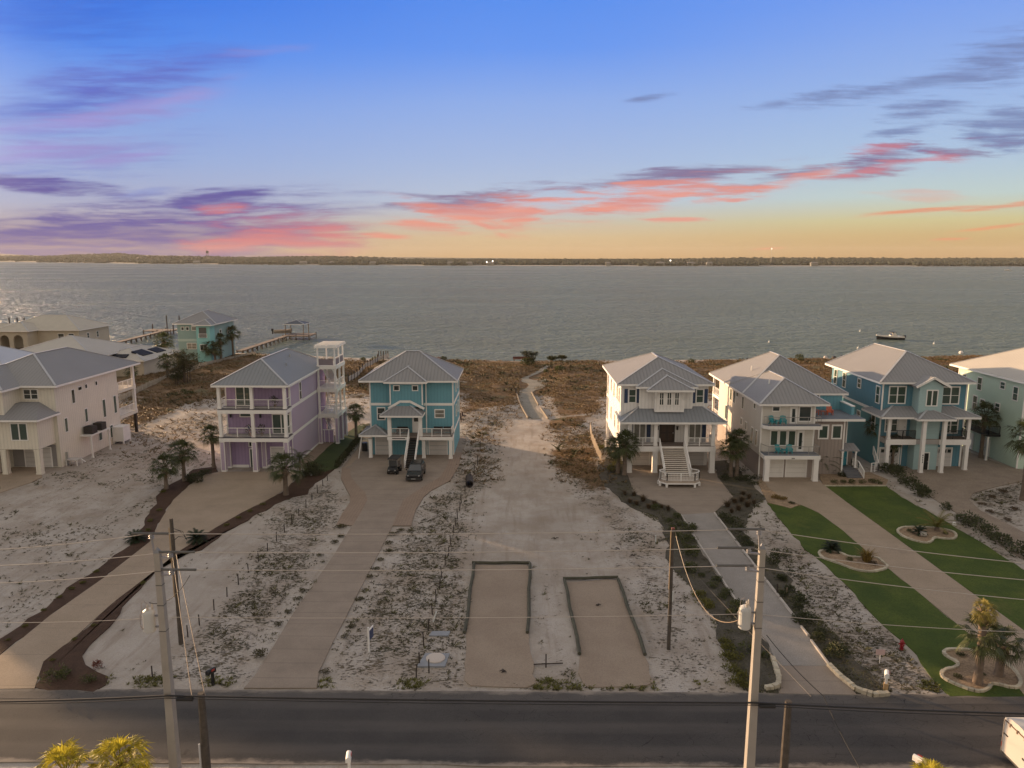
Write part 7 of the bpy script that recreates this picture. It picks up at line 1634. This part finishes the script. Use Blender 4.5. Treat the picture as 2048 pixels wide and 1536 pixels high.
def trailer():
    X0 = 25.35; t = thing('cargo_trailer', 'white enclosed cargo trailer parked on the road at the frame edge', 'trailer', (X0, 33.75, 0), 0); L, W = 5.2, 2.25; w_ = M('trailer_white', (.46,.44,.41), .45, .05, .8, dirt=.12)
    pr = [(0,.45),(0,2.15),(.08,2.35),(.45,2.5),(W/2,2.56),(W-.45,2.5),(W-.08,2.35),(W,2.15),(W,.45)]; n = len(pr); b = MB(); b.v = [(0,p[0],p[1]) for p in pr]+[(L,p[0],p[1]) for p in pr]
    for i in range(n): j = (i+1) % n; b.f.append((i, j, n+j, n+i))
    b.f += [tuple(range(n-1,-1,-1)), tuple(range(n, 2*n))]; b.build('body', w_, t)
    MB().box(-.05,-.003,.14,W-.14,.5,2.2).build('ramp_door', M('trailer_door_white', (.42,.40,.37), .45, .04), t)
    tr = M('trailer_trim', (.16,.11,.08), .6); MB().box(-.06,-.002,.1,.139,.5,2.2).box(-.06,-.002,W-.139,W-.1,.5,2.2).box(-.06,-.002,.1,W-.1,2.201,2.24).build('door_seal', tr, t)
    MB().box(-.09,-.051,.2,.55,1.1,1.18).box(-.09,-.051,W-.5,W-.2,1.5,1.56).build('latch', blackm, t); MB().box(-.08,-.045,.5,.58,2.1,2.3).box(-.08,-.045,1.1,1.18,2.1,2.3).box(-.08,-.045,1.65,1.73,2.1,2.3).build('hinge', tr, t)
    MB().box(-.03,.0,.03,.1,.7,.95).build('tail_light', M('red_lens', (.3,.02,.02), .3), t); MB().box(-.03,0,W-.1,W-.03,.7,.95).build('tail_light', MATS['red_lens'], t); MB().box(-.02,L,-.02,W+.02,.36,.449).build('frame', M('trailer_frame', (.05,.05,.05), .6), t)
    for y in (-.12, W+.12):
        for xx in (2.2, 3.1): MB().tube([(xx,y-.1,.34),(xx,y+.1,.34)], .34, 16).build('wheel', MATS['tyre_black'], t)
    MB().bar((L,W/2,.45),(L+1.3,W/2,.45),.12).build('tongue', MATS['trailer_frame'], t)
trailer()
# ================================================================= things on the houses
adir = M('turquoise_plastic', (.025,.27,.30), .5, .05); orng = M('orange_plastic', (.50,.085,.02), .5, .05)
def adirondack(label, x, y, z, rz, mat=adir):
    t = thing('adirondack_chair', label, 'chair', (x, y, z), rz, 'deck chairs'); s = MB()
    for k in range(4): s.bar((-.27,-.3+k*.17,.36-.04*k),(.27,-.3+k*.17,.36-.04*k),.14,.03)
    s.build('seat', mat, t); b = MB()
    for k in range(5): b.bar((-.24+k*.12,.2,.22),(-.26+k*.13,.52,1.02-.03*abs(k-2)),.10,.025)
    b.build('backrest', mat, t)
    for sg in (-1, 1):
        MB().bar((sg*.33,-.38,.58),(sg*.33,.35,.58),.13,.03).build('armrest', mat, t); MB().bar((sg*.31,-.32,0),(sg*.31,-.32,.57),.07).build('leg', mat, t); MB().bar((sg*.31,.4,0),(sg*.31,.05,.45),.07).build('leg', mat, t)
def side_table(label, x, y, z, mat=adir):
    t = thing('side_table', label, 'table', (x, y, z), 0, 'deck tables'); MB().box(-.3,.3,-.25,.25,.45,.49).build('tabletop', mat, t)
    for a in (-.25,.25):
        for b in (-.2,.2): MB().box(a-.03,a+.03,b-.03,b+.03,0,.45).build('leg', mat, t)
zu, zl = 6.59, 3.19
adirondack('turquoise chair on the upper deck of the cream house, by the corner', BX+1.2, BY-.55, zu, R(12)); side_table('turquoise table between the two upper deck chairs', BX+1.8, BY-.6, zu); adirondack('turquoise chair on the upper deck, next to the deck door', BX+2.4, BY-.55, zu, R(-12))
adirondack('turquoise chair on the lower deck of the cream house, by the corner', BX+2.0, BY-.9, zl, R(14)); side_table('turquoise table between the two lower deck chairs', BX+2.6, BY-1.0, zl); adirondack('turquoise chair on the lower deck, toward the deck door', BX+3.2, BY-.9, zl, R(-14))
adirondack('orange chair on the roof deck, beside the cream roof edge', BX+7.6, BY+3.4, 6.98, R(8), orng); adirondack('orange chair on the roof deck, nearer the turquoise parapet', BX+9.4, BY+3.4, 6.98, R(-8), orng); side_table('orange low table between the orange chairs', BX+8.5, BY+3.2, 6.98, M('orange_brown', (.30,.07,.025), .6))
def bench(label, x, y, z, rz, w=1.4):
    t = thing('porch_bench', label, 'bench', (x, y, z), rz, 'dark porch seats'); m = M('dark_wicker', (.022,.017,.015), .8, .2, 5); MB().box(-w/2,w/2,-.3,.3,.32,.45).build('seat', m, t); MB().box(-w/2,w/2,.25,.34,.45,.9).build('backrest', m, t)
    for sg in (-1, 1): MB().box(sg*w/2-.05,sg*w/2+.05,-.3,.3,0,.62).build('armrest', m, t)
bench('dark seat under the porch roof of the turquoise house', CX+4.3, CY-.7, 3.05, 0); bench('dark seat below the wide window of the turquoise house', CX+9.0, CY-.6, 3.05, 0, 1.2); bench('dark seat at the outer rail of the turquoise house deck', CX+10.2, CY-.6, 3.05, 0, 1.0)
# fire pit seats on the patio
for i, (px, py) in enumerate(((918,838),(928,836),(922,843))): x, y = G(px, py); t = thing('patio_chair', ('dark patio chair by the back corner of the turquoise house','second dark patio chair behind the turquoise house','low dark patio chair nearest the turquoise house wall')[i], 'chair', (x, y, 0), i*1.3, 'patio chairs'); m = M('rust_metal', (.06,.035,.025), .8); MB().box(-.3,.3,-.3,.3,.38,.46).build('seat', m, t); MB().box(-.3,.3,.26,.32,.46,.95).build('backrest', m, t); [MB().box(a-.03,a+.03,b-.03,b+.03,0,.38).build('leg', m, t) for a in (-.26,.26) for b in (-.26,.26)]
# flag on the lilac house column
t = thing('flag', 'stars and stripes flag hanging limp from the lilac house centre column', 'flag', (PX+4.13, PY-.0, 5.0)); MB().bar((0,0,0),(-.1,-1.0,1.1),.035).build('staff', trimw, t)
fl = MB(); red = M('flag_red_cloth', (.42,.05,.06), .8); n = 7
for k in range(n):
    a, b = k/n, (k+1)/n; fl.q((-.09+.09*a+.05*math.sin(a*9),-.95+.15*a,1.05-1.25*a),(-.09+.09*b+.05*math.sin(b*9),-.95+.15*b,1.05-1.25*b),(-.35+.62*b+.1*math.sin(b*7),-.8+.12*b,.85-1.3*b+.0),(-.35+.62*a+.1*math.sin(a*7),-.8+.12*a,.85-1.3*a))
def flagmat():
    m, t_, b = newmat('striped_flag_cloth'); g = t_.n('TexCoord').outputs['Object']; s = t_.n('SeparateXYZ', {0: g}); st = t_.math('GREATER_THAN', t_.math('FRACT', t_.math('MULTIPLY', t_.math('ADD', s.outputs[0], t_.math('MULTIPLY', s.outputs[2], .35)), 9.0)), .5)
    c = t_.mix(st, (.60,.55,.52), (.42,.04,.06)); c = t_.mix(t_.math('GREATER_THAN', s.outputs[2], .55), c, (.03,.04,.12)); t_.set(b.inputs['Base Color'], c); b.inputs['Roughness'].default_value = .8; return m
fl.build('cloth', flagmat(), t)
def pot(label, x, y, z, s_):
    t = thing('potted_plant', label, 'potted plant', (x, y, z), 0, 'balcony plants'); MB().lathe((0,0,0), [(.14,0),(.2,.3),(.22,.35),(.18,.36)], 10).build('pot', M('clay_pot', (.12,.07,.05), .8), t); o = bush_mb(int(x*10) % 50, .35*s_, .45*s_, 160, .09).build('leaves', bushd, t); o.location.z = .35
pot('leafy plant on the lilac house upper balcony', PX+6.6, PY+1.2, 7.9, 1.5); pot('leafy plant on the lilac house lower balcony, beside the flag', PX+3.4, PY+.9, 4.4, 1.5); pot('leafy plant on the lilac house lower balcony, beside the sliding door', PX+4.9, PY+.9, 4.4, 1.4)
def ac(label, x, y, z, s_=1.0, rz=0):
    t = thing('air_conditioner', label, 'air conditioner', (x, y, z), rz, 'air conditioners'); m = M('ac_dark', (.035,.03,.027), .7, .1, 3); b = MB().box(-.5*s_,.5*s_,-.5*s_,.5*s_,.05,1.0)
    b.build('cabinet', m, t); f = MB()
    for k in range(8):
        z_ = .15+k*.1; f.box(-.52*s_,.52*s_,-.52*s_,-.501*s_,z_,z_+.03).box(.501*s_,.52*s_,-.5*s_,.5*s_,z_,z_+.03)
    f.build('louvres', M('ac_louvre', (.06,.05,.045), .7), t); MB().lathe((0,0,1.0), [(.38*s_,0),(.38*s_,.06),(.1,.08)], 14).build('fan_guard', blackm, t)
ac('dark air conditioner on the raised platform, end toward the road', HX+.8, HY_+5.5, 3.05, 1.15); ac('dark air conditioner on the raised platform, end toward the water', HX+.8, HY_+7.7, 3.05, 1.15)
t = thing('outdoor_shower', 'white outdoor shower enclosure at the cream house back corner', 'shower', (HX+.1, HY_+11.9, 0)); MB().box(0,1.5,0,.06,.35,2.35).box(1.44,1.5,.061,1.9,.35,2.35).box(0,1.439,1.84,1.9,.35,2.35).build('panel', white, t); MB().box(1.35,1.52,-.02,.12,0,2.4).box(1.35,1.52,1.8,1.93,0,2.4).box(-.02,.12,-.02,.12,0,2.4).build('post', white, t); MB().box(-.05,1.55,-.05,1.95,2.36,2.42).build('top', trimw, t)
t = thing('low_table', 'low white table on the sand beside the cream house', 'table', (HX+.85, HY_+1.2, 0)); MB().box(-.75,.75,-.6,.6,.7,.78).build('tabletop', M('grey_white_top', (.45,.42,.39), .8), t)
for a in (-.68,.68):
    for b in (-.52,.52): MB().box(a-.05,a+.05,b-.05,b+.05,0,.7).build('leg', white, t)
MB().bar((.7,.3,.7),(1.3,.3,.3),.12,.05).build('side_ramp', white, t)
# colourful things beside the mint house
cl = [M('bike_blue', (.04,.28,.45), .5), M('kayak_yellow', (.55,.33,.04), .5), M('float_teal', (.05,.40,.38), .5)]
def bike(label, x, y, z, rz, mat):
    t = thing('bicycle', label, 'bicycle', (x, y, z), rz, 'things beside the mint house')
    for yy in (-.52,.52):
        pts = [(0, yy+.33*math.cos(a), .34+.33*math.sin(a)) for a in np.linspace(0, 6.283, 17)]; MB().tube(pts, .03, 5, False).build('wheel', MATS['tyre_black'], t)
    MB().tube([(0,-.52,.34),(0,-.05,.32),(0,.12,.8),(0,-.38,.82),(0,-.05,.32)], .03, 5).tube([(0,.52,.34),(0,-.05,.32)], .025, 5).tube([(0,.52,.34),(0,.12,.8)], .02, 5).tube([(0,-.52,.34),(0,-.38,.95)], .025, 5).build('frame', mat, t); MB().box(-.09,.09,.02,.3,.88,.95).build('saddle', blackm, t); MB().tube([(-.28,-.36,1.0),(.28,-.36,1.0)], .02, 5).build('handlebar', steel, t)
for i, (px, py) in enumerate(((1945,897),(1953,893),(1960,889))): x, y = G(px, py); bike(('blue bicycle leaning near the mint house, toward the teal house','yellow bicycle in the group beside the mint house','teal bicycle in the group, closest to the mint wall')[i], x, y, 0, R(60+25*i), cl[i])
for i, (px, py) in enumerate(((1975,903),(1985,898))): x, y = G(px, py); adirondack(('dark chair on the patio beside the mint house','second dark chair on the patio beside the mint house')[i], x, y, 0, R(40+60*i), M('dark_plastic', (.03,.03,.032), .6))
# items on the far beach
for i, (px, py, c_) in enumerate(((1651,716,(.5,.45,.4)),(1668,716,(.05,.05,.06)),(1684,715,(.04,.04,.05)),(1922,706,(.7,.65,.6)))):
    x, y = G(px, py, -.3); tag(MB().lathe((0,0,0), [(.5,0),(.6,.3),(.4,.7),(.05,.8)], 8).build('beach_gear', M(f'beach_gear_{("pale","dark","navy","white")[i]}', c_, .8), None, (x, y, -.5)), ('pale bundle on the beach behind the cream house roof','dark bundle on the beach between two roofs','second dark bundle close to the teal house roof','white bundle on the beach by the mint house roof')[i], 'beach gear', 'bundles on the beach')
x, y = G(1908, 1052); tag(MB().lathe((0,0,0), [(.16,0),(.2,.2),(.12,.38),(.02,.42)], 10).build('path_light', trimw, None, (x, y, 0)), 'small white globe light at the far lawn edge', 'light')
x, y = G(622, 951); tag(MB().lathe((0,0,0), [(.14,0),(.18,.2),(.1,.34),(.02,.38)], 10).build('path_light', trimw, None, (x, y, 0)), 'small white globe light in the mulch by the lilac house', 'light')
